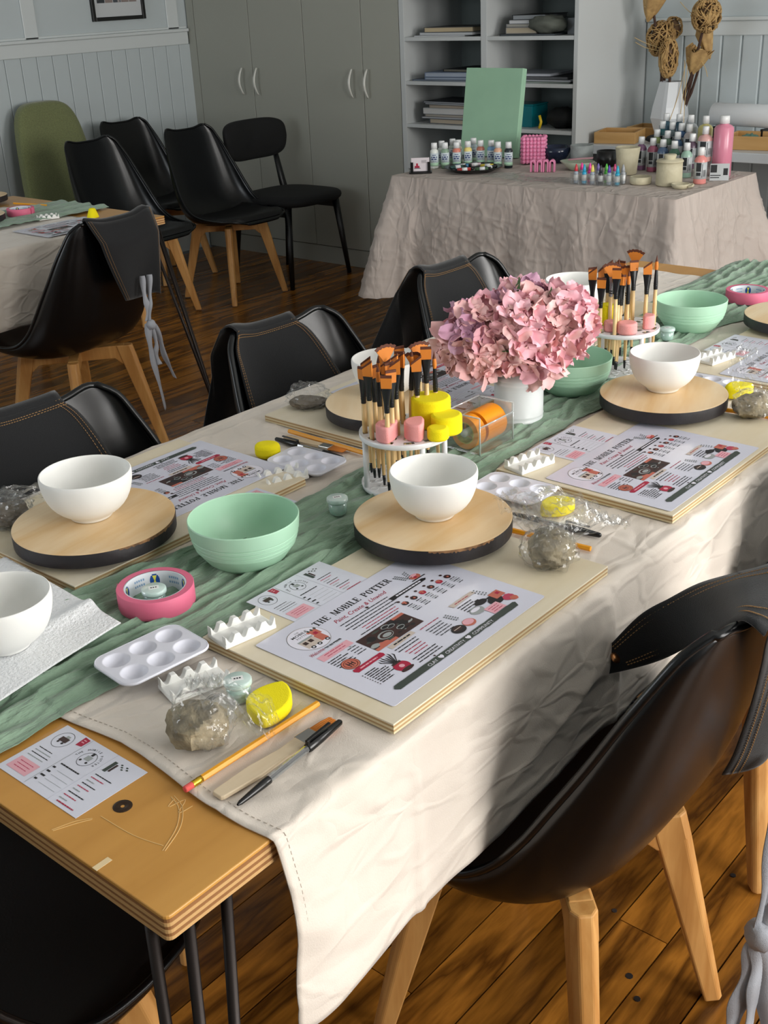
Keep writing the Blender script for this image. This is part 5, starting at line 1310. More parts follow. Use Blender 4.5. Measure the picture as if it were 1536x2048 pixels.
def holder(label, x, y, z, spots, where, rz0=0.0, ro=0.0715, zt=0.090):
    t = thing('brush_holder', label, 'brush holder', (x, y, z), rz0)
    def plate(z0, z1, holes, name):
        m = MB(); m.lathe([(ro - 0.0005, z0), (ro, z0 + 0.0005), (ro, z1 - 0.0005), (ro - 0.0005, z1)], seg=64)
        # plate with round holes: rings of sectors
        seg = 48; rr_ = [0, 0.014, 0.022, 0.030, 0.040, 0.048, 0.058, 0.066, ro - 0.0005]
        for zz, flip in ((z1, False), (z0, True)):
            for a, b in zip(rr_, rr_[1:]):
                hole_ring = (a, b) in ((0.022, 0.030), (0.040, 0.048), (0.058, 0.066)) and holes
                for k in range(seg):
                    if hole_ring and (k % 4) in (1, 2): continue
                    a0, a1 = 2 * math.pi * k / seg, 2 * math.pi * (k + 1) / seg
                    P_ = [(a * math.cos(a0), a * math.sin(a0), zz), (b * math.cos(a0), b * math.sin(a0), zz), (b * math.cos(a1), b * math.sin(a1), zz), (a * math.cos(a1), a * math.sin(a1), zz)]
                    if a == 0: P_ = P_[1:] + P_[:1]; P_ = [P_[0], P_[1], P_[2]]
                    m.add(P_, [tuple(range(len(P_)))] if not flip else [tuple(range(len(P_)))[::-1]])
        m.build(name, acr, t, angle=50)
    plate(0, 0.006, False, 'base_plate'); plate(zt - 0.008, zt, True, 'top_plate')
    cup = MB()
    for k in range(12):
        for rr in (0.026, 0.044, 0.062):
            a = 2 * math.pi * (k * 4 + 2) / 48; cup.lathe([(0.0052, 0.006), (0.0060, 0.0072), (0.0068, 0.006)], (rr * math.cos(a), rr * math.sin(a), 0), 10)
    cup.build('hole_rim', acr, t, smooth=True)['kind'] = 'stuff'
    for k in range(4):
        a = R(45 + 90 * k) + 0.3; MB().tube([(0.067 * math.cos(a), 0.067 * math.sin(a), 0.005), (0.067 * math.cos(a), 0.067 * math.sin(a), zt - 0.005)], 0.0045, 10).build('post', acr, t, smooth=True)
    def scr(q): a = 2 * math.pi * (q[1] * 4 + 2) / 48; r0 = (0.026, 0.044, 0.062)[q[2]]; p = Vector((x + r0 * math.cos(a) - .6589, y + r0 * math.sin(a) + .4363, 0)); return p.dot(_r) / p.dot(-_b)
    order = {}
    for kd in ('flat', 'angled', 'fan', 'round'):
        for n_, q in enumerate(sorted([q for q in spots if q[0] == kd], key=scr)): order[q] = n_
    ORD = ('leftmost', 'second from the left', 'third from the left', 'fourth from the left', 'fifth from the left', 'sixth from the left', 'seventh from the left', 'eighth from the left', 'ninth from the left')
    for i, (kind, k, rr, lean, la, dz, ry) in enumerate(spots):
        a = 2 * math.pi * (k * 4 + 2) / 48; R_ = (0.026, 0.044, 0.062)[rr]
        lx, ly = lean * math.cos(la), lean * math.sin(la)
        p = Vector((x + R_ * math.cos(a) - lx * 0.09, y + R_ * math.sin(a) - ly * 0.09, z + 0.0075 + dz))
        d = Vector((lx, ly, 1)).normalized(); q = Vector((0, 0, 1)).rotation_difference(d) @ Matrix.Rotation(ry, 3, 'Z').to_quaternion()
        nm = {'flat': 'flat-tipped', 'angled': 'slant-tipped', 'fan': 'fan-shaped', 'round': 'round pointed'}[kind]
        lab = '%s %s paintbrush standing in the %s' % (ORD[order[spots[i]]], nm, where)
        if kind not in BUSED:
            o = BP[kind]; BUSED.add(kind); o.location = p; o.rotation_euler = q.to_euler(); o['label'] = lab; o['group'] = '%s brushes in the %s' % (nm, where)
        else: dup(BP[kind], p, label=lab, group='%s brushes in the %s' % (nm, where), rot=q.to_euler())
    return t
VA = 0.70     # facing angle so that flat tips show towards the camera
rh = random.Random(21)
def spots(n, ks, seed):
    r_ = random.Random(seed); out = []
    kinds = ['flat', 'angled', 'flat', 'round', 'angled', 'fan', 'flat', 'round', 'angled', 'flat', 'round', 'flat', 'angled', 'fan']
    used = set(); i = 0
    while len(out) < n:
        k, rr = r_.choice(ks), r_.randint(0, 2)
        if (k, rr) in used: continue
        used.add((k, rr)); out.append((kinds[i % 14], k, rr, 0.055 * r_.random(), r_.random() * 6.28, 0.026 * r_.random() ** 2, VA + (r_.random() - 0.5) * 1.5)); i += 1
    return out
# near holder: brushes stand on the left and rear of the disc, sponges at the right front
holder('round white brush holder full of brushes and sponges in the middle of the table', -0.413, 0.842, 0.7635, spots(24, [2, 3, 4, 5, 6, 7, 8, 9], 4), 'near white brush holder')
holder('round white brush holder full of brushes behind the hydrangeas', -0.418, 1.524, 0.7635, spots(20, [1, 2, 3, 4, 5, 6, 7, 8, 9, 10], 8), 'far white brush holder')
ZT = 0.7635 + 0.0905
def stand(label, m, r_, h, x, y, z, n=32, k=1.0, bev=0.004, rz=0): return sponge(label, disc(r_, n, k), h, (x, y, z), rz, m, bev=bev)
def halfround(r_): return [(r_ * math.cos(R(a)), r_ * math.sin(R(a))) for a in range(-100, 101, 10)] + [(-r_ * 0.35, r_ * 0.5), (-r_ * 0.35, -r_ * 0.5)]
sponge('pink sponge with a notch on the near brush holder, left one', halfround(0.0225), 0.026, (-0.403, 0.796, ZT), 200, spp)
sponge('pink sponge on the near brush holder, right one beside the yellow sponges', halfround(0.0225), 0.027, (-0.372, 0.826, ZT), 215, spp)
stand('large round yellow sponge at the back of the near brush holder', spy, 0.031, 0.046, -0.392, 0.882, ZT)
stand('yellow sponge in the middle of the three on the near brush holder', spy, 0.024, 0.030, -0.351, 0.868, ZT + 0.010 if False else ZT)
stand('small yellow sponge at the front right of the near brush holder', spy, 0.0165, 0.020, -0.343, 0.836, ZT)
stand('round pink sponge at the front of the far brush holder', spp, 0.019, 0.022, -0.385, 1.482, ZT)
sponge('pink sponge with a notch at the right of the far brush holder', halfround(0.016), 0.026, (-0.373, 1.535, ZT), 20, spp)
stand('second round pink sponge at the left of the far brush holder', spp, 0.015, 0.020, -0.419, 1.482, ZT)
stand('upright yellow sponge among the brushes of the far holder', spy, 0.017, 0.040, -0.449, 1.520, ZT)
# ------------------------------------------------------------------ tape dispenser
t = thing('tape_dispenser', 'clear acrylic tape dispenser with two orange tape rolls beside the milk can', 'tape dispenser', (-0.418, 1.046, 0.7625), R(0))
cl = film('acrylic_clear', (0.96, 0.97, 0.97), 0.10, 0.04, 0.03)
m = MB(); h = 0.066; Lx, Ly = 0.070, 0.098
for a in ((-Lx / 2, Lx / 2, -Ly / 2, Ly / 2, 0, 0.0022), (-Lx / 2, -Lx / 2 + 0.0022, -Ly / 2, Ly / 2, 0.0022, h), (Lx / 2 - 0.0022, Lx / 2, -Ly / 2, Ly / 2, 0.0022, h * 0.75), (-Lx / 2 + 0.0022, Lx / 2 - 0.0022, -Ly / 2, -Ly / 2 + 0.0022, 0.0022, h), (-Lx / 2 + 0.0022, Lx / 2 - 0.0022, Ly / 2 - 0.0022, Ly / 2, 0.0022, h)): m.bx(*a)
m.build('case', cl, t, bev=0.0008)
ed = mat('acrylic_edge', 'dfe6e6', 0.1, trans=0.6); e = MB()
for y in (-Ly / 2 + 0.001, Ly / 2 - 0.001):
    e.tube([(-Lx / 2, y, 0), (-Lx / 2, y, h), (Lx / 2, y, h), (Lx / 2, y, 0)], 0.0016, 6)
e.tube([(-Lx / 2, -Ly / 2, h), (-Lx / 2, Ly / 2, h)], 0.0016, 6); e.tube([(Lx / 2, -Ly / 2, h * 0.75), (Lx / 2, Ly / 2, h * 0.75)], 0.0014, 6)
e.tube([(-Lx / 2, -Ly / 2 + 0.01, h), (-Lx / 2 - 0.002, -Ly / 2 + 0.004, h + 0.012), (-Lx / 2 + 0.002, -Ly / 2 + 0.012, h + 0.016)], 0.0022, 6)
e.build('case_edge', ed, t, smooth=True)
MO = mat('tape_orange', 'f3960f', 0.4, bump=(300, 0.05)); YX2 = Matrix.Rotation(R(-90), 3, 'X')
for y0, w, r_ in ((-0.043, 0.022, 0.0285), (-0.014, 0.054, 0.0290)):
    g = MB().lathe([(0.019, 0), (r_ - 0.0004, 0), (r_, 0.0004), (r_, w - 0.0004), (r_ - 0.0004, w), (0.019, w)], (0, y0, 0.0320), 48, M=YX2).build('tape_roll', MO, t, angle=40)
    MB().lathe([(0.0191, w), (0.0175, w), (0.0175, 0), (0.0191, 0)], (0, y0, 0.0320), 40, M=YX2).build('roll_core', mat('core_yellow', 'e4d64a', 0.5, var=(90, '6a6a30', 0.6)), g, angle=40)
MB().tube([(0, -0.046, 0.0320), (0, 0.047, 0.0320)], 0.0065, 14).build('spindle', mat('spindle_white', 'dfe0dc', 0.3), t, smooth=True)
# ------------------------------------------------------------------ milk can with hydrangeas
can = mat('enamel_white', 'dfe4e4', 0.28)
t = thing('milk_can', 'white enamel milk can used as a vase for the pink hydrangeas', 'vase', (-0.436, 1.190, 0.7625), R(0))
MB().lathe([(0, 0), (0.0430, 0), (0.0445, 0.0010), (0.0450, 0.003), (0.0445, 0.005), (0.0440, 0.0065), (0.0440, 0.0100), (0.0446, 0.0110), (0.0440, 0.0125), (0.0440, 0.068), (0.0447, 0.0695), (0.0440, 0.071), (0.0440, 0.076), (0.0447, 0.0775), (0.0438, 0.079), (0.0405, 0.084), (0.034, 0.089), (0.031, 0.094), (0.031, 0.106), (0.037, 0.114), (0.0375, 0.1155), (0.036, 0.1155), (0.0295, 0.106), (0.0295, 0.09), (0.040, 0.078), (0.042, 0.07), (0.042, 0.004), (0, 0.003)], seg=72).build('can_body', can, t, smooth=True)
for s_ in (-1, 1):
    MB().tube(smoothpts([(0.031 * 0.76 * s_, 0.031 * 0.64 * s_, 0.103), (0.048 * .76 * s_, 0.048 * .64 * s_, 0.104), (0.054 * .76 * s_, 0.054 * .64 * s_, 0.092), (0.043 * .76 * s_, 0.043 * .64 * s_, 0.080)], 12), 0.0032, 8, flat=(2.0, 0.7)).build('handle', can, t, smooth=True)
pm_ = [mat('petal_pink', 'f2c0c8', 0.7, sss=0.0, var=(60, 'e6a6b4', 0.7)), mat('petal_blush', 'f4cac6', 0.7, var=(60, 'e8b0b0', 0.7)), mat('petal_mauve', 'deb2c8', 0.7, var=(60, 'c894b2', 0.7))]
hb = thing('hydrangea_bunch', 'bunch of pink artificial hydrangeas standing in the white milk can', 'flowers', (-0.436, 1.190, 0.855))
def floret_mesh(seed, m_):
    r_ = random.Random(seed); mb = MB()
    for k in range(4):
        a = k * math.pi / 2 + (r_.random() - 0.5) * 0.4; L_ = 0.0215 * (0.85 + 0.3 * r_.random()); W_ = 0.0125 * (0.9 + 0.25 * r_.random()); cup = 0.25 + 0.5 * r_.random(); tw = (r_.random() - 0.5) * 0.8
        def f(u, v):
            q = u * 2 - 1; w = W_ * math.sin(math.pi * min(1, 0.12 + v * 0.80)) ** 0.6
            x = 0.001 + L_ * v; y = q * w; z = cup * L_ * v * v * 0.9 + 0.0035 * q * q * (1 - v) + 0.0024 * math.sin(q * 4 + seed) * v + tw * y * v + 0.0014 * math.sin(v * 9 + k)
            return Vector((x * math.cos(a) - y * math.sin(a), x * math.sin(a) + y * math.cos(a), z))
        mb.grid(f, 5, 5)
    mb.blob((0, 0, 0.001), 0.0016, 6, 4)
    return mb.mesh('floret', m_, smooth=True)
fls = [floret_mesh(i, pm_[i % 3]) for i in range(9)]
rf = random.Random(12); cnt = 0
heads = [((-0.062, -0.052, 0.070), (0.052, 0.052, 0.058), (1, 2, 0)), ((0.060, 0.056, 0.078), (0.058, 0.058, 0.062), (0, 0, 1)), ((0.020, -0.025, 0.072), (0.052, 0.052, 0.062), (1, 0, 1)), ((-0.020, 0.035, 0.098), (0.050, 0.050, 0.048), (0, 2, 1)), ((-0.030, -0.075, 0.035), (0.035, 0.035, 0.035), (1, 1, 0)), ((0.050, -0.002, 0.022), (0.038, 0.038, 0.036), (1, 0, 0)), ((-0.100, -0.070, 0.045), (0.034, 0.034, 0.040), (1, 1, 1))]
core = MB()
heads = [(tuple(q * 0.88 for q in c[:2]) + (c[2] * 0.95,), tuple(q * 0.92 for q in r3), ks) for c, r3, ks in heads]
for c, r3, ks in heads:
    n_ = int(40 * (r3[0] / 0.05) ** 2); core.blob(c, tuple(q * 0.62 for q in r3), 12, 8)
    for i in range(n_):
        ph = math.acos(1 - 2 * (i + 0.5) / n_); th = i * 2.39996
        d = Vector((math.cos(th) * math.sin(ph), math.sin(th) * math.sin(ph), math.cos(ph)))
        p = Vector(c) + Vector((d.x * r3[0], d.y * r3[1], d.z * r3[2])) * (0.86 + 0.12 * rf.random())
        if any((Vector(((p.x - c2[0]) / r2[0], (p.y - c2[1]) / r2[1], (p.z - c2[2]) / r2[2]))).length < 0.72 for c2, r2, _ in heads if c2 != c): continue
        if p.z < 0.002: continue
        kk = rf.choice(ks) + 3 * rf.randint(0, 2)
        o = bpy.data.objects.new('floret', fls[kk]); COL.objects.link(o); o.parent = hb; o.location = p
        dd = (d + Vector((rf.uniform(-.45, .45), rf.uniform(-.45, .45), rf.uniform(-.3, .35)))).normalized()
        o.rotation_euler = (Vector((0, 0, 1)).rotation_difference(dd) @ Matrix.Rotation(rf.random() * 6, 3, 'Z').to_quaternion()).to_euler(); s_ = 1.10 + 0.35 * rf.random(); o.scale = (s_, s_, s_)
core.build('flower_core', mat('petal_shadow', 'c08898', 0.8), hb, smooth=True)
lf = mat('leaf_green', '3f6a34', 0.6)
def leafm(L_, W_):
    return lambda u, v: Vector((L_ * v, (u * 2 - 1) * W_ * math.sin(math.pi * min(1, v * 0.94 + 0.03)) * (1 + 0.12 * math.sin(v * 40)), 0.25 * L_ * v * v - 0.3 * abs(u - 0.5) * W_ + 0.0))
for (x, y, z, a, b, L_) in ((-0.016, -0.004, 0.116, 0.9, -1.0, 0.045), (0.032, 0.028, 0.116, 0.2, -0.9, 0.03), (0.012, -0.038, 0.055, -1.2, 0.2, 0.05), (-0.02, -0.05, 0.03, -2.4, 0.4, 0.05), (0.02, 0.0, 0.02, 0.3, 0.3, 0.05)):
    o = MB().grid(leafm(L_, L_ * 0.28), 6, 12).build('leaf', lf, hb, smooth=True); o.location = (x, y, z); o.rotation_euler = (0, b, a)
for a in range(5): MB().tube([(0.010 * math.cos(a * 1.25), 0.010 * math.sin(a * 1.25), -0.085), (0.012 * math.cos(a * 1.25), 0.012 * math.sin(a * 1.25), 0.0), (0.04 * math.cos(a * 1.25), 0.04 * math.sin(a * 1.25), 0.06)], 0.0018, 6).build('stem', lf, hb, smooth=True)
# ------------------------------------------------------------------ ties of the apron on the left table's chair
m = MB()
def W2D(p): return ta.matrix_world.inverted() @ Vector(p)
ta.matrix_world = Matrix.Translation(ta.location) @ Matrix.Rotation(ta.rotation_euler.z, 4, 'Z')
S_ = (0.76, 0.64)
def tie(P, w, tw=0.0, n=26):
    mm = MB(); ribbon(mm, smoothpts(P, n), w, S_, tw); mm.v = [tuple(W2D(p)) for p in mm.v]; return mm
for P, w, tw in (([(-2.335, 1.845, 0.66), (-2.33, 1.84, 0.60), (-2.325, 1.842, 0.555), (-2.33, 1.838, 0.515)], 0.020, 0.9), ([(-2.33, 1.870, 0.66), (-2.325, 1.858, 0.60), (-2.32, 1.846, 0.55), (-2.325, 1.842, 0.515)], 0.022, -0.8)):
    tie(P, w, tw).build('tie', gtie, ta, smooth=True, solid=0.0015)
kb = MB().blob((-2.325, 1.848, 0.50), (0.016, 0.016, 0.017), 14, 10, fn=lambda d: 1 + 0.25 * nz(d.x * 3, d.y * 3, d.z * 3)); kb.v = [tuple(W2D(p)) for p in kb.v]; kb.build('tie_knot', gtie, ta, smooth=True)
for P, w, tw in (([(-2.33, 1.838, 0.505), (-2.325, 1.832, 0.45), (-2.33, 1.84, 0.38), (-2.325, 1.85, 0.29), (-2.33, 1.865, 0.20)], 0.024, 1.6), ([(-2.325, 1.856, 0.50), (-2.32, 1.872, 0.45), (-2.325, 1.885, 0.39), (-2.325, 1.905, 0.335), (-2.32, 1.915, 0.30)], 0.026, -1.0), ([(-2.325, 1.845, 0.50), (-2.32, 1.855, 0.44), (-2.325, 1.852, 0.40), (-2.325, 1.862, 0.36)], 0.018, 0.6)):
    tie(P, w, tw).build('tie', gtie, ta, smooth=True, solid=0.0015)
# ------------------------------------------------------------------ apron over the nearest right-hand chair
t = thing('apron', 'black denim apron with copper rivet and grey ties over the nearest right-hand chair', 'apron', (0.0, 0.0, 0.0))
up = [(0.0, 0.719, 0.642), (0.02, 0.732, 0.674), (0.06, 0.734, 0.732), (0.1, 0.733, 0.771), (0.14, 0.728, 0.807), (0.18, 0.734, 0.83), (0.215, 0.743, 0.848), (0.25, 0.765, 0.868)]
lo = [(0.004, 0.714, 0.627), (0.05, 0.734, 0.647), (0.09, 0.752, 0.67), (0.15, 0.719, 0.734), (0.2, 0.658, 0.794), (0.248, 0.590, 0.856), (0.272, 0.570, 0.868), (0.285, 0.570, 0.862)]
def rs(u, v):
    a, b = Vector(_ip(up, u)), Vector(_ip(lo, u)); p = a.lerp(b, v); p += Vector((0.25, -0.2, 0.6)) * (0.010 * math.sin(v * math.pi) * (0.3 + u) + 0.004 * math.sin(v * 9 + u * 8) * u); return p
m = MB().grid(rs, 44, 14)
lf_ = [(0.288, 0.575, 0.862), (0.272, 0.61, 0.828), (0.250, 0.662, 0.762), (0.226, 0.71, 0.684), (0.206, 0.74, 0.615), (0.186, 0.765, 0.549), (0.168, 0.78, 0.503)]
rt_ = [(0.262, 0.900, 0.872), (0.285, 0.920, 0.83), (0.280, 0.93, 0.76), (0.275, 0.93, 0.69), (0.270, 0.93, 0.63), (0.268, 0.93, 0.60), (0.266, 0.93, 0.585)]
def rb2(u, v):
    a, b = Vector(_ip(lf_, v)), Vector(_ip(rt_, v)); p = a.lerp(b, u); p += Vector((1, -0.3, 0)) * (0.018 * math.sin(u * 7 + v) * v * math.sin(math.pi * min(1, u + .05)) + 0.02 * math.sin(math.pi * u)); return p
m.grid(rb2, 30, 30)
def rt3(u, v):
    a = rs(0.70 + 0.30 * v, 0.0) if False else Vector(_ip(up, 0.72 + 0.28 * v)); b = rb2(0.02 + 0.9 * v, 0.0)
    return a.lerp(b, u) + Vector((0, 0, 0.012 * math.sin(math.pi * u)))
m.grid(rt3, 16, 16)
m.build('panel', den, t, smooth=True, solid=0.0024, off=0)
st = MB()
def run2(fn, n=70):
    for i in range(n): st.tube([fn(i / n), fn((i + 0.6) / n)], 0.0008, 4)
N_ = Vector((0.35, -0.3, 0.8)).normalized() * 0.0028
for q in (0.12, 0.22, 0.80, 0.88): run2(lambda v, q=q: rs(0.14 + 0.86 * v, q) + N_)
for q in (0.04, 0.075): run2(lambda v, q=q: rb2(q, v) + Vector((0.0028, -0.001, 0)))
for q in (0.05, 0.085): run2(lambda v, q=q: rb2(v, q) + Vector((0.003, -0.001, 0.001)), 50)
st.build('stitching', sti, t)['kind'] = 'stuff'
p = rs(0.12, 0.5) + N_
MB().lathe([(0, 0.004), (0.005, 0.0036), (0.0078, 0.001), (0.0078, -0.001)], p, 16, M=Matrix.Rotation(R(45), 3, 'Y')).build('rivet', cop, t, smooth=True)
def tie2(P, w, tw=0.0, n=26):
    mm = MB(); ribbon(mm, smoothpts(P, n), w, S_, tw); return mm
for P, w, tw in (([(0.240, 0.790, 0.555), (0.242, 0.79, 0.46), (0.246, 0.785, 0.36), (0.244, 0.782, 0.275)], 0.026, 0.5), ([(0.258, 0.80, 0.565), (0.262, 0.80, 0.46), (0.262, 0.79, 0.36), (0.250, 0.784, 0.275)], 0.026, -0.6),
        ([(0.244, 0.782, 0.25), (0.240, 0.772, 0.19), (0.232, 0.762, 0.12), (0.226, 0.758, 0.05)], 0.040, 0.5), ([(0.250, 0.784, 0.25), (0.262, 0.79, 0.19), (0.270, 0.795, 0.11), (0.274, 0.795, 0.03)], 0.040, -0.4), ([(0.247, 0.783, 0.25), (0.250, 0.776, 0.18), (0.248, 0.772, 0.08)], 0.034, 0.9)):
    tie2(P, w, tw).build('tie', gtie, t, smooth=True, solid=0.0018)
MB().blob((0.246, 0.783, 0.262), (0.022, 0.020, 0.024), 16, 12, fn=lambda d: 1 + 0.3 * nz(d.x * 3, d.y * 3, d.z * 4)).build('tie_knot', gtie, t, smooth=True)
# ------------------------------------------------------------------ things on the display table
ZD = 0.7520
o = thing('mint_canvas', 'mint green painted canvas leaning upright against the shelves', 'canvas', (-2.478, 3.955, ZD + 0.002), rot=(R(-9), 0, R(0)))
MB().bx(-0.153, 0.153, 0, 0.032, 0, 0.375).build('canvas_front', mat('canvas_mint', '9cc4a6', 0.75, bump=(600, 0.25), var=(8, '93bb9f', 0.6)), o, bev=0.003)
MB().bx(-0.150, 0.150, 0.0322, 0.0330, 0.02, 0.355).build('canvas_back', mat('canvas_raw', 'c9c0ae', 0.9), o)
white = mat('cap_white', 'e2e4e4', 0.35)
def smallbottle(label, x, y, col, k=1.0):
    t = thing('paint_bottle', label, 'bottle', (x, y, ZD), R(35)); c = mat('bt' + col, col, 0.35)
    MB().lathe([(0, 0), (0.0165 * k, 0), (0.0175 * k, 0.002), (0.0175 * k, 0.068), (0.0165 * k, 0.074), (0.0095 * k, 0.080), (0.0095 * k, 0.084), (0, 0.084)], seg=24).build('bottle_body', c, t, smooth=True)
    MB().lathe([(0.0105, 0.0805), (0.0135, 0.0805), (0.0125, 0.104), (0.0115, 0.105), (0, 0.105)], seg=20).build('cap', white, t, smooth=True)
    MB().lathe([(0.0177 * k, 0.022), (0.0178 * k, 0.022), (0.0178 * k, 0.064), (0.0177 * k, 0.064)], seg=24).build('label', mat('label_pale', 'cdd8dc', 0.5), t, smooth=True)
    MB().lathe([(0.01785 * k, 0.010), (0.0179 * k, 0.010), (0.0179 * k, 0.024), (0.01785 * k, 0.024)], seg=24).build('label_foot', mat('label_green', 'a9cdb0', 0.5), t, smooth=True)
    m = MB()
    for j, (z0, z1, w) in enumerate(((0.054, 0.057, 0.5), (0.044, 0.050, 0.75), (0.036, 0.042, 0.75), (0.030, 0.032, 0.5))):
        n = 10; v = []
        for i in range(n + 1):
            a = R(-90) - w + 2 * w * i / n
            for z_ in (z0, z1): v.append((0.0181 * k * math.cos(a), 0.0181 * k * math.sin(a), z_))
        m.add(v, [(2 * i, 2 * i + 2, 2 * i + 3, 2 * i + 1) for i in range(n) if (i * 7 + j) % 5 or j == 0])
    m.build('label_print', mat('print_navy', '3c4a78', 0.5), t)
    return t
for x, y, c, l in ((-2.491, 3.585, 'dde2dc', 'white paint bottle at the left end of the small bottle row'), (-2.452, 3.610, '86a08a', 'sage green paint bottle second from the left in the small bottle row'), (-2.414, 3.642, 'd07f6c', 'coral paint bottle in the small bottle row'),
        (-2.386, 3.685, 'e0cf7c', 'pale yellow paint bottle in the small bottle row'), (-2.350, 3.728, 'b06f5c', 'brick paint bottle left of the blue one in the small bottle row'), (-2.306, 3.745, '7aa3c8', 'light blue paint bottle in the small bottle row'), (-2.250, 3.715, 'd9a98a', 'peach paint bottle second from the right in the small bottle row'), (-2.203, 3.725, '16242a', 'black paint bottle at the right end of the small bottle row')):
    smallbottle(l, x, y, c)
for x, y, c, l in ((-2.500, 3.650, 'c8d0c8', 'white capped paint bottle behind the left end of the small bottle row'), (-2.498, 3.725, 'b9c4ba', 'rearmost white capped paint bottle behind the small bottle row'), (-2.452, 3.705, 'cfc6b4', 'cream paint bottle behind the coral one'), (-2.425, 3.780, 'aebfc4', 'grey blue paint bottle behind the pale yellow one')):
    smallbottle(l, x, y, c)
blkp = mat('plastic_black', '0c0d0e', 0.3)
t = thing('card_stand', 'black stand with a stack of business cards at the left front of the display table', 'card stand', (-2.462, 3.452, ZD), R(38))
MB().bx(-0.048, 0.048, -0.020, 0.030, 0, 0.006).bx(-0.042, -0.030, -0.012, 0.012, 0.006, 0.045).bx(0.030, 0.042, -0.012, 0.012, 0.006, 0.045).bx(-0.042, 0.042, 0.010, 0.014, 0.006, 0.045).build('stand', blkp, t, bev=0.001)
MB().bx(-0.038, 0.038, -0.004, 0.006, 0.008, 0.062).build('business_cards', mat('card_white', 'd4ccd0', 0.5), t)
m = MB(); m.bx(-0.024, -0.004, -0.0046, -0.0040, 0.022, 0.030, 1).bx(-0.018, -0.010, -0.0046, -0.0040, 0.030, 0.040, 1).bx(-0.026, 0.0, -0.0046, -0.004, 0.019, 0.0215, 0)
for i in range(3): m.bx(0.004, 0.026, -0.0046, -0.004, 0.050 - 0.004 * i, 0.0512 - 0.004 * i, 0)
m.build('card_print', [INK, PK[1]], t)
t = thing('round_tray', 'round black tray holding colourful paint tubes', 'tray', (-2.288, 3.590, ZD), R(35))
MB().lathe([(0, 0), (0.085, 0), (0.100, 0.010), (0.122, 0.017), (0.123, 0.019), (0.100, 0.014), (0.084, 0.004), (0, 0.004)], seg=56).build('tray', blkp, t, smooth=True)
def tube_(label, x, y, rz, col, i):
    t = thing('paint_tube', label, 'paint tube', (x, y, ZD + 0.0145), R(rz))
    MB().tube([(-0.032, 0, 0), (-0.01, 0, 0.001), (0.024, 0, 0.002)], [0.0085, 0.0095, 0.009], 12, flat=(1.1, 0.8)).build('tube_body', mat('tb' + col, col, 0.3), t, smooth=True)
    MB().tube([(0.0245, 0, 0.002), (0.036, 0, 0.003)], [0.0065, 0.006], 10).build('cap', blkp, t, smooth=True)
    MB().tube([(-0.012, 0, 0.001), (0.010, 0, 0.0017)], 0.0099, 12, flat=(1.1, 0.82)).build('label', white, t, smooth=True)
for i, (a, rz, col, l) in enumerate(((200, 20, '2f4f4a', 'dark green paint tube at the left of the round tray'), (165, -10, '2b6f96', 'blue paint tube on the round tray'), (120, 15, 'c9b8bc', 'pale pink paint tube in the middle of the round tray'), (275, 5, 'a8342e', 'red paint tube at the front of the round tray'), (60, -20, 'd8c23a', 'yellow paint tube on the round tray'), (20, 30, '2a3330', 'black paint tube on the round tray'), (340, 0, '3f5d3c', 'green paint tube at the right of the round tray'))):
    tube_(l, -2.288 + 0.068 * math.cos(R(a)), 3.590 + 0.068 * math.sin(R(a)), rz + 35, col, i)
pk = mat('silicone_pink', 'e58ab0', 0.45)
t = thing('bubble_mould', 'pink bubble-textured pot beside the mint canvas', 'pot', (-2.178, 3.880, ZD), R(28))
MB().bx(-0.046, 0.046, -0.046, 0.046, 0.004, 0.106).build('wall', pk, t, bev=0.01)
m = MB(); s_ = 0.0155
for k in range(7):
    z = 0.010 + k * s_
    for i in range(6):
        q = -0.0388 + i * s_
        for p in ((q, -0.046), (q, 0.046), (-0.046, q), (0.046, q)): m.blob((p[0], p[1], z + 0.001), 0.0088, 10, 6)
m.build('bubble', pk, t, smooth=True)['kind'] = 'stuff'
t = thing('arch_mould', 'small pink four-arched holder in front of the bubble pot', 'holder', (-2.008, 3.690, ZD), R(24))
for i in range(4):
    x = -0.039 + i * 0.026; v = []
    for r_ in (0.012, 0.006):
        for j in range(11): a = math.pi * j / 10; v.append((x + r_ * math.cos(a), 0.034 + r_ * math.sin(a) * 1.25))
    m = MB(); out = [(x + 0.012, 0)] + [(p[0], p[1]) for p in v[:11]] + [(x - 0.012, 0), (x - 0.006, 0)] + [(p[0], p[1]) for p in v[11:][::-1]] + [(x + 0.006, 0)]
    m.prism(out, -0.014, 0.014); m.v = [(p[0], p[2], p[1]) for p in m.v]; m.f = [f[::-1] for f in m.f]; m.build('arch', pk, t, bev=0.0015)
glz = mat('glaze_navy', '1b2740', 0.15, var=(14, '0e1626', 0.8))
def lath(name, label, cat, prof, x, y, m, seg=48, z=ZD, sm=True, fn=None, solid=0):
    o = MB().lathe(prof, seg=seg, fn=fn).build(name, m, None, smooth=sm, solid=solid); o.location = (x, y, z); return tag(o, label, cat)
lath('navy_bowl', 'dark navy glazed bowl beside the pink bubble pot', 'bowl', [(0, 0), (0.035, 0), (0.040, 0.006), (0.060, 0.035), (0.068, 0.066), (0.064, 0.066), (0.055, 0.035), (0.030, 0.010), (0, 0.008)], -2.100, 3.935, glz)
gc = mat('ceramic_grey', '9ba19f', 0.6, bump=(60, 0.4), var=(30, '858b8a', 0.7))
lath('grey_cup', 'pale grey ceramic cup behind the boat-shaped dish', 'cup', [(0, 0), (0.042, 0), (0.046, 0.004), (0.049, 0.075), (0.046, 0.076), (0.042, 0.008), (0, 0.006)], -1.985, 3.955, gc)
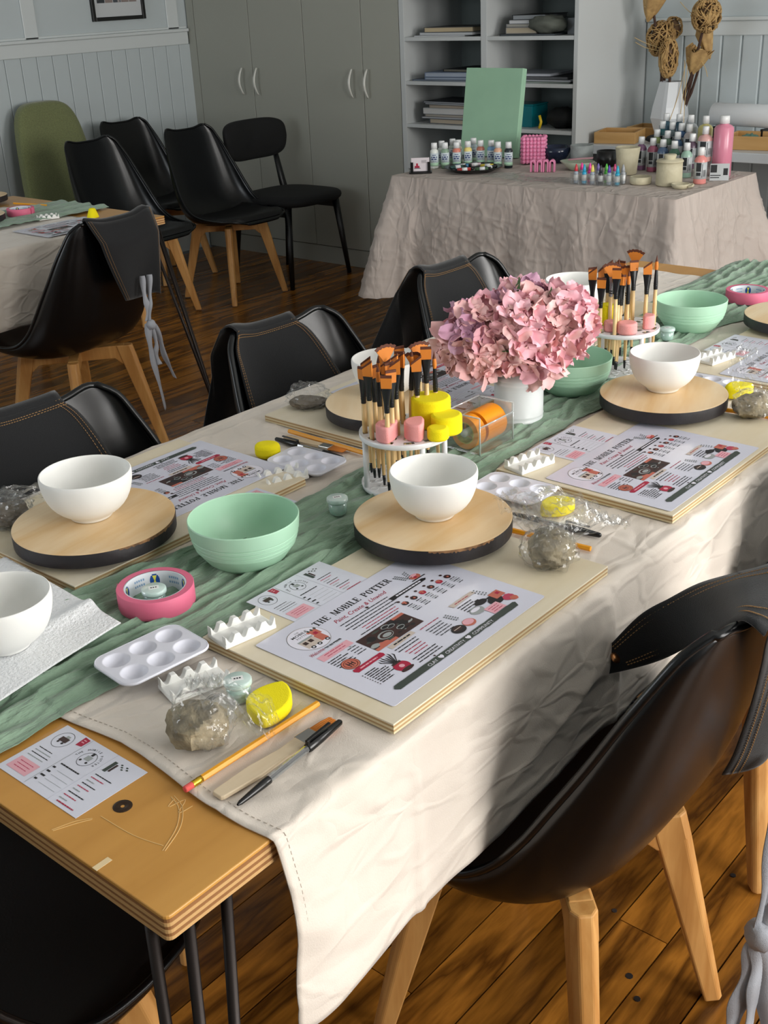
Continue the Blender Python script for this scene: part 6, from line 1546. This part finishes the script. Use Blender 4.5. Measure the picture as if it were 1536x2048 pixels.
lath('black_cup', 'black cup behind the tall stoneware beaker', 'cup', [(0, 0), (0.036, 0), (0.040, 0.004), (0.042, 0.062), (0.039, 0.062), (0.036, 0.007), (0, 0.006)], -1.850, 3.930, blkp)
o = lath('boat_dish', 'pale green boat-shaped dish holding a pink ribbon', 'dish', [(0, 0), (0.028, 0), (0.040, 0.012), (0.060, 0.034), (0.058, 0.035), (0.036, 0.013), (0, 0.006)], -1.905, 3.790, mat('glaze_palegreen', 'b4bda6', 0.35), fn=lambda a, z: 1 + 0.35 * abs(math.cos(a + 0.2)) ** 3)
o = MB().tube([(-1.94, 3.775, ZD + 0.040), (-1.90, 3.80, ZD + 0.043), (-1.85, 3.82, ZD + 0.046)], 0.007, 8, flat=(2.0, 0.5)).build('pink_ribbon', mat('ribbon_pink', 'c99aa2', 0.6), None, smooth=True); tag(o, 'folded pink ribbon lying across the boat-shaped dish', 'ribbon')
sw = mat('stoneware_cream', 'c6bfa4', 0.75, bump=(120, 0.5), var=(25, 'b6ae92', 0.7))
lath('stoneware_beaker', 'tall cream stoneware beaker beside the glitter glue box', 'beaker', [(0, 0), (0.034, 0), (0.038, 0.004), (0.042, 0.05), (0.048, 0.104), (0.045, 0.105), (0.037, 0.01), (0, 0.008)], -1.665, 3.770, sw, fn=lambda a, z: 1 + 0.02 * math.sin(3 * a) + (0.03 * math.cos(a * 2) if z > 0.09 else 0))
lath('stoneware_dish', 'shallow cream stoneware dish in front of the beaker', 'dish', [(0, 0), (0.036, 0), (0.040, 0.003), (0.041, 0.027), (0.037, 0.028), (0.034, 0.006), (0, 0.005)], -1.505, 3.590, sw)
t = thing('lidded_jar', 'cream stoneware jar with a knobbed lid at the front of the display table', 'jar', (-1.398, 3.610, ZD))
MB().lathe([(0, 0), (0.046, 0), (0.049, 0.004), (0.048, 0.05), (0.0475, 0.082), (0, 0.082)], seg=48).build('jar_body', sw, t, smooth=True)
MB().lathe([(0, 0.0835), (0.050, 0.0835), (0.0505, 0.087), (0.047, 0.092), (0.020, 0.094), (0.020, 0.096), (0.024, 0.108), (0.021, 0.111), (0, 0.110)], seg=40).build('lid', sw, t, smooth=True)
t = thing('pinch_dish', 'small cream handled dish in front of the lidded jar', 'dish', (-1.325, 3.560, ZD))
MB().lathe([(0, 0), (0.026, 0), (0.033, 0.010), (0.034, 0.017), (0.030, 0.017), (0.026, 0.006), (0, 0.005)], seg=32).build('dish_body', sw, t, smooth=True)
MB().tube(smoothpts([(0.03, 0.0, 0.012), (0.045, 0.008, 0.016), (0.05, -0.004, 0.012), (0.034, -0.006, 0.008)], 10), 0.004, 8).build('handle', sw, t, smooth=True)
# glitter glue tubes in a clear box
t = thing('clear_box', 'clear box packed with glitter glue tubes at the front of the display table', 'box', (-1.650, 3.525, ZD), R(8))
m = MB(); w, d, h = 0.098, 0.040, 0.040
for a in ((-w, w, -d, d, 0, 0.002), (-w, w, -d, -d + 0.002, 0.002, h), (-w, w, d - 0.002, d, 0.002, h), (-w, -w + 0.002, -d + 0.002, d - 0.002, 0.002, h), (w - 0.002, w, -d + 0.002, d - 0.002, 0.002, h)): m.bx(*a)
m.build('box', cl, t)
cols = [('c63a44', 'red'), ('2f9fc6', 'sky blue'), ('e0d46a', 'yellow'), ('2a2c34', 'black'), ('5a35a0', 'purple'), ('2fa0c0', 'turquoise'), ('e83a98', 'magenta'), ('f04aa6', 'hot pink'), ('7a6aa8', 'violet'), ('58b84a', 'green'), ('c04070', 'crimson'), ('a0a4a8', 'silver')]
for i, (c, n) in enumerate(cols):
    cx_ = -0.084 + 0.0336 * (i % 6); cy_ = (-0.018, 0.018)[i // 6]
    p = Matrix.Rotation(R(8), 3, 'Z') @ Vector((cx_ + 0.008 * (i // 6), cy_, 0))
    g = thing('glue_tube', '%s glitter glue tube standing in the clear box' % n, 'glue tube', (-1.650 + p.x, 3.525 + p.y, ZD + 0.0022))
    MB().lathe([(0, 0), (0.0085, 0), (0.0095, 0.002), (0.0092, 0.040), (0.006, 0.044), (0, 0.044)], seg=14).build('tube_body', mat('gb' + c, c, 0.25) if i % 2 else mat('gbs', '9aa4b0', 0.25), g, smooth=True)
    MB().lathe([(0.0065, 0.0445), (0.0075, 0.046), (0.0055, 0.058), (0.002, 0.070), (0, 0.0705)], seg=12).build('cap', mat('gc' + c, c, 0.35), g, smooth=True)
    MB().lathe([(0.0096, 0.010), (0.0097, 0.010), (0.0097, 0.032), (0.0096, 0.032)], seg=14).build('label', white, g, smooth=True)
# tiered rack of glaze bottles
t = thing('bottle_rack', 'clear tiered rack carrying the glaze bottles', 'rack', (0, 0, 0))
rows = [[(-1.675, 3.90, '7c5a78', 'plum'), (-1.613, 3.88, 'a05a70', 'raspberry'), (-1.556, 3.855, '4f6684', 'slate blue'), (-1.494, 3.83, '466a58', 'forest green'), (-1.426, 3.80, '9fc0ae', 'pale mint')],
        [(-1.621, 3.925, '8a9a58', 'moss'), (-1.562, 3.90, '5f7a66', 'fern'), (-1.508, 3.88, '33506c', 'navy blue'), (-1.430, 3.85, '5c4a5a', 'aubergine')],
        [(-1.617, 3.96, '2f6a70', 'teal'), (-1.566, 3.945, '66767a', 'grey green'), (-1.516, 3.925, '3a5f8c', 'royal blue'), (-1.472, 3.905, 'a9a2a0', 'stone'), (-1.382, 3.86, 'cda09a', 'dusty pink')],
        [(-1.614, 3.985, '3c5f70', 'petrol'), (-1.553, 3.975, '2f4f60', 'deep blue'), (-1.496, 3.96, 'a8adb0', 'silver grey'), (-1.418, 3.93, 'c0b878', 'mustard')]]
rk = MB()
for r_, row in enumerate(rows):
    zz = ZD + 0.0275 * r_
    for a, b in zip(row, row[1:]): pass
    if r_:
        a, b = row[0], row[-1]; ang = math.atan2(b[1] - a[1], b[0] - a[0]); mx_, my_ = (a[0] + b[0]) / 2, (a[1] + b[1]) / 2; L_ = math.hypot(b[0] - a[0], b[1] - a[1]) + 0.05
        rk.box((mx_, my_, zz - 0.0015), (L_, 0.024, 0.002), 0, Matrix.Rotation(ang, 3, 'Z'))
        for s_ in (-1, 1): rk.box((mx_ + s_ * L_ / 2 * math.cos(ang), my_ + s_ * L_ / 2 * math.sin(ang), (ZD + zz) / 2 - 0.001), (0.002, 0.024, zz - ZD), 0, Matrix.Rotation(ang, 3, 'Z'))
rk.build('tiers', cl, t)
def gbottle(label, x, y, z, col, r_=0.0215, h=0.118, lab=True, k=1.0):
    g = thing('glaze_bottle', label, 'bottle', (x, y, z), R(20)); c = mat('gz' + col, col, 0.25); hb_ = h - 0.034
    MB().lathe([(0, 0), (r_ * 0.95, 0), (r_, 0.002), (r_, hb_ - 0.012), (r_ * 0.8, hb_ - 0.002), (0.010 * k, hb_ + 0.004), (0.010 * k, hb_ + 0.008), (0, hb_ + 0.008)], seg=24).build('bottle_body', c, g, smooth=True)
    MB().lathe([(0.009 * k, hb_ + 0.006), (0.0130 * k, hb_ + 0.006), (0.0120 * k, h - 0.001), (0.011 * k, h), (0, h)], seg=18).build('cap', white, g, smooth=True)
    if lab:
        MB().lathe([(r_ + 0.0002, 0.018), (r_ + 0.0003, 0.018), (r_ + 0.0003, hb_ - 0.018), (r_ + 0.0002, hb_ - 0.018)], seg=24).build('label', mat('label_grey', 'b9bec0', 0.5), g, smooth=True)
        m = MB(); z0, z1 = 0.018, hb_ - 0.018
        def strip(a0, a1, q0, q1):
            n = 5; v = []
            for i in range(n + 1):
                a = a0 + (a1 - a0) * i / n
                for q in (q0, q1): v.append(((r_ + 0.0006) * math.cos(a), (r_ + 0.0006) * math.sin(a), z0 + (z1 - z0) * q))
            m.add(v, [(2 * i, 2 * i + 2, 2 * i + 3, 2 * i + 1) for i in range(n)])
        strip(-2.15, -1.35, 0.45, 0.98); strip(-2.1, -1.4, 0.20, 0.40); strip(-1.2, -1.12, 0.1, 0.9)
        for i in range(6): strip(-1.0 + i * 0.09, -0.96 + i * 0.09, 0.15, 0.55)
        m.build('label_print', mat('print_charcoal', '1e2226', 0.5), g)
    return g
for r_, row in enumerate(rows):
    for i, (x, y, c, n) in enumerate(row):
        big = (r_ == 3 and i == 3); lastp = (r_ == 2 and i == 4)
        gbottle('%s glaze bottle with white cap, %s of the rack' % (n, ('front row', 'second row', 'third row', 'back row')[r_]), x, y, ZD + 0.0275 * r_, c, 0.0285 if (r_ == 3 or lastp) else 0.0215, 0.128 if not big else 0.130, not (r_ == 3))
gbottle('coral pink glaze bottle with white cap standing in front of the rack', -1.313, 3.690, ZD, 'd88a84', 0.0235, 0.130)
gbottle('tall bright pink bottle with white cap at the right end of the display table', -1.318, 3.880, ZD, 'd08298', 0.037, 0.222, False, 1.5)
t = thing('label_card', 'small clear rack with a printed card beside the tall pink bottle', 'card', (-1.275, 3.775, ZD), R(28))
MB().bx(-0.035, 0.035, -0.001, 0.001, 0, 0.062).build('card', mat('label_grey', 'b9bec0', 0.5), t)
MB().bx(-0.033, -0.010, -0.0018, -0.001, 0.030, 0.058).bx(0.014, 0.030, -0.0018, -0.001, 0.02, 0.045).bx(-0.033, 0.005, -0.0018, -0.001, 0.018, 0.021).bx(-0.033, 0.0, -0.0018, -0.001, 0.010, 0.013).build('card_print', mat('print_charcoal', '1e2226', 0.5), t)
o = MB().grid(lambda u, v: Vector((-2.16 + 0.42 * u, 3.44 + 0.13 * v + 0.02 * math.sin(u * 9), ZD + 0.003 + 0.006 * abs(nz(u * 14, v * 6)) + 0.003 * abs(nz(u * 40, v * 20)))), 60, 24).build('cling_film', bagm, None, angle=20)
tag(o, 'crumpled clear plastic film along the front of the display table', 'plastic film')
# ------------------------------------------------------------------ on the bench
ZN = 0.7425
bam = wood('bamboo', 'c29b66', 'b08850', 'x', 5, 0.45, 2)
def tray(label, x, y, w, d, h, rz, z=ZN):
    t = thing('bamboo_tray', label, 'tray', (x, y, z), R(rz)); b = 0.009
    MB().bx(-w / 2 + b, w / 2 - b, -d / 2 + b, d / 2 - b, 0, 0.006).build('bottom', bam, t)
    for n, a in (('side', (-w / 2, w / 2, -d / 2, -d / 2 + b)), ('side', (-w / 2, w / 2, d / 2 - b, d / 2)), ('end', (-w / 2, -w / 2 + b, -d / 2 + b, d / 2 - b)), ('end', (w / 2 - b, w / 2, -d / 2 + b, d / 2 - b))): MB().bx(*a, 0, h).build(n, bam, t, bev=0.002)
    return t
tray('bamboo tray at the left front of the bench behind the display table', -2.225, 4.70, 0.20, 0.19, 0.052, 14)
tray('bamboo tray behind the front one, at the foot of the shelf unit', -2.150, 4.925, 0.24, 0.17, 0.050, 2)
tray('long bamboo tray at the right under the paper roll', -1.50, 4.74, 0.34, 0.20, 0.058, 8)
o = MB().blob((0, 0, 0.022), (0.12, 0.05, 0.023), 20, 10, fn=lambda d: 1 + 0.2 * nz(d.x * 3, d.y * 3, d.z)).build('dark_cloth', mat('cloth_dark', '22262a', 0.9), None, smooth=True); o.location = (-1.960, 4.69, ZN); tag(o, 'dark folded cloth on the bench beside the front bamboo tray', 'cloth')
t = thing('paper_roll', 'big roll of white paper lying on the bench at the right', 'paper roll', (-1.84, 4.905, ZN + 0.118), rot=(0, 0, R(-8)))
XY = Matrix.Rotation(R(90), 3, 'Y')
MB().lathe([(0.021, 0), (0.050, 0), (0.0505, 0.001), (0.0505, 0.309), (0.050, 0.31), (0.021, 0.31)], seg=56, M=XY).build('paper', mat('roll_white', 'd5d8da', 0.8, bump=(200, 0.2)), t, angle=40)
MB().lathe([(0.0212, 0.311), (0.019, 0.311), (0.019, -0.001), (0.0212, -0.001)], seg=32, M=XY).build('core', mat('core_brown', '3a3430', 0.8), t, angle=40)
for x in (0.03, 0.28): MB().bx(x - 0.006, x + 0.006, -0.045, 0.045, -0.1175, -0.0515).bx(x - 0.006, x + 0.006, -0.055, 0.055, -0.1175, -0.112).build('roll_support', blkp, t)
o = MB().blob((0, 0, 0.022), (0.05, 0.03, 0.026), 20, 12, fn=lambda d: 1 + 0.4 * nz(d.x * 4, d.y * 4, d.z * 4)).build('green_cloth', mat('cloth_green', '5e7f70', 0.9), None, smooth=True); o.location = (-1.585, 4.735, ZN + 0.0075); tag(o, 'scrap of green cloth in the bamboo tray under the paper roll', 'cloth')
cer = mat('vase_white', 'cfd3d6', 0.35)
VX, VY = -2.050, 4.860
def hexf(a, z): q = (a + 0.3) % (math.pi / 3) - math.pi / 6; return math.cos(math.pi / 6) / math.cos(q)
o = MB().lathe([(0, 0), (0.060, 0), (0.096, 0.10), (0.088, 0.15), (0.058, 0.262), (0.055, 0.262), (0.083, 0.15), (0.09, 0.1), (0.055, 0.008), (0, 0.008)], seg=24, fn=lambda a, z: hexf(a, z)).build('faceted_vase', cer, None); o.location = (VX, VY, ZN)
tag(o, 'white faceted vase holding dried flowers in the back corner', 'vase')
stm = mat('stem_brown', '3c2418', 0.7); straw = mat('straw_gold', 'bd9b64', 0.75, bump=(200, 0.4), var=(40, '98764a', 0.7)); straw2 = mat('straw_pale', 'c9ad78', 0.75, bump=(200, 0.4)); spath = mat('pod_brown', '7a5c3e', 0.7, var=(20, '54402c', 0.7))
def woven(t, c, r3, seed, dense=60, mm=None):
    core = MB().blob(c, tuple(q * 0.82 for q in r3), 14, 10).build('pod', spath, t, smooth=True)
    m = MB(); r_ = random.Random(seed)
    for i in range(dense * 2):
        d = Vector((r_.gauss(0, 1), r_.gauss(0, 1), r_.gauss(0, 1))).normalized(); e = d.cross(Vector((r_.gauss(0, 1), r_.gauss(0, 1), r_.gauss(0, 1)))).normalized()
        pts = []
        for k in range(6):
            a = -0.5 + k * 0.2; q = (d * math.cos(a) + e * math.sin(a)); bulge = 1.0 + 0.12 * math.sin(math.pi * k / 5)
            pts.append(Vector(c) + Vector((q.x * r3[0], q.y * r3[1], q.z * r3[2])) * bulge)
        m.tube(pts, 0.0032, 5, flat=(1.6, 0.6))
    m.build('woven_straw', mm or straw, t, smooth=True)['kind'] = 'stuff'
def cone(t, c, r_, h, tilt, seed, m_):
    m = MB(); n = 26
    for j in range(3):
        rr = r_ * (1 - 0.16 * j)
        m.grid(lambda u, v: Vector(c) + Matrix.Rotation(tilt, 3, 'Y') @ Vector((rr * (0.10 + 0.9 * v ** 0.6) * math.cos(u * 2 * math.pi) * (1 + 0.09 * math.sin(u * 37 + j)), rr * (0.10 + 0.9 * v ** 0.6) * math.sin(u * 2 * math.pi) * (1 + 0.09 * math.sin(u * 37 + j)), h * (v - 0.55) - 0.006 * j + 0.012 * math.sin(u * 31 + j) * v)), 48, 8, closed_u=True)
    m.build('husk', m_, t, smooth=True)
def dried(label, base, head, kind, sd, r3, seed):
    t = thing('dried_flower', label, 'dried flower', (0, 0, 0))
    a = Vector(base); b = Vector(head); mid = a.lerp(b, 0.5) + Vector((0.01, 0, 0.01))
    MB().tube(smoothpts([a, a.lerp(b, .35), mid, b], 12), [0.0075] * 8 + [0.006] * 5, 8).build('stem', stm, t, smooth=True)
    if kind == 'woven': woven(t, b, r3, seed, sd)
    else: cone(t, b, r3[0], r3[2] * 2, 0.3 if seed % 2 else -0.3, seed, straw); woven(t, (b.x, b.y, b.z + r3[2] * 0.2), tuple(q * 0.62 for q in r3), seed, sd, straw2)
    return t
F = [('round woven dried flower at the top right of the vase', (0.025, 0, 0.02), (-1.885, 4.84, 1.290), 'woven', 90, (0.062, 0.05, 0.068), 1),
     ('woven dried flower low in the centre of the vase', (0.005, -0.02, 0.02), (-2.052, 4.82, 1.110), 'woven', 70, (0.040, 0.04, 0.080), 2),
     ('cup-shaped dried flower cut by the top of the photo', (-0.02, 0.01, 0.02), (-2.170, 4.86, 1.335), 'cone', 30, (0.055, 0.05, 0.055), 3),
     ('woven dried flower at the upper left of the vase', (-0.03, 0.02, 0.02), (-2.140, 4.90, 1.190), 'woven', 80, (0.062, 0.05, 0.072), 4),
     ('husked dried flower at the lower right of the vase', (0.03, 0.01, 0.02), (-1.930, 4.86, 1.100), 'cone', 26, (0.060, 0.05, 0.055), 5),
     ('dark pod on a long brown stem at the right of the vase', (0.03, 0.02, 0.02), (-1.905, 4.90, 1.175), 'cone', 8, (0.040, 0.03, 0.060), 6),
     ('small dried flower leaning out behind the upper left woven one', (-0.025, -0.01, 0.02), (-2.095, 4.93, 1.235), 'woven', 30, (0.040, 0.04, 0.045), 7)]
for l, b, h, k, sd, r3, s_ in F: dried(l, (VX + b[0], VY + b[1], ZN + b[2]), h, k, sd, r3, s_)
t = thing('dried_grass', 'thin pale grass stalks drooping beside the vase', 'dried grass', (0, 0, 0)); m = MB()
for P in ([(-1.98, 4.84, 1.10), (-1.965, 4.82, 0.98), (-1.97, 4.81, 0.85)], [(-1.96, 4.84, 1.10), (-1.955, 4.82, 0.95), (-1.95, 4.81, 0.82)], [(-1.97, 4.84, 1.10), (-1.99, 4.82, 0.95), (-2.01, 4.78, 0.83)], [(-2.10, 4.84, 1.15), (-2.18, 4.83, 1.175), (-2.235, 4.82, 1.20)], [(-2.11, 4.84, 1.14), (-2.18, 4.83, 1.155), (-2.23, 4.82, 1.18)], [(-1.90, 4.84, 1.10), (-1.87, 4.83, 1.07), (-1.85, 4.82, 1.03)], [(-1.92, 4.84, 1.28), (-1.97, 4.83, 1.31), (-2.01, 4.82, 1.35)]):
    m.tube(smoothpts(P, 10), 0.0016, 5)
m.build('stalks', straw2, t, smooth=True)['kind'] = 'stuff'
